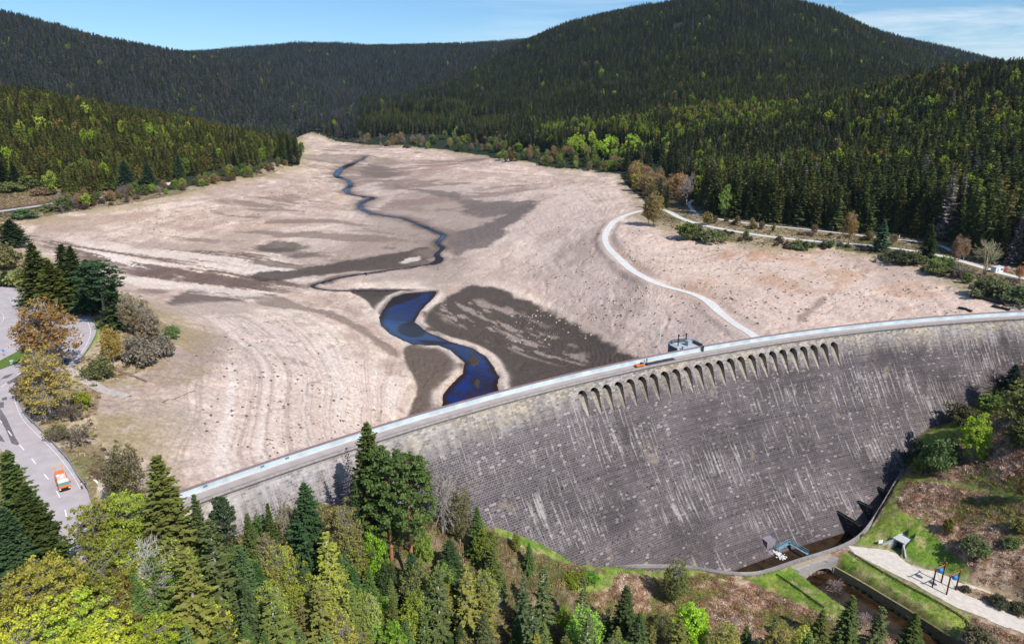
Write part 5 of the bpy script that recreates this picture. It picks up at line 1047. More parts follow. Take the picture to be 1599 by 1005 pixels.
def plant(kind, p, h, w=None, col=(0.05, 0.07, 0.02), bark=BROWN, name='tree', label=None, cat='tree', group=None, var=None, rot=None):
    items, H0, W0 = P_[kind]; i = (len(count_kind) if var is None else var); count_kind[len(count_kind)] = 1
    it = items[i % len(items)]; col = tuple(min(0.62, c * (1.85 if kind in ('spruce', 'fir', 'thin_spruce', 'mid', 'pine', 'dead_spruce') else 1.35)) for c in col); col = col if kind in ('spruce', 'fir', 'thin_spruce', 'mid', 'pine', 'dead_spruce') else (col[0], col[1] * 1.05, col[2] + 0.022); t = empty(name, (float(p[0]), float(p[1]), float(p[2]) - 0.15), rnd.random() * 6.28 if rot is None else rot)
    s = h / H0; sw = s if w is None else w / W0; t.scale = (sw, sw, s); tag(t, label, cat, group)
    if isinstance(it, tuple):
        c = link('crown', it[0], t); c.color = (*col, 1); k = link('trunk', it[1], t); k.color = (*bark, 1)
        if len(it) > 2: k = link('limbs', it[2], t); k.color = (*BROWN, 1)
    else:
        k = link('limbs', it, t); k.color = (*bark, 1)
    return t
def by_top(u, v, h):
    """foot of a tree of height h whose top shows at (u, v)"""
    p = ground(u, v, Z, lift=h); return p
def by_foot(u, vb, vt):
    """foot and height of a tree standing at (u, vb) whose top shows at row vt"""
    p = ground(u, vb, Z); d = ray(u, vt); t = p[1] / d[1]; return p, CAM_H + d[2] * t - p[2]
def pxw(p, w): return w * math.hypot(p[0], p[1]) / FPX * 0.97
YG_, LIME_, OLV, DKS, FIR, PIN, COP, TAN, GRN, YOL = (0.33, 0.32, 0.028), (0.30, 0.42, 0.015), (0.125, 0.125, 0.026), (0.045, 0.060, 0.018), (0.032, 0.054, 0.022), (0.062, 0.098, 0.030), (0.29, 0.185, 0.065), (0.25, 0.2, 0.08), (0.12, 0.19, 0.035), (0.21, 0.205, 0.03)
YG, LIME = (0.32, 0.35, 0.034), (0.25, 0.37, 0.016)
FORE = [  # kind, top column, top row, height, width in pixels, colour, bark, label, name
    ('spruce', 8, 703, 24, 95, (0.055, 0.075, 0.022), BROWN, 'dense dark green conifer at the left edge beside the road, tallest of its clump', 'spruce_tree'),
    ('fir', 36, 755, 19, 88, (0.060, 0.085, 0.024), BROWN, 'rounded dark green conifer overhanging the road verge at the left edge', 'fir_tree'),
    ('fir', 2, 790, 18, 80, (0.042, 0.07, 0.030), BROWN, 'low bluish green conifer in the left-edge clump beside the road', 'fir_tree'),
    ('beech', 150, 775, 14, 78, (0.30, 0.29, 0.035), GREY, 'pale yellow-green tree hiding the end of the guardrail where the road meets the dam', 'beech_tree'),
    ('beech', 190, 768, 15, 100, YG, GREY, 'bright yellow-green tree left of the tall ragged spruce at the dam end', 'beech_tree'),
    ('birch', 181, 690, 17, 72, (0.185, 0.155, 0.045), GREY, 'olive-brown leafy tree against the pale sand beyond the dam end', 'birch_tree'),
    ('spruce', 243, 709, 29, 118, (0.080, 0.082, 0.022), BROWN, 'tall ragged olive spruce with its tip against the pale sand left of the crest', 'spruce_tree'),
    ('beech', 56, 872, 15, 122, (0.30, 0.26, 0.035), GREY, 'broad orange-tinged yellow tree at the bottom left below the road', 'beech_tree'),
    ('beech', 18, 885, 15, 110, (0.28, 0.25, 0.035), GREY, 'yellow-green tree on the left edge below the broad orange-tinged one', 'beech_tree'),
    ('beech', 140, 852, 14, 105, (0.28, 0.28, 0.035), GREY, 'yellow-green tree directly below the visible end of the road', 'beech_tree'),
    ('beech', 172, 885, 14, 85, (0.26, 0.19, 0.04), GREY, 'brownish yellow tree left of the grey leafless tree', 'beech_tree'),
    ('beech', 90, 925, 16, 125, YG, GREY, 'lime-tinted tree in the middle of the bottom left leafy mass', 'beech_tree'),
    ('beech', 20, 955, 15, 115, (0.34, 0.34, 0.028), GREY, 'yellow-green tree in the bottom left corner', 'beech_tree'),
    ('beech', 140, 965, 14, 110, (0.34, 0.36, 0.022), GREY, 'bright lime tree at the bottom edge left of the grey leafless tree', 'beech_tree'),
    ('beech', 215, 800, 13, 75, (0.31, 0.33, 0.03), GREY, 'small yellow-green tree in front of the ragged olive spruce', 'beech_tree'),
    ('bare', 222, 852, 17, 82, None, SILVER, 'silvery leafless many-stemmed tree among the leafy trees at the bottom left', 'bare_tree'),
    ('thin_spruce', 288, 856, 25, 100, (0.105, 0.11, 0.026), GREY, 'drooping open spruce with a bare pale trunk right of the silvery leafless tree', 'spruce_tree'),
    ('thin_spruce', 325, 810, 27, 95, (0.075, 0.085, 0.028), GREY, 'open grey-green spruce with pale limbs below the left end of the crest wall', 'spruce_tree'),
    ('spruce', 302, 770, 22, 60, (0.065, 0.08, 0.03), BROWN, 'slim green conifer touching the near end of the crest wall', 'spruce_tree'),
    ('pine', 341, 778, 19, 46, (0.045, 0.065, 0.032), BROWN, 'small dark flat-topped pine against the near end of the dam face', 'pine_tree'),
    ('fir', 372, 850, 21, 78, (0.052, 0.085, 0.034), BROWN, 'bluish green conifer left of the yellow-green birches at the lower left', 'fir_tree'),
    ('beech', 240, 955, 12, 92, (0.33, 0.37, 0.022), GREY, 'lime-green round tree at the bottom below the silvery leafless tree', 'beech_tree'),
    ('oval', 340, 937, 14, 92, (0.34, 0.37, 0.028), GREY, 'lime-yellow tree at the bottom in front of the drooping open spruce', 'broadleaf_tree'),
    ('spruce', 385, 800, 19, 55, (0.075, 0.10, 0.030), BROWN, 'mid green conifer right of the small dark pine below the dam face', 'spruce_tree'),
    ('oval', 400, 792, 13, 48, GRN, GREY, 'fresh green small tree at the dam foot near its left end', 'broadleaf_tree'),
    ('spruce', 417, 784, 17, 42, (0.07, 0.10, 0.03), BROWN, 'narrow green conifer just left of the broad dark fir', 'spruce_tree'),
    ('birch', 440, 778, 14, 34, (0.30, 0.25, 0.12), SILVER, 'pale tan birch in front of the dam face left of the broad dark fir', 'birch_tree'),
    ('birch', 413, 832, 15, 62, (0.20, 0.16, 0.055), GREY, 'brownish olive tree below the pale tan birch', 'birch_tree'),
    ('fir', 474, 752, 24, 92, FIR, BROWN, 'broad dark bluish fir standing alone against the dam face', 'fir_tree'),
    ('birch', 430, 850, 15, 60, (0.30, 0.30, 0.04), GREY, 'pale yellow-green tree in front of the broad dark fir on its left', 'birch_tree'),
    ('beech', 452, 885, 13, 84, (0.33, 0.34, 0.035), GREY, 'spreading yellow-green tree below the broad dark fir', 'beech_tree'),
    ('thin_spruce', 508, 829, 24, 78, (0.15, 0.16, 0.028), SILVER, 'yellowish open spruce with white trunk right of the broad dark fir', 'spruce_tree'),
    ('birch', 535, 783, 17, 72, (0.20, 0.18, 0.035), GREY, 'olive-yellow tree under the grey dead spruce by the dam face', 'birch_tree'),
    ('dead_spruce', 541, 697, 26, 62, (0.05, 0.045, 0.05), (0.25, 0.23, 0.235), 'grey dead spruce leaning against the tall dark spruce', 'dead_tree'),
    ('fir', 572, 658, 33, 105, (0.055, 0.070, 0.020), BROWN, 'tallest dark spruce, its tip crossing the crest road', 'spruce_tree'),
    ('spruce', 553, 748, 21, 46, (0.040, 0.075, 0.030), BROWN, 'short bluish conifer tucked under the tallest dark spruce', 'spruce_tree'),
    ('oval', 581, 815, 16, 62, LIME, GREY, 'vivid lime tree left of the two red pine trunks', 'broadleaf_tree'),
    ('fir', 642, 862, 17, 68, (0.035, 0.062, 0.025), BROWN, 'dark green bushy conifer at the feet of the red pine trunks', 'fir_tree'),
    ('oval', 660, 822, 12, 46, (0.17, 0.25, 0.025), GREY, 'bright green tree right of the two red pine trunks', 'broadleaf_tree'),
    ('fir', 702, 842, 14, 74, (0.045, 0.08, 0.032), BROWN, 'dark green conifer below the grey leafless tree at the dam face', 'fir_tree'),
    ('bare', 688, 728, 19, 78, None, (0.36, 0.32, 0.29), 'grey-brown leafless tree spread against the dark dam face', 'bare_tree'),
    ('birch', 716, 757, 17, 56, (0.20, 0.165, 0.04), SILVER, 'rusty olive birch right of the leafless tree by the dam face', 'birch_tree'),
    ('oval', 755, 812, 13, 66, (0.21, 0.25, 0.03), GREY, 'fresh yellow-green tree at the dam foot right of the rusty birch', 'broadleaf_tree'),
    ('spruce', 745, 790, 15, 46, (0.065, 0.10, 0.03), BROWN, 'small green conifer behind the fresh yellow-green tree at the dam foot', 'spruce_tree'),
    ('thin_spruce', 497, 912, 22, 92, (0.10, 0.11, 0.028), SILVER, 'open spruce with silver trunk at the bottom, left of the slim upright tree', 'spruce_tree'),
    ('thin_spruce', 422, 925, 22, 98, (0.105, 0.12, 0.03), SILVER, 'open spruce with pale drooping limbs at the bottom below the spreading tree', 'spruce_tree'),
    ('spruce', 382, 905, 22, 72, (0.045, 0.065, 0.026), BROWN, 'dark spruce at the bottom between the lime-yellow tree and the open spruces', 'spruce_tree'),
    ('birch', 578, 925, 14, 48, (0.33, 0.34, 0.075), GREY, 'slim upright yellow-green tree at the bottom centre left', 'birch_tree'),
    ('spruce', 545, 905, 17, 66, (0.085, 0.11, 0.03), BROWN, 'olive conifer at the bottom between the open spruce and the slim tree', 'spruce_tree'),
    ('birch', 602, 872, 12, 46, (0.09, 0.13, 0.03), BROWN, 'dark green leafy tree below the vivid lime tree', 'birch_tree'),
    ('oval', 648, 915, 15, 78, (0.27, 0.30, 0.03), GREY, 'yellow-green bushy tree at the bottom below the red pines', 'broadleaf_tree'),
    ('thin_spruce', 683, 884, 24, 66, (0.065, 0.085, 0.03), SILVER, 'dark open spruce with long white trunk right of the yellow-green bushy tree', 'spruce_tree'),
    ('thin_spruce', 727, 879, 23, 66, (0.125, 0.125, 0.03), SILVER, 'olive-tipped open spruce with feathery silver top above the small bare sapling', 'spruce_tree'),
    ('bare', 767, 907, 12, 44, None, SILVER, 'small pale bare sapling right of the feathery silver-topped spruce', 'bare_tree'),
    ('spruce', 770, 855, 14, 60, (0.075, 0.095, 0.028), BROWN, 'round-shouldered green conifer behind the small pale bare sapling', 'spruce_tree'),
    ('small', 660, 918, 5, 14, (0.34, 0.15, 0.05), GREY, 'small orange-leaved sapling between the yellow-green tree and the dark open spruce', 'sapling'),
    ('spruce', 826, 846, 9, 26, (0.06, 0.10, 0.03), BROWN, 'little spruce alone on the bracken slope just below the dam foot', 'spruce_tree'),
    ('oval', 806, 830, 6, 22, (0.23, 0.25, 0.03), GREY, 'small yellow-green bush touching the dam foot above the little spruce', 'bush'),
    ('thin_spruce', 849, 882, 20, 52, (0.07, 0.09, 0.032), SILVER, 'slender open spruce with dark spiky tip on the bracken slope', 'spruce_tree'),
    ('thin_spruce', 911, 896, 19, 42, (0.08, 0.10, 0.032), SILVER, 'thin grey-trunked spruce standing in front of the mossy green patch', 'spruce_tree'),
    ('thin_spruce', 818, 895, 19, 46, (0.06, 0.08, 0.035), GREY, 'dark bluish spruce left of the slender spruce with the spiky tip', 'spruce_tree'),
    ('thin_spruce', 832, 950, 20, 60, (0.06, 0.085, 0.035), SILVER, 'open bluish spruce at the bottom below the slender spiky spruce', 'spruce_tree'),
    ('thin_spruce', 918, 962, 20, 58, (0.08, 0.10, 0.035), SILVER, 'open spruce with silver trunk at the bottom below the mossy patch', 'spruce_tree'),
    ('spruce', 979, 913, 18, 66, (0.05, 0.07, 0.026), SILVER, 'dark spruce left of the two bright birches on the lower slope', 'spruce_tree'),
    ('spruce', 1000, 955, 16, 62, (0.06, 0.08, 0.03), GREY, 'dark spruce at the bottom edge left of the lime-green tree', 'spruce_tree'),
    ('birch', 1060, 874, 14, 58, (0.20, 0.21, 0.03), SILVER, 'olive and lime birch just below the dam foot wall', 'birch_tree'),
    ('oval', 1085, 935, 14, 78, LIME, GREY, 'vivid lime tree at the bottom below the olive birch', 'broadleaf_tree'),
    ('birch', 1035, 955, 12, 60, (0.16, 0.16, 0.03), GREY, 'olive leafy tree at the bottom left of the vivid lime tree', 'birch_tree'),
    ('shrub', 922, 892, 3.2, 36, (0.13, 0.24, 0.02), GREY, 'bright green bush at the right end of the mossy patch', 'bush'),
    ('shrub', 893, 897, 2.6, 44, (0.19, 0.20, 0.012), GREY, 'mossy yellow-green mound on the bracken slope', 'bush'),
    ('bare_shrub', 1306, 905, 4.5, 34, None, (0.33, 0.25, 0.24), 'reddish leafless shrub leaning over the brown stream', 'bush'),
    ('bare_shrub', 1352, 955, 4.0, 30, None, (0.36, 0.27, 0.28), 'pinkish leafless shrub on the stream bank between the bottom spruces', 'bush'),
    ('spruce', 1333, 928, 17, 52, (0.055, 0.075, 0.024), BROWN, 'spruce rising in front of the brown stream, first right of the reddish shrub', 'spruce_tree'),
    ('thin_spruce', 1379, 946, 16, 44, (0.075, 0.09, 0.035), GREY, 'thin-topped spruce at the bottom in the middle of the stream', 'spruce_tree'),
    ('spruce', 1432, 955, 16, 50, (0.06, 0.085, 0.024), BROWN, 'rightmost spruce in front of the stream at the bottom edge', 'spruce_tree'),
    ('spruce', 1287, 950, 15, 50, (0.11, 0.12, 0.035), BROWN, 'pale olive spruce at the bottom left of the spruce by the reddish shrub', 'spruce_tree'),
    ('thin_spruce', 1212, 962, 15, 40, (0.07, 0.085, 0.03), GREY, 'grey-green spruce at the bottom edge below the mown meadow', 'spruce_tree'),
    ('bare', 1149, 960, 10, 20, None, SILVER, 'single thin birch pole on the bracken slope below the pool', 'bare_tree'),
]
for kind, u, v, h, wpx, col, bark, lab, nm in FORE:
    p = by_top(u, v, h); ct = 'bush' if nm == 'bush' else 'tree'
    plant(kind, p, h, pxw(p, wpx), col or (0.1, 0.1, 0.05), bark, nm, lab, ct, {'spruce_tree': 'spruces below the dam', 'fir_tree': 'firs below the dam', 'beech_tree': 'yellow-green trees below the dam', 'birch_tree': 'birches below the dam', 'broadleaf_tree': 'broadleaf trees below the dam', 'bush': 'bushes below the dam'}.get(nm))
FOOT = [  # kind, column, foot row, top row, width px, colour, bark, label, name
    ('pine', 613, 905, 700, 84, PIN, RED, 'left of the two tall red-trunked pines in front of the dam', 'pine_tree'),
    ('pine', 646, 925, 712, 92, PIN, RED, 'right of the two tall red-trunked pines in front of the dam', 'pine_tree'),
    ('birch', 76, 578, 464, 86, (0.36, 0.215, 0.05), SILVER, 'large copper birch between the car park and the bend of the road', 'birch_tree'),
    ('birch', 80, 652, 540, 76, (0.36, 0.24, 0.055), SILVER, 'copper birch with white trunk beside the guardrail, in front of the larger one', 'birch_tree'),
    ('spruce', 68, 478, 378, 62, (0.075, 0.085, 0.022), BROWN, 'leftmost spruce of the dark clump inside the road bend, lighter olive', 'spruce_tree'),
    ('spruce', 92, 492, 405, 60, (0.08, 0.095, 0.022), BROWN, 'olive spruce in front of the dark clump inside the road bend', 'spruce_tree'),
    ('spruce', 112, 470, 380, 56, (0.04, 0.06, 0.02), BROWN, 'tall dark spruce in the middle of the clump by the road bend', 'spruce_tree'),
    ('spruce', 127, 480, 383, 54, (0.045, 0.065, 0.02), BROWN, 'dark spruce beside the tallest one in the clump by the road bend', 'spruce_tree'),
    ('fir', 148, 488, 404, 58, (0.04, 0.065, 0.025), BROWN, 'dark fir right of the clump centre above the road bend', 'fir_tree'),
    ('pine', 168, 508, 408, 66, (0.05, 0.085, 0.04), GREY, 'pine with bare grey trunk on the lake side of the road bend', 'pine_tree'),
    ('fir', 186, 512, 448, 50, (0.035, 0.055, 0.022), BROWN, 'low dark fir at the lake end of the clump by the road bend', 'fir_tree'),
    ('birch', 205, 520, 455, 36, (0.27, 0.21, 0.11), SILVER, 'thin tan birch right of the low dark fir on the point', 'birch_tree'),
    ('birch', 225, 528, 462, 40, (0.28, 0.2, 0.09), SILVER, 'rusty thin birch at the right end of the point above the sand', 'birch_tree'),
    ('birch', 240, 540, 478, 36, (0.23, 0.185, 0.115), GREY, 'brownish grey birch nearest the sand on the point', 'birch_tree'),
    ('oval', 178, 566, 502, 36, (0.33, 0.23, 0.04), SILVER, 'golden young birch standing alone on the bank below the road bend', 'birch_tree'),
    ('small', 230, 538, 505, 32, (0.24, 0.13, 0.04), GREY, 'orange-brown bushy tree on the point above the sand', 'bush'),
    ('shrub', 222, 568, 530, 50, (0.21, 0.18, 0.125), GREY, 'large grey-brown shrub at the foot of the point', 'bush'),
    ('shrub', 256, 556, 524, 36, (0.18, 0.145, 0.105), GREY, 'dark brown shrub on the sand side of the point', 'bush'),
    ('shrub', 268, 528, 508, 26, (0.13, 0.16, 0.05), GREY, 'small green shrub at the outermost edge of the point', 'bush'),
    ('shrub', 155, 590, 562, 42, (0.16, 0.155, 0.055), GREY, 'olive shrub by the slipway fence', 'bush'),
    ('shrub', 128, 638, 612, 32, (0.26, 0.28, 0.02), GREY, 'bright yellow-green shrub right of the copper birch', 'bush'),
    ('bare_shrub', 113, 658, 622, 50, None, (0.17, 0.13, 0.11), 'dark bare shrub behind the bright yellow-green shrub', 'bush'),
    ('bare_shrub', 124, 696, 664, 48, None, (0.15, 0.115, 0.10), 'wide dark leafless shrub beside the guardrail', 'bush'),
    ('shrub', 92, 684, 664, 30, (0.19, 0.17, 0.06), GREY, 'tan shrub leaning on the guardrail below the copper birch', 'bush'),
    ('bare_shrub', 156, 748, 722, 34, None, (0.22, 0.14, 0.105), 'reddish brown bare shrub on the bank behind the two people', 'bush'),
    ('shrub', 45, 622, 590, 34, (0.17, 0.13, 0.055), GREY, 'tan shrub inside the guardrail curve', 'bush'),
    ('fir', 22, 384, 342, 42, (0.055, 0.085, 0.04), BROWN, 'bushy dark pine on the shore below the bank road', 'fir_tree'),
    ('fir', 12, 445, 422, 30, (0.04, 0.065, 0.03), BROWN, 'small dark conifer left of the clump by the car park', 'fir_tree'),
    ('shrub', 5, 420, 386, 44, (0.20, 0.18, 0.06), GREY, 'yellow-olive shrub on the left edge below the dark pine', 'bush'),
    ('shrub', 34, 446, 420, 40, (0.21, 0.21, 0.06), GREY, 'pale olive shrub beside the car park hedge', 'bush'),
    ('shrub', 10, 372, 348, 40, (0.22, 0.17, 0.06), GREY, 'copper shrub on the left edge near the bank road', 'bush'),
    ('shrub', 38, 341, 327, 30, (0.11, 0.15, 0.05), GREY, 'green bush beside the bank road', 'bush'),
    ('bare_shrub', 90, 690, 668, 30, None, (0.20, 0.15, 0.12), 'low brown bare shrub between the guardrail and the wide leafless shrub', 'bush'),
    ('oval', 1517, 720, 643, 50, LIME, GREY, 'vivid yellow-green tree alone on the bracken slope right of the dam', 'broadleaf_tree'),
    ('shrub', 1460, 735, 690, 50, (0.13, 0.18, 0.05), GREY, 'grey-green bush at the upper end of the spillway wall', 'bush'),
    ('shrub', 1428, 728, 688, 36, (0.05, 0.065, 0.03), GREY, 'dark bush against the dam where the spillway wall ends', 'bush'),
    ('shrub', 1435, 738, 712, 24, (0.20, 0.18, 0.03), GREY, 'yellowish bush next to the end of the spillway wall', 'bush'),
    ('shrub', 1484, 712, 688, 28, (0.15, 0.14, 0.04), GREY, 'olive bush left of the vivid yellow-green tree', 'bush'),
    ('shrub', 1502, 660, 632, 44, (0.14, 0.135, 0.05), GREY, 'olive bush at the dam foot above the vivid tree', 'bush'),
    ('small', 1538, 645, 614, 38, (0.14, 0.19, 0.04), GREY, 'fresh green tree at the dam foot right of the vivid tree', 'bush'),
    ('bare', 1550, 622, 578, 40, None, (0.06, 0.05, 0.055), 'dark leafless tree against the upper right dam face', 'bare_tree'),
    ('fir', 1577, 614, 568, 34, (0.022, 0.032, 0.022), BROWN, 'dark conifer at the right edge against the dam face', 'fir_tree'),
    ('small', 1596, 660, 600, 50, (0.14, 0.135, 0.03), GREY, 'olive tree on the right edge beside the dam face', 'bush'),
    ('small', 1592, 700, 650, 46, (0.12, 0.13, 0.03), GREY, 'dark olive tree on the right edge above the terrace path', 'bush'),
    ('oval', 1597, 785, 735, 26, (0.24, 0.17, 0.03), GREY, 'golden tree on the right edge at the terrace path', 'broadleaf_tree'),
    ('small', 1478, 832, 806, 18, (0.16, 0.15, 0.02), GREY, 'small yellowish bush on the bracken above the lawn', 'bush'),
    ('shrub', 1524, 862, 842, 42, (0.12, 0.14, 0.045), GREY, 'low green bush in the bracken above the path branch', 'bush'),
    ('shrub', 1592, 830, 808, 24, (0.19, 0.18, 0.04), GREY, 'yellow bush on the right edge in the bracken', 'bush'),
    ('shrub', 1580, 852, 838, 22, (0.13, 0.15, 0.04), GREY, 'small green bush near the right edge above the path branch', 'bush'),
    ('shrub', 1560, 945, 930, 26, (0.085, 0.085, 0.035), BROWN, 'dark bush between the forecourt and the path branch', 'bush'),
    ('shrub', 1590, 955, 940, 26, (0.10, 0.095, 0.035), BROWN, 'brown-green bush on the right edge between the two paths', 'bush'),
    ('shrub', 1508, 923, 913, 14, (0.13, 0.11, 0.05), BROWN, 'low bush in the fork of the forecourt and the path branch', 'bush'),
    ('shrub', 1530, 1003, 985, 44, (0.12, 0.105, 0.045), BROWN, 'brown scrub in the bottom right corner', 'bush'),
    # right bank
    ('spruce', 462, 256, 214, 16, (0.045, 0.06, 0.02), BROWN, 'last dark spruce at the very tip of the left headland', 'spruce_tree'),
    ('spruce', 452, 255, 208, 17, (0.04, 0.055, 0.02), BROWN, 'dark spruce second from the tip of the left headland', 'spruce_tree'),
    ('spruce', 441, 256, 206, 18, (0.05, 0.065, 0.02), BROWN, 'dark spruce above the boathouse on the left headland', 'spruce_tree'),
    ('spruce', 283, 285, 238, 20, (0.05, 0.075, 0.03), BROWN, 'bluish green spruce on the left shore right of the pale-roofed hut', 'spruce_tree'),
    ('spruce', 368, 270, 236, 16, (0.03, 0.05, 0.018), BROWN, 'small dark pointed spruce among the yellow-green left shore trees', 'spruce_tree'),
    ('fir', 200, 300, 250, 34, (0.055, 0.085, 0.045), BROWN, 'broad bluish fir on the left shore behind the copper trees', 'fir_tree'),
    ('fir', 235, 296, 252, 28, (0.055, 0.085, 0.045), BROWN, 'smaller bluish fir on the left shore by the hut', 'fir_tree'),
    ('shrub', 14, 300, 284, 34, (0.16, 0.17, 0.045), GREY, 'olive bush in the rough clearing above the bank road at the left edge', 'bush'),
    ('small', 44, 296, 272, 26, (0.15, 0.17, 0.04), GREY, 'yellow-green bushy tree in the middle of the rough clearing', 'bush'),
    ('shrub', 66, 305, 292, 28, (0.20, 0.13, 0.07), GREY, 'rusty bush at the right end of the rough clearing', 'bush'),
    ('spruce', 26, 292, 252, 22, (0.04, 0.06, 0.022), BROWN, 'dark spruce at the upper edge of the rough clearing', 'spruce_tree'),
    ('spruce', 4, 290, 246, 26, (0.035, 0.055, 0.02), BROWN, 'dark spruce on the left edge above the rough clearing', 'spruce_tree'),
    ('shrub', 80, 330, 318, 26, (0.16, 0.16, 0.05), GREY, 'olive bush between the bank road and the sand', 'bush'),
    ('birch', 1325, 382, 328, 24, (0.33, 0.19, 0.04), GREY, 'copper birch standing alone between the two shore roads', 'birch_tree'),
    ('spruce', 1374, 390, 342, 28, (0.05, 0.08, 0.045), BROWN, 'bluish spruce on the shore road left of the green one', 'spruce_tree'),
    ('spruce', 1447, 404, 350, 26, (0.05, 0.075, 0.025), BROWN, 'green spruce on the shore road left of the two copper birches', 'spruce_tree'),
    ('birch', 1490, 412, 365, 17, (0.36, 0.19, 0.075), SILVER, 'left of the two slim copper birches near the white hut', 'birch_tree'),
    ('birch', 1504, 408, 369, 14, (0.30, 0.20, 0.07), SILVER, 'right of the two slim copper birches near the white hut', 'birch_tree'),
    ('bare', 1536, 430, 373, 40, None, (0.40, 0.36, 0.22), 'pale leafless tree left of the white hut', 'bare_tree'),
    ('birch', 1590, 437, 413, 12, (0.33, 0.17, 0.06), GREY, 'little copper birch right of the white hut', 'birch_tree'),
    ('birch', 1020, 354, 298, 36, (0.22, 0.165, 0.035), GREY, 'gold and green birch where the gravel track reaches the shore', 'birch_tree'),
    ('birch', 1012, 352, 302, 24, (0.28, 0.16, 0.04), GREY, 'copper birch just left of the gold and green one at the track', 'birch_tree'),
    ('bare', 1071, 322, 272, 30, None, (0.36, 0.31, 0.28), 'grey leafless tree at the bend of the shore road', 'bare_tree'),
    ('birch', 1062, 312, 268, 34, (0.32, 0.18, 0.04), GREY, 'orange birch at the bend of the shore road', 'birch_tree'),
    ('small', 1070, 374, 346, 34, (0.17, 0.19, 0.035), GREY, 'yellow-green bush between the track and the shore road', 'bush'),
    ('shrub', 1110, 378, 358, 38, (0.13, 0.14, 0.05), GREY, 'dark olive shrub below the shore road', 'bush'),
    ('shrub', 1090, 374, 355, 34, (0.15, 0.14, 0.05), GREY, 'olive shrub left of the dark olive one below the shore road', 'bush'),
    ('small', 1104, 352, 330, 18, (0.22, 0.17, 0.045), GREY, 'tan sapling between the shore road and the upper road', 'bush'),
    ('oval', 1132, 340, 288, 26, (0.20, 0.24, 0.035), SILVER, 'slim yellow-green tree in front of the dark forest at the upper road', 'broadleaf_tree'),
    ('shrub', 1245, 390, 376, 24, (0.12, 0.13, 0.05), GREY, 'green shrub below the middle of the shore road', 'bush'),
    ('shrub', 1290, 384, 376, 20, (0.12, 0.12, 0.05), GREY, 'low shrub under the shore road left of the lone copper birch', 'bush'),
    ('shrub', 1402, 408, 390, 46, (0.085, 0.09, 0.035), GREY, 'wide dark shrub between the two lone spruces', 'bush'),
    ('shrub', 1424, 412, 394, 36, (0.10, 0.11, 0.035), GREY, 'dark shrub beside the green lone spruce', 'bush'),
    ('shrub', 1472, 424, 400, 34, (0.14, 0.19, 0.035), GREY, 'bright green bush right of the green lone spruce', 'bush'),
    ('bare_shrub', 1500, 434, 412, 46, None, (0.17, 0.14, 0.12), 'dark bare shrub below the two slim copper birches', 'bush'),
    ('shrub', 1460, 428, 410, 30, (0.13, 0.15, 0.045), GREY, 'green bush above the sand flat near the lone green spruce', 'bush'),
    ('shrub', 1545, 462, 432, 54, (0.135, 0.135, 0.055), GREY, 'large olive shrub below the pale leafless tree', 'bush'),
    ('shrub', 1592, 474, 446, 48, (0.10, 0.115, 0.04), GREY, 'large dark shrub on the right edge above the crest road', 'bush'),
    ('bare_shrub', 1575, 452, 430, 30, None, (0.15, 0.12, 0.11), 'dark twiggy shrub between the two large shrubs near the right edge', 'bush'),
]
for kind, u, vb, vt, wpx, col, bark, lab, nm in FOOT:
    p, h = by_foot(u, vb, vt); ct = 'bush' if nm == 'bush' else 'tree'
    plant(kind, p, max(h, 0.8), pxw(p, wpx), col or (0.1, 0.1, 0.05), bark, nm, lab, ct)

# ------------------------------------------------------------------ forest
ONES = ['', 'first', 'second', 'third', 'fourth', 'fifth', 'sixth', 'seventh', 'eighth', 'ninth', 'tenth', 'eleventh', 'twelfth', 'thirteenth', 'fourteenth', 'fifteenth', 'sixteenth', 'seventeenth', 'eighteenth', 'nineteenth']
TENS = ['', '', 'twenty', 'thirty', 'forty', 'fifty', 'sixty', 'seventy', 'eighty', 'ninety']
def ordinal(n):
    if n < 20: return ONES[n]
    return '%d%s' % (n, 'th' if 10 < n % 100 < 14 else {1: 'st', 2: 'nd', 3: 'rd'}.get(n % 10, 'th'))
def project(x, y, z):
    dz = z - CAM_H; dep = y * CT - dz * ST; up = y * ST + dz * CT
    return 799.5 + FPX * x / dep, 502.5 - FPX * up / dep
el = (Z - CAM_H) / rr; cover = np.maximum.accumulate(el - np.clip(2.0 / rr, 0, 1), axis=0)   # how high the ground in front reaches
pts = []
for r0, r1, sp in ((330, 700, 6.0), (700, 1150, 6.2), (1150, 1800, 7.0), (1800, 2700, 8.8), (2700, 4600, 12.5)):
    xs = np.arange(-r1, r1, sp); ys = np.arange(200, r1, sp); gx, gy = np.meshgrid(xs, ys); gx = gx + rng.uniform(-.42, .42, gx.shape) * sp; gy = gy + rng.uniform(-.42, .42, gy.shape) * sp
    q = np.hypot(gx, gy); s_ = (q >= r0) & (q < r1) & (np.abs(np.arctan2(gx, gy)) < R_(43)); pts.append(np.c_[gx[s_], gy[s_]])
pts = np.concatenate(pts); px, py = pts[:, 0], pts[:, 1]
pz = samp(Z, px, py); pr = np.hypot(px, py)
BANDS = [[(520, 224), (665, 236), (790, 246), (795, 224), (700, 213), (600, 215), (520, 214)], [(885, 228), (1040, 238), (1045, 250), (885, 246)], [(975, 287), (1012, 322), (1070, 325), (1082, 308), (1040, 280), (985, 266)], [(775, 256), (975, 276), (975, 252), (860, 238), (775, 226)], [(85, 340), (262, 308), (340, 290), (470, 262), (466, 246), (400, 257), (330, 268), (262, 286), (85, 314)]]
no_tree = (sd_shore > -7) & (rr < 1700)
ok = samp(no_tree.astype(float), px, py) < 0.3
ok &= samp((d_low < 9).astype(float), px, py) < 0.3; ok &= samp((d_high < 7).astype(float), px, py) < 0.3; ok &= samp((d_top < 13).astype(float), px, py) < 0.3
ok &= samp((~upstream).astype(float), px, py) < 0.2
def inpoly(poly): return poly_sd(px, py, gp(poly), pad=2) > 0
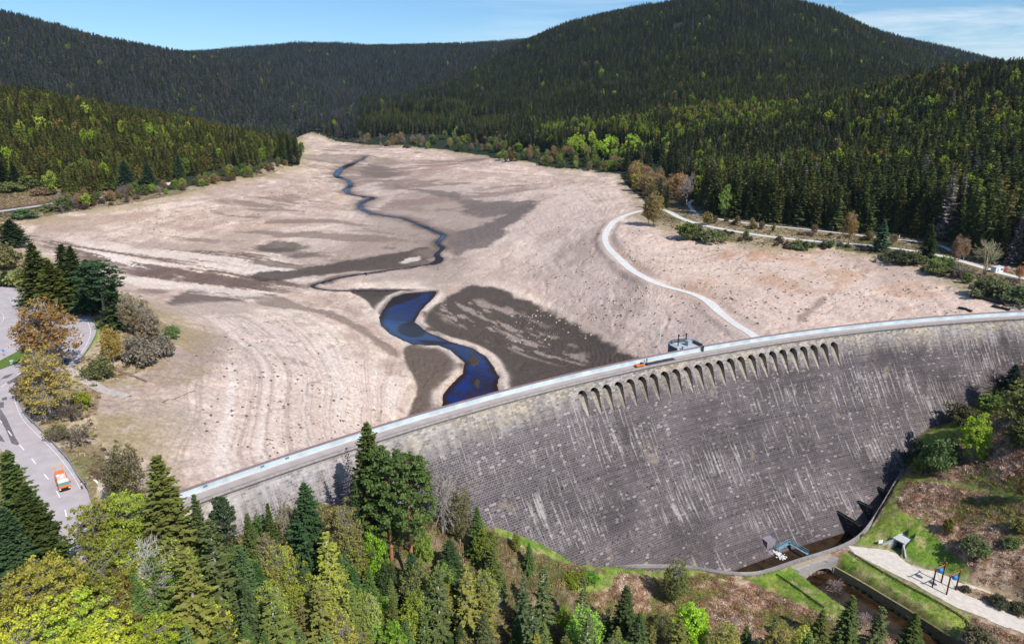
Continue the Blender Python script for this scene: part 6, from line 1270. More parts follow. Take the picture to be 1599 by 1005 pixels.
ok &= ~inpoly([(1003, 331), (1045, 326), (1080, 305), (1092, 330), (1130, 340), (1250, 354), (1330, 362), (1440, 375), (1490, 388), (1560, 412), (1700, 434), (1800, 520), (1300, 520), (1000, 420)])
ok &= ~inpoly([(-200, 292), (0, 281), (50, 292), (100, 296), (105, 322), (60, 350), (-300, 400)])
ok &= ~((px < 60) & (py < 470))
for bd_ in BANDS: ok &= ~inpoly(bd_)
gapn = fbm(px * 0.011, py * 0.011, 1200, 4); ok &= ~((gapn > 0.78) & (pr > 750))
crest_el = samp(cover, px, py); ok &= (pz + 34 - CAM_H) / pr > crest_el
px, py, pz, pr = px[ok], py[ok], pz[ok], pr[ok]
pu_, pv_ = project(px, py, pz + 12)
vis = (pu_ > -140) & (pu_ < 1740); px, py, pz, pr, pu_, pv_ = [a[vis] for a in (px, py, pz, pr, pu_, pv_)]
plantn = poly_sd(px, py, gp([(440, 208), (500, 195), (600, 205), (780, 205), (800, 180), (760, 160), (640, 158), (540, 165), (470, 182)]), pad=2) > 0
plantn &= fbm(px * 0.02, py * 0.02, 900, 3) + 0.25 * rng.random(len(px)) > 0.48
left_near = (pr < 1150) & (px < 0) & (pu_ < 480)
far_left = (px < 0) & (pr > 1300) & (pu_ < 560) & (pr < 3000)
nz = fbm(px * 0.012, py * 0.012, 400, 4)
hh = np.where(left_near, 21, 24) * (0.62 + 0.6 * rng.random(len(px))) * (0.85 + 0.3 * nz); hh[plantn] = 10 * (0.8 + 0.4 * rng.random(plantn.sum())); far_f = pr > 2700; hh[far_f] *= 0.9; hh = np.where((px > 0) & (pr < 720), hh * 1.22, hh)
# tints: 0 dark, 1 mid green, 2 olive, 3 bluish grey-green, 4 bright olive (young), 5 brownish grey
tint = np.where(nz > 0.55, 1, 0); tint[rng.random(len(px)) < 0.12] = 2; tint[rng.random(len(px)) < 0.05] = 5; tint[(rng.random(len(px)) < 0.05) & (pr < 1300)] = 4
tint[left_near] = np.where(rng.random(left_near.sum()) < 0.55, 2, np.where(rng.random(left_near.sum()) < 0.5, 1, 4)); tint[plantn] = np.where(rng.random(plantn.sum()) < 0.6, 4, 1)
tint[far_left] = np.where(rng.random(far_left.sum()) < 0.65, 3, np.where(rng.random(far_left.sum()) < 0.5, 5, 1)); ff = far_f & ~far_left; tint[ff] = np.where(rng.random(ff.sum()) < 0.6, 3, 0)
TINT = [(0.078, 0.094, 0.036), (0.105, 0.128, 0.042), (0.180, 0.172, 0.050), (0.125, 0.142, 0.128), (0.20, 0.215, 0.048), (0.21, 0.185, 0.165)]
# nearest conifers stand as single trees
vv_in = (pu_ > 4) & (pu_ < 1595)
order = np.argsort(np.where(vv_in, pr, 1e9)); near_ids = order[:150]
leftside = np.where(vv_in & left_near, pr, 1e9); near_left = np.argsort(leftside)[:60]
single = np.unique(np.r_[near_ids, near_left]); is_s = np.zeros(len(px), bool); is_s[single] = True
for side, sel, lab, grp in ((0, is_s & (px < 0), 'in the left bank wood', 'conifers of the left bank wood'), (1, is_s & (px >= 0), 'at the front of the right bank forest', 'conifers of the right bank forest')):
    ids = np.where(sel)[0]; ids = ids[np.argsort(pu_[ids])]
    names = {0: 'dark', 1: 'green', 2: 'olive', 3: 'bluish', 4: 'bright olive', 5: 'brownish'}
    for n_, i in enumerate(ids):
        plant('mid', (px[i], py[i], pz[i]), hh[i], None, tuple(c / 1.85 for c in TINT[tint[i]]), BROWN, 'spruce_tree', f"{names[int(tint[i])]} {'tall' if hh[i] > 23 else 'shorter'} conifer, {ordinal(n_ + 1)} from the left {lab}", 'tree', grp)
rest = ~is_s
# the rest of the forest, one mass of instanced trees
def fixed_mat(name, col, trans):
    m = leaf_mat(name, trans); nt = m.node_tree; hs = [n for n in nt.nodes if n.type == 'HUE_SAT'][0]
    for l in list(hs.inputs['Color'].links): nt.links.remove(l)
    hs.inputs['Color'].default_value = (*col, 1); return m
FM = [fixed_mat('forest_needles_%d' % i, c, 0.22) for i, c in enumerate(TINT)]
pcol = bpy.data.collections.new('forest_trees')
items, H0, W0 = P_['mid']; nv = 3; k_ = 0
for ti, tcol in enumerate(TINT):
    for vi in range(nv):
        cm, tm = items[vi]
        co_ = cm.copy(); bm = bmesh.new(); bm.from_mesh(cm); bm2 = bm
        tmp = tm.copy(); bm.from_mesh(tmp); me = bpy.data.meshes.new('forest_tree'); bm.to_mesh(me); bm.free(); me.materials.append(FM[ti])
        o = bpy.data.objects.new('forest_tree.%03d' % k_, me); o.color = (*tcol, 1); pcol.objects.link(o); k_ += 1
for ti, tcol in enumerate([(0.24, 0.31, 0.035), (0.16, 0.20, 0.04), (0.22, 0.17, 0.05)]):
    bmt = fixed_mat('forest_leaves_%d' % ti, tcol, 0.36)
    for vi in range(nv):
        me = P_['small'][0][vi][0].copy(); me.materials.clear(); me.materials.append(bmt); V_ = np.empty(len(me.vertices) * 3, np.float32); me.vertices.foreach_get('co', V_); V_ = V_.reshape(-1, 3); V_[:, :2] *= 0.72; me.vertices.foreach_set('co', V_.ravel())
        o = bpy.data.objects.new('forest_tree.%03d' % k_, me); pcol.objects.link(o); k_ += 1
n = int(rest.sum()); fm = bpy.data.meshes.new('forest_points'); fm.vertices.add(n)
fm.vertices.foreach_set('co', np.c_[px[rest], py[rest], pz[rest] - 0.3].astype(np.float32).ravel())
def fattr(nm, typ, arr, key='value'):
    a = fm.attributes.new(nm, typ, 'POINT'); a.data.foreach_set(key, arr)
lp_ = fbm(px * 0.018, py * 0.018, 700, 4)
lush = inpoly([(830, 225), (960, 222), (1050, 232), (1100, 225), (1240, 205), (1240, 180), (1130, 178), (1000, 192), (860, 205)]); lushR = inpoly([(1080, 330), (1480, 375), (1599, 395), (1599, 150), (1380, 150), (1200, 235), (1090, 240)]); lushL = left_near & (lp_ > 0.42)
bl_ = (lush & (rng.random(len(px)) < 0.45 * (lp_ > 0.42))) | (lushR & (rng.random(len(px)) < np.where(lp_ > 0.55, 0.16, 0.03))) | (lushL & (rng.random(len(px)) < 0.10)) | (rng.random(len(px)) < 0.006)
btint = np.where(rng.random(len(px)) < 0.5, 6, np.where(rng.random(len(px)) < 0.6, 7, 8)); tint = np.where(bl_, btint, tint); hh = np.where(bl_, hh * 0.92, hh)
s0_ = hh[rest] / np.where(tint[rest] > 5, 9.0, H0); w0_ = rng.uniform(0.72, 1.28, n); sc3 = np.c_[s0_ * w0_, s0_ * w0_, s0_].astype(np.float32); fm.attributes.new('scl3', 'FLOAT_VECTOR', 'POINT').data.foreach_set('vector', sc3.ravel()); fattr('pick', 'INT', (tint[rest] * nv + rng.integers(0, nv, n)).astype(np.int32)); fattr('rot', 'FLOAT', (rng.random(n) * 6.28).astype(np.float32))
forest = link('conifer_forest', fm); tag(forest, kind='stuff')
ng = bpy.data.node_groups.new('forest_scatter', 'GeometryNodeTree'); ng.interface.new_socket('Geometry', in_out='INPUT', socket_type='NodeSocketGeometry'); ng.interface.new_socket('Geometry', in_out='OUTPUT', socket_type='NodeSocketGeometry')
gi, go = ng.nodes.new('NodeGroupInput'), ng.nodes.new('NodeGroupOutput'); ci_ = ng.nodes.new('GeometryNodeCollectionInfo'); ci_.inputs['Collection'].default_value = pcol; ci_.inputs['Separate Children'].default_value = True; ci_.inputs['Reset Children'].default_value = True
iop = ng.nodes.new('GeometryNodeInstanceOnPoints'); iop.inputs['Pick Instance'].default_value = True
def nattr(nm, dt):
    a = ng.nodes.new('GeometryNodeInputNamedAttribute'); a.data_type = dt; a.inputs['Name'].default_value = nm; return a.outputs['Attribute']
cx = ng.nodes.new('ShaderNodeCombineXYZ'); ng.links.new(nattr('rot', 'FLOAT'), cx.inputs['Z']); e2r = ng.nodes.new('FunctionNodeEulerToRotation'); ng.links.new(cx.outputs[0], e2r.inputs[0])
ng.links.new(gi.outputs[0], iop.inputs['Points']); ng.links.new(ci_.outputs[0], iop.inputs['Instance']); ng.links.new(nattr('pick', 'INT'), iop.inputs['Instance Index']); ng.links.new(e2r.outputs[0], iop.inputs['Rotation']); ng.links.new(nattr('scl3', 'FLOAT_VECTOR'), iop.inputs['Scale']); ng.links.new(iop.outputs[0], go.inputs[0])
forest.modifiers.new('scatter', 'NODES').node_group = ng

# ------------------------------------------------------------------ broadleaved trees and shrubs along the shores and on the hills
def row(u0, u1, n, kinds, hts, grp, lab, dv=(0, 0), line=None, name='broadleaf_tree'):
    """n trees scattered just outside the shoreline between two columns"""
    out = []
    S = np.array(line if line is not None else SHORE, float)
    for k in range(n):
        f = rnd.random() * (len(S) - 1); i = int(f); q = S[i] + (S[i + 1] - S[i]) * (f - i); out.append((q[0], q[1] - rnd.uniform(*dv)))
    out.sort()
    for k, (u, v) in enumerate(out):
        kind, col, bark, adj = rnd.choice(kinds); h = rnd.uniform(*hts); p = ground(u, v, Z)
        if kind in ('bare_shrub', 'shrub'): h *= 0.4
        plant(kind, p, h, h * rnd.uniform(0.55, 0.95) if kind not in ('shrub', 'bare_shrub') else h * rnd.uniform(1.2, 1.8), col, bark, ('bush' if kind in ('shrub', 'bare_shrub') else 'bare_tree' if kind == 'bare' else 'spruce_tree' if kind == 'mid' else 'birch_tree' if adj[:3] in ('cop', 'rus', 'oli') else name), f'{adj}, {ordinal(k + 1)} from the left {lab}', 'tree' if kind not in ('shrub', 'bare_shrub') else 'bush', grp)
COPk = [('birch', COP, GREY, 'copper leafy tree'), ('birch', (0.22, 0.15, 0.05), GREY, 'rusty leafy tree'), ('small', (0.20, 0.17, 0.04), GREY, 'olive-gold leafy tree')]
GRk = [('small', (0.20, 0.25, 0.03), GREY, 'yellow-green leafy tree'), ('small', (0.13, 0.16, 0.035), GREY, 'mid green leafy tree')]
BRk = [('bare', None, (0.27, 0.22, 0.20), 'grey leafless tree'), ('bare_shrub', None, (0.22, 0.17, 0.16), 'grey-brown bare shrub')]
BRk = [(a, (0.1, 0.1, 0.1), c, d) for a, b, c, d in BRk]; SHk = [('shrub', (0.13, 0.11, 0.05), GREY, 'olive shrub'), ('shrub', (0.15, 0.09, 0.07), GREY, 'brown shrub')]
row(0, 0, 60, COPk + GRk + SHk + BRk, (6, 12), 'leafy trees along the left shore', 'along the left lake shore', (0, 14), [(90, 334), (150, 324), (200, 317), (262, 305)])
row(0, 0, 80, COPk + GRk + GRk + SHk, (6, 12), 'trees along the left shore towards the headland', 'towards the left headland', (0, 13), [(262, 305), (340, 287), (400, 276), (440, 261), (464, 256)])
row(0, 0, 70, BRk + BRk + COPk + SHk, (10, 17), 'leafless trees along the far shore', 'on the far lake shore', (-1, 14), [(525, 221), (600, 229), (665, 232)])
row(0, 0, 60, GRk + GRk + COPk + BRk, (11, 18), 'leafy trees along the far right shore', 'on the far right shore', (-1, 28), [(665, 232), (760, 239), (795, 244)])
row(0, 0, 70, COPk + GRk + GRk + [('mid', (0.07, 0.09, 0.03), BROWN, 'small dark conifer')], (9, 16), 'trees along the right shore', 'on the shore before the copper grove', (-1, 22), [(778, 251), (850, 261), (925, 266), (972, 272)])
row(0, 0, 44, [('small', (0.24, 0.32, 0.03), GREY, 'bright green leafy tree'), ('small', (0.32, 0.38, 0.03), GREY, 'lime leafy tree')], (15, 21), 'bright green trees behind the right shore', 'in the bright band behind the right shore', (0, 22), [(885, 244), (960, 252), (1045, 256)])
row(0, 0, 62, COPk[:2] + COPk[:2] + [('small', (0.28, 0.22, 0.05), GREY, 'olive-copper tree')], (12, 20), 'copper birches of the grove', 'in the grove by the shore road', (-4, 26), [(985, 288), (1010, 306), (1040, 316), (1070, 318)])
# fill the wood below the dam
FILL = [('spruce', (0.07, 0.09, 0.03), BROWN, 'spruce_tree', 'green spruce'), ('thin_spruce', (0.11, 0.12, 0.032), GREY, 'spruce_tree', 'open olive spruce'), ('birch', (0.29, 0.33, 0.045), GREY, 'birch_tree', 'yellow-green birch'), ('fir', (0.06, 0.09, 0.03), BROWN, 'fir_tree', 'bluish fir'), ('oval', (0.22, 0.29, 0.03), GREY, 'broadleaf_tree', 'fresh green tree'), ('birch', (0.24, 0.24, 0.045), GREY, 'birch_tree', 'olive-green birch'), ('thin_spruce', (0.08, 0.10, 0.035), SILVER, 'spruce_tree', 'open spruce with pale trunk')]
FP = []
for _ in range(7000):
    u, v = rnd.uniform(0, 1290), rnd.uniform(800, 1010)
    if u < 60 or v < 835 + 0.0 * u or (560 < u and v < 870) or (u > 760 and v < 925 + (u - 760) * 0.10) : continue
    h = rnd.uniform(9, 17); p = by_top(u, v, h)
    if any((p[0] - q[0]) ** 2 + (p[1] - q[1]) ** 2 < (2.9 if u < 760 else 5.5) ** 2 for q, _, _ in FP): continue
    if samp(lawn, p[0], p[1]) > 0.2 or samp(sd_road, p[0], p[1]) > -3 or p[1] < 92 or samp(sd_stream, p[0], p[1]) > -4: continue
    FP.append((p, h, u))
    if len(FP) >= 160: break
FP.sort(key=lambda a: a[2])
for k, (p, h, u) in enumerate(FP):
    kind, col, bark, nm, adj = FILL[rnd.randrange(7)]
    plant(kind, p, h, h * rnd.uniform(0.34, 0.46) if kind in ('spruce', 'thin_spruce', 'fir') else h * rnd.uniform(0.45, 0.6), tuple(c * rnd.uniform(0.85, 1.2) for c in col), bark, nm, f'{adj} filling the wood below the dam, {ordinal(k + 1)} filler from the left'.replace(' filler', ''), 'tree', 'smaller trees in the wood below the dam')
row(0, 0, 40, SHk + SHk + GRk[1:], (4, 7), 'shrubs below the shore road', 'below the shore road', (-5, 8), [(1090, 362), (1150, 374), (1250, 387), (1380, 396)])
row(0, 0, 22, SHk + COPk[1:], (4, 7), 'shrubs between the two shore roads', 'between the two shore roads', (-3, 4), [(1095, 341), (1180, 358), (1300, 369), (1430, 383)])
row(0, 0, 30, SHk + GRk[1:] + BRk[1:], (4, 7), 'shrubs at the right edge of the lake bed', 'near the lake bed edge by the hut', (-5, 10), [(1440, 418), (1510, 440), (1560, 458), (1595, 468)])
GREENS = [(963, 117), (913, 97), (932, 96), (1060, 89), (1120, 80), (1108, 79), (941, 142), (959, 142), (1041, 140), (1053, 142), (1073, 116), (1098, 115), (1068, 112), (1241, 22), (1254, 28), (1271, 30), (1233, 62), (1219, 119), (1344, 95), (1378, 90), (1408, 96), (1415, 100), (1364, 142), (1258, 150), (1286, 146), (1326, 155), (1374, 168), (1399, 156), (1412, 164), (1434, 132), (1450, 154), (1474, 128), (1482, 138), (1528, 172), (1549, 145), (1556, 146), (1572, 165), (1597, 160), (1590, 152), (1520, 132), (1394, 240), (1288, 255), (1264, 262), (1322, 245), (1466, 258), (1511, 250), (1510, 265), (1438, 245), (1355, 238), (1248, 268), (1215, 205), (1206, 200), (1140, 205), (1150, 200), (1160, 196), (1165, 208), (1100, 225), (1130, 212), (1180, 200), (1190, 205), (1112, 232), (1105, 218), (62, 183), (23, 196), (28, 190), (193, 190), (225, 174), (135, 165), (20, 160), (168, 250), (75, 270), (745, 133), (830, 185), (470, 222), (60, 160), (15, 150)]
far_green = []
for u, v in sorted(GREENS):
    h = rnd.uniform(15, 22); p = by_top(u, v, h); far_green.append((u, p, h))
for k, (u, p, h) in enumerate(far_green):
    plant('small', p, h * 1.12, h * rnd.uniform(0.6, 0.85), rnd.choice([(0.24, 0.27, 0.03), (0.19, 0.23, 0.03), (0.20, 0.18, 0.035)]), GREY, 'broadleaf_tree', f"fresh green tree among the dark hill conifers, {ordinal(k + 1)} from the left", 'tree', 'fresh green trees scattered in the conifer forest')
# ------------------------------------------------------------------ undergrowth
def tuft(seed, n, s, up, mat, spread=0.8, asp=0.35):
    r = np.random.default_rng(seed); c = r.normal(0, spread * 0.5, (n, 3)); c[:, 2] = np.abs(r.normal(0.18, 0.16, n)) * s * 1.6
    a = unit(r.normal(0, 1, (n, 3)) + np.array([0, 0, up])); b = unit(np.cross(a, r.normal(0, 1, (n, 3)))); k = s * (0.5 + r.random(n))[:, None]
    return quads_mesh('undergrowth_tuft', c, a * k, b * k * asp, mat)
def scatter(name, P, sc, pick, protos):
    pc = bpy.data.collections.new(name + '_kinds')
    for k, (me, col) in enumerate(protos):
        o = bpy.data.objects.new('%s_kind.%03d' % (name, k), me); pc.objects.link(o)
    n = len(P); fm = bpy.data.meshes.new(name); fm.vertices.add(n); fm.vertices.foreach_set('co', P.astype(np.float32).ravel())
    fm.attributes.new('scl3', 'FLOAT_VECTOR', 'POINT').data.foreach_set('vector', np.repeat(sc.astype(np.float32)[:, None], 3, 1).ravel())
    for nm, typ, arr in (('pick', 'INT', pick.astype(np.int32)), ('rot', 'FLOAT', (rng.random(n) * 6.28).astype(np.float32))):
        fm.attributes.new(nm, typ, 'POINT').data.foreach_set('value', arr)
    o = link(name, fm); tag(o, kind='stuff'); g2 = ng.copy(); g2.nodes['Collection Info'].inputs['Collection'].default_value = pc
    o.modifiers.new('scatter', 'NODES').node_group = g2; return o
bx, by = np.meshgrid(np.arange(-90, 330, 1.15), np.arange(85, 300, 1.15)); bx = (bx + rng.uniform(-.5, .5, bx.shape)).ravel(); by = (by + rng.uniform(-.5, .5, by.shape)).ravel()
lo_ = lambda A: samp(A.astype(float), bx, by)
ok = (lo_(notdam) > 0.9) & (lo_(lawn) < 0.25) & (lo_(sd_gravel > -1.2) < 0.1) & (lo_(sd_basin > -1.5) < 0.1) & (lo_(sd_stream > -1.5) < 0.1) & (lo_(sd_road > -2) < 0.1)
rb = np.hypot(bx - DC[0], by - DC[1]); zb_ = samp(Z, bx, by); ok &= (rb < R_DN - batter(zb_) - 1.0)
bd, _ = line_d(bx, by, bl, pad=6); ok &= bd > 3.0
u_, v_ = project(bx, by, zb_); ok &= (u_ > -60) & (u_ < 1900) & (v_ < 1060)
Pb = np.c_[bx, by, zb_][ok]; nb_ = len(Pb); fz = fbm(Pb[:, 0] * 0.09, Pb[:, 1] * 0.09, 320, 5); t_ = rng.random(nb_)
pk = np.where(t_ < 0.42, 0, np.where(t_ < 0.66, 1, np.where(t_ < 0.86, 2, 3))); gmask = (fz > 0.54) | ((Pb[:, 0] < 25) & (t_ > 0.35)); pk[gmask & (t_ > 0.25)] = 4; pk[(pk == 4) & (rng.random(nb_) < 0.35)] = 5
uc = [(0.40, 0.235, 0.15), (0.55, 0.40, 0.29), (0.22, 0.135, 0.085), (0.62, 0.52, 0.42), (0.20, 0.22, 0.055), (0.32, 0.30, 0.09)]
def fixed_leaf(name, col, trans=0.2):
    m = leaf_mat(name, trans); nt = m.node_tree; hs = [n for n in nt.nodes if n.type == 'HUE_SAT'][0]
    for l in list(hs.inputs['Color'].links): nt.links.remove(l)
    hs.inputs['Color'].default_value = (*col, 1); return m
scatter('dead_bracken', Pb, 0.55 + 0.6 * rng.random(nb_), pk, [(tuft(200 + i, 64, 0.24, 0.5, fixed_leaf('bracken_%d' % i, c), 1.3, 0.22), c) for i, c in enumerate(uc)])

cx_, cy2 = np.meshgrid(np.arange(-480, 60, 2.0), np.arange(110, 640, 2.0)); cx_ = (cx_ + rng.uniform(-.9, .9, cx_.shape)).ravel(); cy2 = (cy2 + rng.uniform(-.9, .9, cy2.shape)).ravel(); lc = lambda A: samp(np.asarray(A).astype(float), cx_, cy2); cz_ = samp(Z, cx_, cy2); uc_, vc_ = project(cx_, cy2, cz_)
kk_ = (lc(out_up) > 0.9) & (lc(sd_road > -1.0) < 0.1) & (lc(d_top < 9) < 0.1) & (lc(isl) < 0.2) & (uc_ > -60) & (uc_ < 700) & (vc_ > 270) & (lc(sd_shore) > -200)
Pc = np.c_[cx_, cy2, cz_][kk_]; nc_ = len(Pc)
sx_, sy_ = np.meshgrid(np.arange(40, 420, 2.1), np.arange(230, 560, 2.1)); sx_ = (sx_ + rng.uniform(-1, 1, sx_.shape)).ravel(); sy_ = (sy_ + rng.uniform(-1, 1, sy_.shape)).ravel(); ls_ = lambda A: samp(np.asarray(A).astype(float), sx_, sy_); ks_ = (ls_(out_up) > 0.9) & (ls_(d_low < 3.4) < 0.1) & (ls_(d_high < 2.8) < 0.1) & (ls_(np.minimum(d_low, d_high)) < 45)
Pc = np.r_[Pc, np.c_[sx_, sy_, samp(Z, sx_, sy_)][ks_]]; nc_ = len(Pc)
scatter('bank_scrub', Pc, 0.5 + 0.7 * rng.random(nc_), rng.integers(0, 5, nc_), [(tuft(260 + i, 34, 0.30, 0.7, fixed_leaf('scrub_%d' % i, c)), c) for i, c in enumerate([(0.40, 0.31, 0.19), (0.30, 0.20, 0.13), (0.22, 0.21, 0.08), (0.46, 0.38, 0.26), (0.17, 0.12, 0.085)])])
lk = ((lo_(lawn) > 0.5) & (lo_(notdam) > 0.9) & (lo_(sd_gravel > -0.4) < 0.1) & (lo_(sd_basin > -0.8) < 0.1) & (lo_(sd_stream > -0.9) < 0.1) & (u_ > 700) & (u_ < 1660) & (v_ < 1060) & (bd > 2.4))
Pl = np.c_[bx, by, zb_][lk]; nl_ = len(Pl)
scatter('rough_grass', Pl, 0.45 + 0.4 * rng.random(nl_), rng.integers(0, 3, nl_), [(tuft(230 + i, 30, 0.22, 1.2, fixed_leaf('grass_blades_%d' % i, c, 0.35), 1.6, 0.2), c) for i, c in enumerate([(0.17, 0.26, 0.045), (0.28, 0.29, 0.09), (0.38, 0.31, 0.16)])])
# ------------------------------------------------------------------ guardrails, fences
M_GALV = plain('galvanised_steel', (0.42, 0.46, 0.50), 0.45, 0.1, 2, metal=0.5); M_BLACK = plain('black_steel', (0.015, 0.015, 0.018), 0.5, 0.1, 2); M_WOOD = plain('weathered_wood', (0.20, 0.155, 0.12), 0.9, 0.25, 2)
M_ORANGE = plain('orange_paint', (0.72, 0.20, 0.05), 0.5, 0.08, 1.5); M_BLUEP = plain('blue_plastic', (0.03, 0.24, 0.75), 0.4, 0.08, 2); M_TYRE = plain('tyre_rubber', (0.02, 0.02, 0.02), 0.8, 0.1, 3); M_GLASS = plain('dark_glass', (0.02, 0.035, 0.045), 0.12, 0.05, 2, spec=0.6)
def railing_thing(name, line, label, cat, mat, heights, post_h, step, r=0.05, flat=False, postmat=None):
    P = smooth_line(line, step / 3); loc = P[len(P) // 2].copy(); t = empty(name, loc); tag(t, label, cat)
    for hgt in heights:
        b_ = MB()
        if flat:
            d = np.gradient(P[:, :2], axis=0); d /= np.linalg.norm(d, axis=1)[:, None]; nr = np.c_[-d[:, 1], d[:, 0]]; n = len(P)
            sect = [(0.0, -0.16), (0.07, -0.09), (0.0, 0.0), (0.07, 0.09), (0.0, 0.16), (-0.05, 0.16), (-0.05, -0.16)]; q = len(sect)
            V = [(*(P[i, :2] + nr[i] * a - loc[:2]), P[i, 2] - loc[2] + hgt + b2) for i in range(n) for a, b2 in sect]
            b_.add(V, [(i * q + j, (i + 1) * q + j, (i + 1) * q + (j + 1) % q, i * q + (j + 1) % q) for i in range(n - 1) for j in range(q)])
        else: b_.tube([tuple(p - loc + [0, 0, hgt]) for p in P], r, 5)
        b_.build('rail', mat, t)
    pm = MB(); pm.box((0, 0, post_h / 2 - 0.15), (0.11, 0.11, post_h + 0.3)); pme = pm.mesh('post', [postmat or mat])
    acc = 0.0
    for i in range(len(P)):
        if i: acc += np.linalg.norm(P[i] - P[i - 1])
        if i == 0 or acc >= step:
            acc = 0.0; o = link('post', pme, t); o.location = P[i] - loc
    return t
railing_thing('guardrail', [zr(u, v, 0) for u, v in [(140, 770), (134, 760), (121, 744), (108, 722), (91, 702), (73, 682), (57, 666), (43, 653), (34, 639), (28.5, 628), (26.5, 612), (31, 601), (39, 593), (50, 586)]], 'galvanised steel guardrail along the lake side of the main road', 'guardrail', M_GALV, [0.62], 0.75, 4.0, flat=True)
railing_thing('guardrail', [zr(u, v, 0) for u, v in [(126, 563), (141, 541), (150.5, 522), (149.5, 508), (141, 494), (126, 480), (109, 471.5), (95, 466)]], 'curved steel guardrail round the outer edge of the side road bend', 'guardrail', M_GALV, [0.62], 0.75, 4.0, flat=True)
railing_thing('guardrail', [zr(u, v, 0) for u, v in [(60, 461), (45, 455), (20, 446), (0, 440), (-40, 438)]], 'steel guardrail beside the car park hedge on the left edge', 'guardrail', M_GALV, [0.62], 0.75, 4.0, flat=True)
railing_thing('stream_fence', [ground(u, v, Z) for u, v in [(1325, 862), (1358, 883), (1389, 901), (1412, 914), (1450, 934), (1478, 950), (1503, 966), (1512.5, 978), (1506, 990), (1499, 1005)]], 'long black railing between the gravel forecourt and the stream bank', 'railing', M_BLACK, [0.3, 0.65], 0.75, 2.4, 0.11)
railing_thing('meadow_fence', [ground(u, v, Z) for u, v in [(1212, 898), (1240, 917), (1262, 933), (1286, 950)]], 'short black railing on the mown meadow left of the stream', 'railing', M_BLACK, [0.3, 0.65], 0.75, 2.4, 0.11)

# ------------------------------------------------------------------ vehicles
def extr(prof, w0, w1=None, zsplit=None, x=0):
    """side profile (x, z) extruded across the width; the upper part drawn in"""
    n = len(prof); V = []
    for s in (-1, 1):
        for px_, pz_ in prof:
            w = w0 if (zsplit is None or pz_ <= zsplit) else w1
            V.append((px_, s * w / 2, pz_))
    return V, [(i, (i + 1) % n, n + (i + 1) % n, n + i) for i in range(n)] + [tuple(range(n - 1, -1, -1)), tuple(range(n, 2 * n))]
def bevel_obj(o, w=0.04):
    bm = bmesh.new(); bm.from_mesh(o.data); bmesh.ops.recalc_face_normals(bm, faces=bm.faces); bmesh.ops.bevel(bm, geom=list(bm.edges), offset=w, segments=2, affect='EDGES'); bm.to_mesh(o.data); bm.free(); return o
def wheel(parent, x, y, r=0.33, w=0.22):
    b_ = MB(); n = 18; prof = [(r * 0.55, -w / 2), (r * 0.93, -w / 2), (r, -w / 3), (r, w / 3), (r * 0.93, w / 2), (r * 0.55, w / 2)]
    V = [(rr2 * math.cos(2 * math.pi * k / n), yy, rr2 * math.sin(2 * math.pi * k / n)) for rr2, yy in prof for k in range(n)]; b_.add(V, [(i * n + k, i * n + (k + 1) % n, (i + 1) * n + (k + 1) % n, (i + 1) * n + k) for i in range(5) for k in range(n)])
    o = b_.build('wheel', M_TYRE, parent, True); o.location = (x, y, r); b2 = MB(); V = [(r * 0.56 * math.cos(2 * math.pi * k / n), yy, r * 0.56 * math.sin(2 * math.pi * k / n)) for yy in (-w * 0.42, w * 0.42) for k in range(n)]
    b2.add(V, [tuple(range(n)), tuple(range(2 * n - 1, n - 1, -1))]); b2.build('rim', M_GALV, o)
def car(p, rz, mat, label):
    t = empty('car', p, rz); tag(t, label, 'car', 'parked and passing cars by the road bend')
    V, F = extr([(-2.1, 0.3), (-2.15, 0.62), (-2.05, 0.88), (-1.0, 0.95), (0.75, 0.95), (1.55, 0.86), (2.08, 0.68), (2.12, 0.35), (2.0, 0.28), (-2.0, 0.25)], 1.76); b_ = MB(); b_.add(V, F); bevel_obj(b_.build('body', mat, t), 0.05)
    V, F = extr([(-1.75, 0.93), (-1.35, 1.40), (0.05, 1.44), (0.95, 0.93)], 1.62, 1.30, 1.0); b_ = MB(); b_.add(V, F); b_.build('window', M_GLASS, t)
    V, F = extr([(-1.38, 1.405), (-1.3, 1.46), (0.0, 1.48), (0.1, 1.43)], 1.34, 1.22, 1.44); b_ = MB(); b_.add(V, F); b_.build('roof', mat, t)
    for s in (-1, 1):
        b_ = MB(); b_.box((2.07, s * 0.62, 0.68), (0.12, 0.34, 0.14)); b_.build('headlight', M_WHITE, t); b_ = MB(); b_.box((-2.12, s * 0.66, 0.74), (0.1, 0.28, 0.16)); b_.build('tail_light', M_RED, t)
        for x in (-1.3, 1.32): wheel(t, x, s * 0.80)
    return t
M_RED = plain('red_paint', (0.55, 0.05, 0.03), 0.5, 0.08, 2); M_CARW = plain('white_car_paint', (0.78, 0.78, 0.77), 0.3, 0.04, 1, spec=0.6); M_CARD = plain('dark_car_paint', (0.03, 0.032, 0.038), 0.3, 0.05, 1, spec=0.6); M_CARB = plain('blue_car_paint', (0.03, 0.07, 0.28), 0.3, 0.05, 1, spec=0.6)
def heading(a, b): pa, pb = at_z(*a, 0.8), at_z(*b, 0.8); return math.atan2(pb[1] - pa[1], pb[0] - pa[0])
for (u, v), (ua, va), mat, lab in [((25.5, 524), (32, 519), M_CARW, 'white car parked on the car park left of the copper birch'), ((110.5, 499), (114, 510), M_CARD, 'dark car driving round the side road bend'), ((104.5, 566), (112, 558), M_CARB, 'dark blue car half hidden behind the copper birch at the junction'), ((42, 568), (34, 573), M_CARD, 'dark car at the junction left of the copper birch')]:
    car(zr(u, v, 0.01), heading((u, v), (ua, va)), mat, lab)
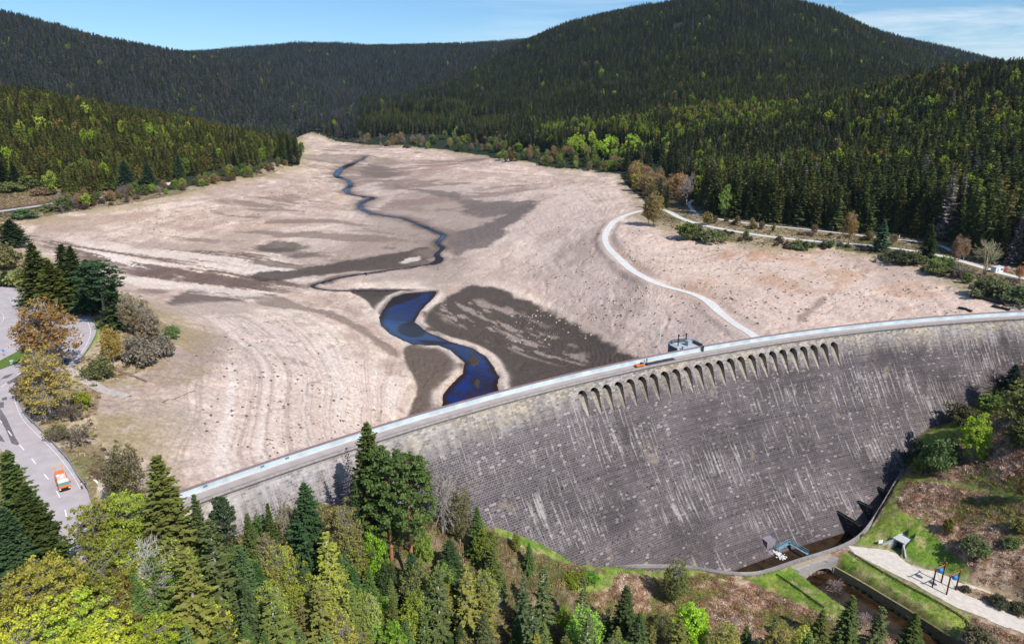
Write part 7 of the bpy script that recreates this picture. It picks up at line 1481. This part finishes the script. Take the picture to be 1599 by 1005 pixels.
def motorbike(p, rz, label):
    t = empty('motorcycle', p, rz); tag(t, label, 'motorcycle', 'motorcycles by the road bend')
    for x in (-0.72, 0.72): wheel(t, x, 0, 0.32, 0.14)
    b_ = MB(); b_.box((0, 0, 0.52), (0.75, 0.32, 0.42), taper=0.7); b_.tube([(0.72, 0, 0.32), (0.5, 0, 0.95)], 0.04, 6); b_.tube([(-0.72, 0, 0.32), (-0.1, 0, 0.5)], 0.04, 6); b_.build('frame', M_BLACK, t)
    b_ = MB(); b_.box((0.15, 0, 0.86), (0.6, 0.34, 0.26), taper=0.6); b_.build('tank', M_CARD, t); b_ = MB(); b_.box((-0.48, 0, 0.82), (0.75, 0.3, 0.14), taper=0.8); b_.build('seat', M_TYRE, t)
    b_ = MB(); b_.tube([(0.42, -0.36, 1.0), (0.5, 0, 1.02), (0.42, 0.36, 1.0)], 0.025, 5); b_.build('handlebar', M_GALV, t); return t
motorbike(zr(107.5, 549.5, 0.01), heading((107, 549), (112, 542)), 'dark motorcycle nearest the copper birch by the road bend'); motorbike(zr(128, 537, 0.01), heading((128, 537), (133, 528)), 'small dark motorcycle riding the side road near its guardrail')

# orange road-service lorry
pa, pb = at_z(92.8, 742, 0.8), at_z(104.5, 773, 0.8); lp = (pa + pb) / 2; lz = math.atan2(pb[1] - pa[1], pb[0] - pa[0]); LL = float(np.linalg.norm(pb - pa)); K = LL / 7.4
lorry = empty('lorry', (*lp[:2], 0.81), lz); lorry.scale = (K * 0.70, K * 0.62, K * 0.64); tag(lorry, 'orange road service lorry with white cab roof and loaded flatbed driving on the main road', 'lorry')
def lb(nm, c, s, mat, bev=0.03, taper=1.0, parent=lorry):
    b_ = MB(); b_.box(c, s, taper=taper); o = b_.build(nm, mat, parent)
    return bevel_obj(o, bev) if bev else o
M_LOADP = plain('pale_pink_load', (0.74, 0.47, 0.43), 0.7, 0.25, 1.2); M_TEAL = plain('teal_glass', (0.10, 0.26, 0.27), 0.15, 0.1, 2, spec=0.6)
lb('chassis', (0, 0, 0.72), (6.9, 0.9, 0.25), M_BLACK, 0.02)
lb('cab', (2.75, 0, 1.25), (1.75, 2.3, 1.0), M_ORANGE); c_ = lb('cab_roof', (2.6, 0, 2.46), (1.35, 2.15, 0.18), M_WHITE); lb('cab_window', (2.65, 0, 2.06), (1.75, 2.24, 0.62), M_TEAL, 0.03, 0.86)
lb('bonnet_grille', (3.66, 0, 0.95), (0.08, 1.7, 0.5), M_BLACK, 0)
for s in (-1, 1): lb('headlight', (3.66, s * 0.92, 0.95), (0.1, 0.3, 0.22), M_WHITE, 0); lb('mirror', (3.1, s * 1.34, 2.0), (0.12, 0.2, 0.42), M_BLACK, 0)
lb('flatbed', (-0.75, 0, 1.02), (5.1, 2.4, 0.22), M_ORANGE); lb('load', (-0.25, 0, 1.62), (3.5, 2.1, 0.95), M_LOADP, 0.06, 0.92)
for s in (-1, 1): lb('side_board', (-0.75, s * 1.19, 1.42), (5.0, 0.07, 0.55), M_ORANGE, 0)
for (x, y, zz) in ((-0.9, 0.35, 2.16), (0.35, -0.45, 2.14), (-0.2, 0.1, 2.15), (-1.3, -0.5, 2.15)): lb('package', (x, y, zz), (0.75, 0.55, 0.18), M_WHITE if x < 0 else M_LOADP, 0.03)
lb('rear_rack', (-2.95, 0, 1.75), (0.75, 2.1, 1.25), M_ORANGE, 0.04, 0.9)
M_LAMP = plain('amber_lamp', (0.85, 0.42, 0.03), 0.4, 0.05, 2)
for s in (-1, 1):
    lb('warning_post', (-3.2, s * 0.75, 2.85), (0.14, 0.14, 1.1), M_ORANGE, 0); b_ = MB(); b_.lathe([(0.05, 0), (0.22, 0.03), (0.22, 0.3), (0.1, 0.36)], 10, (-3.2, s * 0.75, 3.4)); b_.build('warning_lamp', M_LAMP, lorry)
for x in (2.4, -1.2, -2.3):
    for s in (-1, 1): wheel(lorry, x, s * 1.02, 0.47, 0.32)
# vehicle and pipes on the crest
def crest_pt(u, v): p = at_z(u, v, 0.06); ph = math.atan2(p[1] - DC[1], p[0] - DC[0]); return ph
ph0, ph1 = crest_pt(987, 572), crest_pt(1001, 568); pm_ = (ph0 + ph1) / 2; pc_ = polar(pm_, 504.75, 0.055); van = empty('service_truck', pc_, pm_ - math.pi / 2); van.scale = (0.85, 0.8, 0.7); tag(van, 'small orange service truck parked on the dam crest road', 'truck')
VL = abs(ph0 - ph1) * 505; lb('flatbed', (-VL * 0.18, 0, 0.8), (VL * 0.6, 1.6, 0.25), M_ORANGE, 0.03, 1, van); lb('cab', (VL * 0.3, 0, 0.95), (VL * 0.36, 1.6, 0.8), M_ORANGE, 0.05, 1, van); lb('cab_window', (VL * 0.28, 0, 1.5), (VL * 0.3, 1.5, 0.5), M_GLASS, 0.03, 0.85, van); lb('tailboard', (-VL * 0.47, 0, 1.1), (0.07, 1.6, 0.5), M_ORANGE, 0, 1, van)
for s in (-1, 1): lb('side_board', (-VL * 0.18, s * 0.78, 1.1), (VL * 0.58, 0.06, 0.4), M_ORANGE, 0, 1, van)
for x in (-VL * 0.3, VL * 0.3):
    for s in (-1, 1): wheel(van, x, s * 0.7, 0.32, 0.22)
pA, pB = crest_pt(1004, 568), crest_pt(1050, 560); tarp = empty('covered_pipes', polar((pA + pB) / 2, 504.7, 0.055)); tag(tarp, 'long low dark covered stack lying on the crest road behind the orange truck', 'pipe stack'); tl = np.array(tarp.location)
for k in range(3):
    b_ = MB(); b_.tube([tuple(polar(a, 504.3 + 0.45 * k, 0.30) - tl) for a in np.linspace(pA, pB, 8)], 0.24, 8); b_.build('pipe', M_BLACK, tarp)
b_ = MB()
Vt = []; asx = np.linspace(pA - 0.0008, pB + 0.0008, 14)
for a in asx:
    for Rq, zq in ((503.95, 0.02), (504.05, 0.5), (504.7, 0.66), (505.4, 0.52), (505.5, 0.02)): Vt.append(polar(a, Rq, zq + 0.05 * math.sin(a * 900)) - tl)
b_.add(Vt, [(i * 5 + j, (i + 1) * 5 + j, (i + 1) * 5 + j + 1, i * 5 + j + 1) for i in range(13) for j in range(4)]); b_.build('cover', plain('dark_tarpaulin', (0.03, 0.032, 0.04), 0.6, 0.2, 2), tarp)

# ------------------------------------------------------------------ people
M_SKIN = plain('skin', (0.50, 0.31, 0.23), 0.6, 0.06, 4); M_HAIR = plain('dark_hair', (0.025, 0.018, 0.014), 0.6, 0.1, 6)
def skin_mesh(name, verts, edges, mat, parent, lvl=1):
    me = bpy.data.meshes.new(name); me.from_pydata([v[:3] for v in verts], edges, []); o = link(name, me, parent)
    o.modifiers.new('skin', 'SKIN'); sv = me.skin_vertices[0].data
    for i, v in enumerate(verts): sv[i].radius = (v[3], v[4] if len(v) > 4 else v[3]); sv[i].use_root = (i == 0)
    s = o.modifiers.new('sub', 'SUBSURF'); s.levels = lvl; s.render_levels = lvl
    dg = bpy.context.evaluated_depsgraph_get(); bpy.context.view_layer.update(); nm = bpy.data.meshes.new_from_object(o.evaluated_get(dg)); o.modifiers.clear(); o.data = nm; nm.materials.clear(); nm.materials.append(mat)
    nm.polygons.foreach_set('use_smooth', np.ones(len(nm.polygons), bool)); return o
def person(p, rz, top, bottom, label, stride=0.1, arm=0.0):
    t = empty('person', p, rz); tag(t, label, 'person', 'people on foot')
    V = [(0, 0, 0.95, 0.13, 0.10), (0, 0, 1.18, 0.135, 0.10), (0, 0, 1.40, 0.15, 0.09), (0, 0, 1.50, 0.055), (0, 0.01, 1.585, 0.075, 0.085), (0, 0.01, 1.68, 0.078, 0.09), (0, 0.0, 1.755, 0.045, 0.05), (0, 0.105, 1.625, 0.014)]
    E = [(0, 1), (1, 2), (2, 3), (3, 4), (4, 5), (5, 6), (4, 7)]
    for s in (-1, 1):
        st = stride * s; b0 = len(V); V += [(s * 0.10, 0, 0.88, 0.085), (s * 0.11, st * 0.6, 0.48, 0.058), (s * 0.12, st, 0.09, 0.040), (s * 0.13, st + 0.14, 0.035, 0.035)]; E += [(0, b0), (b0, b0 + 1), (b0 + 1, b0 + 2), (b0 + 2, b0 + 3)]
        a0_ = len(V); V += [(s * 0.20, 0, 1.41, 0.055), (s * 0.255, -0.03, 1.14, 0.042), (s * 0.27, 0.06 + arm, 0.89 + arm * 0.6, 0.030), (s * 0.272, 0.085 + arm, 0.81 + arm * 0.7, 0.030)]; E += [(2, a0_), (a0_, a0_ + 1), (a0_ + 1, a0_ + 2), (a0_ + 2, a0_ + 3)]
        for q in range(4): V.append((s * (0.272 + 0.0 * q), 0.055 + arm + 0.020 * q, 0.73 + arm * 0.75 - 0.006 * (1 - abs(q - 1.5)), 0.008)); E.append((a0_ + 3, len(V) - 1))
        V.append((s * 0.235, 0.105 + arm, 0.785 + arm * 0.7, 0.009)); E.append((a0_ + 3, len(V) - 1))
    skin_mesh('body', V, E, M_SKIN, t)
    Vs = [(0, 0, 0.93, 0.155, 0.12), (0, 0, 1.18, 0.16, 0.12), (0, 0, 1.41, 0.17, 0.105), (0, 0, 1.47, 0.075)]; Es = [(0, 1), (1, 2), (2, 3)]
    for s in (-1, 1): a0_ = len(Vs); Vs += [(s * 0.20, 0, 1.41, 0.072), (s * 0.255, -0.03, 1.14, 0.058), (s * 0.268, 0.04 + arm * 0.8, 0.93 + arm * 0.5, 0.045)]; Es += [(2, a0_), (a0_, a0_ + 1), (a0_ + 1, a0_ + 2)]
    skin_mesh('jacket', Vs, Es, top, t); Vt = [(0, 0, 0.96, 0.14, 0.11)]; Et = []
    for s in (-1, 1): st = stride * s; b0 = len(Vt); Vt += [(s * 0.10, 0, 0.86, 0.10), (s * 0.11, st * 0.6, 0.48, 0.075), (s * 0.12, st, 0.10, 0.06)]; Et += [(0, b0), (b0, b0 + 1), (b0 + 1, b0 + 2)]
    skin_mesh('trousers', Vt, Et, bottom, t); skin_mesh('hair', [(0, -0.02, 1.70, 0.09, 0.09), (0, -0.01, 1.765, 0.062, 0.06), (0, -0.055, 1.62, 0.05)], [(0, 1), (0, 2)], M_HAIR, t)
    for s in (-1, 1): b_ = MB(); b_.box((s * 0.12, stride * s + 0.06, 0.04), (0.10, 0.27, 0.08)); b_.build('shoe', M_BLACK, t); b_ = MB(); b_.lathe([(0.002, -0.010), (0.012, 0), (0.002, 0.010)], 6, (s * 0.03, 0.097, 1.655)); b_.build('eye', M_BLACK, t)
    return t
M_SHIRT = plain('white_cloth', (0.75, 0.75, 0.76), 0.9, 0.08, 5); M_NAVY = plain('dark_cloth', (0.03, 0.03, 0.055), 0.9, 0.1, 5); M_CHAR = plain('black_cloth', (0.018, 0.018, 0.02), 0.9, 0.1, 5)
person(zr(128.3, 763, 0.01), 2.2, M_SHIRT, M_NAVY, 'person in a white top and dark trousers standing on the road near the guardrail', 0.14)
person(zr(134.8, 761.5, 0.01), -0.6, M_CHAR, M_CHAR, 'person in black beside the guardrail looking at the lake', 0.04, 0.12)
pp = polar(crest_pt(1009.5, 566.5), 506.2, 0.055); person(pp, 0.5, M_CHAR, M_NAVY, 'person in dark clothes on the dam crest beside the orange truck', 0.10)

# ------------------------------------------------------------------ forecourt: cable sculpture, portal, sign
def gz_(u, v): return ground(u, v, Z)
bases = [gz_(1455.5, 917), gz_(1477.7, 928.5), gz_(1469.5, 910), gz_(1492.2, 921.5)]; sc_ = sum(bases) / 4; M_ORF, M_BLF = plain('faded_orange', (0.42, 0.14, 0.045), 0.6, 0.15, 2), plain('faded_blue', (0.03, 0.19, 0.52), 0.5, 0.1, 2); swing = empty('play_frame', sc_); tag(swing, 'four-posted dark play frame with orange crossbeams and two hanging blue baskets on the gravel', 'play frame')
M_POST = plain('dark_timber', (0.055, 0.022, 0.018), 0.7, 0.15, 2); PH_ = 6.3
tops = []
for b0 in bases:
    p = b0 - sc_; b_ = MB(); b_.tube([tuple(p + [0, 0, -0.5]), tuple(p + [0, 0, PH_])], 0.19, 8); b_.build('post', M_POST, swing); tops.append(p + np.array([0, 0, PH_]))
for i, j in ((0, 2), (1, 3)):
    a, c = tops[i], tops[j]; d = (c - a) / np.linalg.norm(c - a); b_ = MB(); b_.tube([tuple(a - d * 0.7 - [0, 0, 0.15]), tuple(c + d * 0.7 - [0, 0, 0.15])], 0.11, 8); b_.build('crossbeam', M_ORF, swing)
    for e in (a - d * 0.5, c + d * 0.5): b_ = MB(); b_.box(tuple(e + [0, 0, 0.2]), (0.4, 0.4, 0.25), 0.6); b_.build('beam_cap', M_ORF, swing)
    m = (a + c) / 2; b_ = MB(); b_.lathe([(0.15, -2.0), (0.55, -1.85), (0.8, -1.35), (0.75, -0.85), (0.45, -0.6), (0.1, -0.5)], 12, tuple(m)); o = b_.build('basket', M_BLF, swing, True)
    b_ = MB(); b_.tube([tuple(m - [0, 0, 0.5]), tuple(m - [0, 0, 0.2])], 0.05, 5); b_.build('rope', M_BLACK, o)
for i, j in ((0, 1), (2, 3)):
    b_ = MB(); b_.tube([tuple(tops[i] * 1.0 - [0, 0, 0.4]), tuple((tops[i] + bases[j] - sc_) / 2 - [0, 0, 0.3]), tuple(bases[j] - sc_ + [0, 0, 0.4])], 0.035, 4); b_.build('cable', M_BLACK, swing)
pcn = np.array([*PORTAL, -46.35]); prz = math.atan2(_fd[1], _fd[0]); portal = empty('tunnel_portal', pcn, prz); tag(portal, 'small concrete tunnel portal set into the grassy bank beside the forecourt', 'tunnel portal')
M_CONC = plain('pale_concrete', (0.50, 0.51, 0.50), 0.85, 0.15, 1.0); ow = 2.6
b_ = MB()
for s in (-1, 1): b_.box((s * (ow / 2 + 0.25), 2.6, 1.2), (0.5, 5.2, 3.8))
b_.box((0, 5.0, 1.2), (ow, 0.4, 3.8)); b_.build('side_walls', M_CONC, portal); b_ = MB(); b_.box((0, 1.8, 3.27), (ow + 0.9, 3.6, 0.3)); b_.build('roof_slab', M_CONC, portal)
b_ = MB(); b_.box((0, 2.2, 1.2), (ow - 0.05, 0.12, 3.4)); b_.build('door', plain('dark_door', (0.03, 0.04, 0.06), 0.6, 0.1, 2), portal)
for s in (-1, 1):
    b_ = MB(); x0, x1 = s * (ow / 2 + 0.05), s * (ow / 2 + 2.2); V = [(x0, 0, -0.7), (x0, 0, 3.0), (x1, -2.0, 0.7), (x1, -2.0, -0.7)]; V2 = [(x + s * 0.35, y + 0.15, z) for x, y, z in V]; b_.add(V + V2, [(0, 1, 2, 3), (7, 6, 5, 4), (0, 4, 5, 1), (1, 5, 6, 2), (2, 6, 7, 3), (3, 7, 4, 0)]); b_.build('wing_wall', M_CONC, portal)
b_ = MB()
for x in np.linspace(-1.8, 1.8, 5): b_.tube([(x, -0.1, 3.44), (x, -0.1, 4.3)], 0.035, 5)
b_.tube([(-1.8, -0.1, 4.3), (1.8, -0.1, 4.3)], 0.035, 5); b_.build('railing', M_GALV, portal)
sg = gz_(1374, 851); sign = empty('info_board', sg, 0.25); tag(sign, 'white information board on two posts in the grass by the forecourt', 'sign')
for s in (-1, 1): b_ = MB(); b_.box((s * 0.55, 0, 0.7), (0.09, 0.09, 1.8)); b_.build('post', M_GALV, sign)
b_ = MB(); b_.box((0, -0.07, 1.35), (1.5, 0.05, 1.15)); b_.build('board', plain('board_white', (0.62, 0.70, 0.76), 0.5, 0.12, 2.5), sign)

# ------------------------------------------------------------------ shores: hut, old walls, posts, slipway, driftwood, far houses
hp = at_z(1556.5, 424, 0.3); hp[2] = samp(Z, hp[0], hp[1]); hut = empty('site_hut', hp, 0.35); tag(hut, 'white site hut with blue windows at the end of the shore road', 'hut')
M_HUT = plain('hut_white', (0.74, 0.73, 0.72), 0.6, 0.06, 1); b_ = MB(); b_.box((0, 0, 1.3), (5.4, 2.6, 2.6)); bevel_obj(b_.build('wall', M_HUT, hut), 0.05); b_ = MB(); b_.box((0, 0, 2.68), (5.7, 2.9, 0.14)); b_.build('roof', plain('hut_roof', (0.6, 0.6, 0.6), 0.6, 0.1, 1), hut)
M_BWIN = plain('blue_window', (0.03, 0.07, 0.25), 0.2, 0.05, 2)
for x in (0.9, 2.0): b_ = MB(); b_.box((x, -1.31, 1.45), (0.75, 0.06, 1.2)); b_.build('window', M_BWIN, hut)
b_ = MB(); b_.box((-1.2, -1.31, 1.05), (0.9, 0.06, 2.0)); b_.build('door', M_GALV, hut)
bp_ = gz_(1571, 423); ban = empty('banner', bp_, 0.3); tag(ban, 'red and blue banner board right of the white site hut', 'banner')
b_ = MB(); b_.box((0, 0, 1.3), (2.2, 0.08, 1.6)); b_.build('panel', M_RED, ban); b_ = MB(); b_.box((0.5, -0.03, 1.75), (1.1, 0.08, 0.6)); b_.build('blue_field', M_BLUEP, ban)
for s in (-1, 1): b_ = MB(); b_.box((s, 0.1, 0.6), (0.1, 0.1, 1.4)); b_.build('post', M_GALV, ban)
M_OLD = plain('dark_old_wall', (0.045, 0.035, 0.035), 0.95, 0.3, 1.5, bump=0.3)
for (a, b2, h_, lab) in [((1515, 463), (1569, 476.5), 1.3, 'long dark remnant of an old wall below the large olive shrub'), ((1497, 481.5), (1517, 487), 0.8, 'short dark wall remnant on the sand near the crest road'), ((1549, 478.5), (1576, 485), 0.9, 'broken dark wall remnant near the right edge above the crest')]:
    A, B = gz_(*a), gz_(*b2); ln = np.array([A + (B - A) * t for t in np.linspace(0, 1, 14)]); ln[:, 2] = samp(Z, ln[:, 0], ln[:, 1]) + h_ * (0.75 + 0.5 * rng.random(14)); w_ = thick_wall('old_wall', ln, 1.0, h_ + 2, M_OLD, lab, 'wall'); w_['group'] = 'old wall remnants on the right shore'
for k, (u, v) in enumerate([(1359, 366), (1245, 352), (1300, 360), (1404, 371)]):
    p = gz_(u, v); t = empty('marker_post', p); tag(t, f'white roadside marker post, {ordinal(sorted([1359, 1245, 1300, 1404]).index(u) + 1)} from the left on the upper road', 'post', 'marker posts along the upper road'); b_ = MB(); b_.box((0, 0, 0.9), (0.4, 0.25, 2.0), taper=0.8); b_.build('post', M_WHITE, t); b_ = MB(); b_.box((0, -0.02, 1.6), (0.42, 0.27, 0.3)); b_.build('band', M_BLACK, t)
sl = smooth_line([gz_(u, v) for u, v in [(103, 577), (118, 585), (143, 600), (165, 611), (200, 620)]], 1.5); slip = empty('slipway', sl[len(sl) // 2]); tag(slip, 'grey concrete slipway with low side walls running from the road down to the lake bed', 'slipway'); slo = np.array(slip.location)
ribbon('ramp', sl - slo, 1.6, plain('slip_concrete', (0.42, 0.37, 0.34), 0.9, 0.2, 0.8), 0.25, None, slip); d_ = np.gradient(sl[:, :2], axis=0); d_ /= np.linalg.norm(d_, axis=1)[:, None]; nn_ = np.c_[-d_[:, 1], d_[:, 0]]
for s in (-1, 1): q_ = sl.copy(); q_[:, :2] += nn_ * 1.75 * s; q_[:, 2] += 0.55; thick_wall('side_wall', q_ - slo, 0.3, 1.6, M_CONC, None, None, parent=slip)
for (a, b2, r_, mat, nm, lab, ct) in [((175, 575), (229, 596), 0.38, plain('old_pipe', (0.20, 0.13, 0.12), 0.8, 0.3, 1), 'pipe', 'long rusty brown pipe lying on the slope below the point', 'pipe'), ((253, 628), (304, 610), 0.14, M_WOOD, 'driftwood_pole', 'thin straight pole lying on the pale sand', 'pole'), ((147, 750), (153, 755), 0.25, M_WHITE, 'white_plank', 'white plank on the verge beyond the guardrail end', 'plank'), ((148, 568), (146, 578), 0.2, plain('pale_wood', (0.5, 0.45, 0.4), 0.9, 0.2, 2), 'driftwood_log', 'pale fallen trunk on the bank below the road bend', 'log')]:
    A, B = gz_(*a), gz_(*b2); m_ = (A + B) / 2; t = MB(); t.tube([tuple(A + (B - A) * f - m_ + [0, 0, samp(Z, *(A + (B - A) * f)[:2]) - (A + (B - A) * f)[2] + r_ * 0.6]) for f in np.linspace(0, 1, 7)], [r_ * (1 - 0.25 * f) for f in np.linspace(0, 1, 7)], 8); o = t.build(nm, mat); o.location = m_; tag(o, lab, ct)
rs = zr(7, 556, 0); rsg = empty('road_sign', rs, 0.3); tag(rsg, 'round blue road sign on the grass island at the left edge', 'sign'); b_ = MB(); b_.tube([(0, 0, 0), (0, 0, 2.2)], 0.05, 6); b_.build('pole', M_GALV, rsg); b_ = MB(); V = [(0.45 * math.cos(2 * math.pi * k / 20), y, 2.0 + 0.45 * math.sin(2 * math.pi * k / 20)) for y in (-0.05, -0.09) for k in range(20)]; b_.add(V, [tuple(range(20)), tuple(range(39, 19, -1))] + [(k, (k + 1) % 20, 20 + (k + 1) % 20, 20 + k) for k in range(20)]); b_.build('disc', plain('sign_blue', (0.04, 0.28, 0.62), 0.4, 0.05, 2), rsg)
cbx = zr(19, 568, 0.1); o = empty('roadside_box', cbx, 0.4); tag(o, 'small grey-white cabinet on the grass island by the junction', 'cabinet'); b_ = MB(); b_.box((0, 0, 0.5), (0.9, 0.5, 1.0)); b_.build('cabinet_body', M_GREYBOX, o); b_ = MB(); b_.box((0, 0, 1.04), (1.0, 0.6, 0.08)); b_.build('lid', M_WHITE, o)
def house(p, rz, L_, W_, H_, wall, roof, label, nm='house'):
    t = empty(nm, p, rz); tag(t, label, 'house' if nm == 'house' else 'hut'); b_ = MB(); b_.box((0, 0, H_ / 2 - 0.5), (L_, W_, H_ + 1)); b_.build('wall', wall, t); rz_ = W_ * 0.42; e = 0.5
    V = [(-L_ / 2 - e, -W_ / 2 - e, H_ - 0.2), (L_ / 2 + e, -W_ / 2 - e, H_ - 0.2), (L_ / 2 + e, 0, H_ + rz_), (-L_ / 2 - e, 0, H_ + rz_), (-L_ / 2 - e, W_ / 2 + e, H_ - 0.2), (L_ / 2 + e, W_ / 2 + e, H_ - 0.2)]; V2 = [(x, y, z + 0.25) for x, y, z in V]
    b_ = MB(); b_.add(V + V2, [(6, 7, 8, 9), (9, 8, 11, 10), (0, 3, 2, 1), (3, 4, 5, 2), (0, 1, 7, 6), (4, 10, 11, 5), (1, 2, 8, 7), (2, 5, 11, 8), (0, 6, 9, 3), (3, 9, 10, 4)]); b_.build('roof', roof, t)
    for x in (-L_ * 0.28, L_ * 0.28): b_ = MB(); b_.box((x, -W_ / 2 - 0.02, H_ * 0.55), (L_ * 0.16, 0.08, H_ * 0.32)); b_.build('window', M_GLASS, t)
    b_ = MB(); b_.box((0, -W_ / 2 - 0.02, H_ * 0.38), (L_ * 0.12, 0.08, H_ * 0.7)); b_.build('door', M_WOOD, t)
M_ROOFR = plain('red_roof', (0.32, 0.085, 0.06), 0.8, 0.15, 0.6); M_ROOFG = plain('pale_roof', (0.42, 0.44, 0.43), 0.7, 0.12, 0.6)
house(gz_(793, 197), 0.3, 12, 9, 4.5, M_HUT, M_ROOFR, 'small white house with red roof among the trees on the far right shore'); house(gz_(443, 256), -0.4, 9, 6, 3, M_WOOD, M_ROOFG, 'pale-roofed boathouse in the trees at the tip of the left headland', 'boathouse'); house(gz_(264, 292), 0.3, 7, 4.5, 2.4, M_WOOD, M_ROOFG, 'pale-roofed hut behind the copper trees on the left shore', 'hut')

# ------------------------------------------------------------------ stumps and stones on the lake bed
def stump_data(seed):
    r = np.random.default_rng(seed); m = MB(); n = 7; pr_ = [(0.55, -0.15), (0.42, 0.12), (0.34, 0.42), (0.28, 0.55)]
    m.add([(q * math.cos(6.283 * k / n) * (0.8 + 0.4 * r.random()), q * math.sin(6.283 * k / n) * (0.8 + 0.4 * r.random()), z * (0.85 + 0.3 * r.random())) for q, z in pr_ for k in range(n)], [(i * n + k, i * n + (k + 1) % n, (i + 1) * n + (k + 1) % n, (i + 1) * n + k) for i in range(3) for k in range(n)] + [tuple(3 * n + k for k in range(n))])
    for k in range(5):
        a = 6.283 * k / 5 + r.normal(0, .25); L_ = 0.8 + 0.7 * r.random(); m.tube([(0.2 * math.cos(a), 0.2 * math.sin(a), 0.25), (L_ * 0.6 * math.cos(a), L_ * 0.6 * math.sin(a), 0.16), (L_ * math.cos(a + .2), L_ * math.sin(a + .2), -0.08)], [0.17, 0.11, 0.04], 5)
    return m
M_STUMP = plain('stump_wood', (0.12, 0.085, 0.07), 0.95, 0.3, 1.5); sm = [stump_data(s) for s in (1, 2, 3)]; sme = [m.mesh('stump', [M_STUMP]) for m in sm]
cand = []; sxy = []
areas = [([(1000, 340), (1060, 365), (1400, 405), (1500, 450), (1300, 490), (1190, 520), (1120, 480), (1000, 425), (955, 390)], 520), ([(850, 300), (980, 290), (960, 345), (935, 370), (1010, 440), (1110, 480), (1160, 525), (1000, 552), (900, 490), (820, 420), (790, 380)], 520), ([(300, 560), (400, 480), (560, 540), (640, 610), (560, 680), (420, 725), (330, 720)], 200), ([(640, 280), (850, 270), (950, 285), (830, 310), (700, 290)], 260), ([(180, 345), (330, 320), (470, 290), (520, 320), (420, 350), (250, 370)], 200), ([(470, 240), (540, 245), (520, 300), (470, 290)], 90)]
for poly, n in areas:
    A = np.array(poly); lo, hi = A.min(0), A.max(0); us = rng.uniform(lo[0], hi[0], n * 4); vs = rng.uniform(lo[1], hi[1], n * 4); ins = poly_sd(us, vs, poly, pad=1) > 0; k = 0
    for u, v in zip(us[ins], vs[ins]):
        if k >= n: break
        p = ground(u, v, Z); i_ = (samp(sd_w, p[0], p[1]) < -3) and samp(d_track, p[0], p[1]) > 4 and samp(inlake.astype(float), p[0], p[1]) > 0.9
        clump = fbm(np.array([p[0] * 0.05]), np.array([p[1] * 0.05]), 500, 3)[0]
        if i_ and rng.random() < 0.25 + 1.1 * max(0, clump - 0.35): cand.append((p, (0.26 + 0.55 * rng.random() ** 2) * (1 + p[1] / 1800))); k += 1
cand.sort(key=lambda c: -c[1] / np.hypot(c[0][0], c[0][1]))
for p, s in cand[:300]:
    o = link('tree_stump', sme[rnd.randrange(3)]); o.location = (p[0], p[1], samp(Z, p[0], p[1]) - 0.03); o.scale = (s, s, s * 0.9); o.rotation_euler = (0, 0, rnd.random() * 6.28); tag(o, 'dark weathered tree stump with spread roots on the pale dried lake bed', 'tree stump', 'stumps scattered on the dried lake bed')
big = MB(); VV = []; FF4 = []; nv_ = 0
SV = [np.array(m.V) for m in sm]; allV, allF = [], []
for p, s in cand[300:][::2]:
    q = rnd.randrange(3); a = rnd.random() * 6.28; R2 = np.array([[math.cos(a), -math.sin(a), 0], [math.sin(a), math.cos(a), 0], [0, 0, 1]]); allV.append((SV[q] * s) @ R2.T + [p[0], p[1], samp(Z, p[0], p[1]) - 0.03]); allF += [tuple(i + nv_ for i in f) for f in sm[q].F]; nv_ += len(SV[q])
if allV: tag(link('scattered_stumps', mesh_np('scattered_stumps', np.concatenate(allV), allF, [M_STUMP])), kind='stuff')
# pale stones strewn over the flats
sv = []; sf = []; k = 0
for _ in range(5200):
    poly, n = areas[rnd.choice([0, 0, 0, 1, 1, 1, 2, 3])]; A = np.array(poly); u = rnd.uniform(A[:, 0].min(), A[:, 0].max()); v = rnd.uniform(A[:, 1].min(), A[:, 1].max()); p = ground(u, v, Z)
    if samp(sd_w, p[0], p[1]) > -3 or samp(d_track, p[0], p[1]) < 3.4 or samp(inlake.astype(float), p[0], p[1]) < 0.9: continue
    if fbm(np.array([p[0] * 0.03]), np.array([p[1] * 0.03]), 640, 4)[0] < 0.47: continue
    s = 0.16 + 0.30 * rnd.random() ** 3 * 2; a = rnd.random() * 6.28; pts = [(math.cos(a + i * 1.257) * s * rnd.uniform(0.7, 1.2), math.sin(a + i * 1.257) * s * rnd.uniform(0.7, 1.2), -0.1) for i in range(5)] + [(math.cos(a + i * 1.257 + .3) * s * 0.6, math.sin(a + i * 1.257 + .3) * s * 0.6, s * rnd.uniform(0.5, 0.9)) for i in range(5)]
    sv += [(x + p[0], y + p[1], z + p[2]) for x, y, z in pts]; sf += [(k + i, k + (i + 1) % 5, k + 5 + (i + 1) % 5, k + 5 + i) for i in range(5)] + [tuple(k + 5 + i for i in range(5))]; k += 10
tag(link('strewn_stones', mesh_np('strewn_stones', np.array(sv), sf, [plain('strewn_stone', (0.44, 0.37, 0.32), 0.9, 0.35, 0.15)])), kind='stuff')
# ------------------------------------------------------------------ thin blue air between here and the hills
hz = MB(); hz.box((0, 2600, 205), (8600, 5400, 530)); hm = bpy.data.materials.new('haze_air'); hm.use_nodes = True; hn = hm.node_tree.nodes; hl = hm.node_tree.links; hn.clear()
ho = hn.new('ShaderNodeOutputMaterial'); hv = hn.new('ShaderNodeVolumePrincipled'); hv.inputs['Color'].default_value = (0.62, 0.78, 1.0, 1); hv.inputs['Density'].default_value = 0.000022; hv.inputs['Anisotropy'].default_value = 0.1
hl.new(hv.outputs[0], ho.inputs['Volume'])
tag(hz.build('haze', hm), kind='stuff')
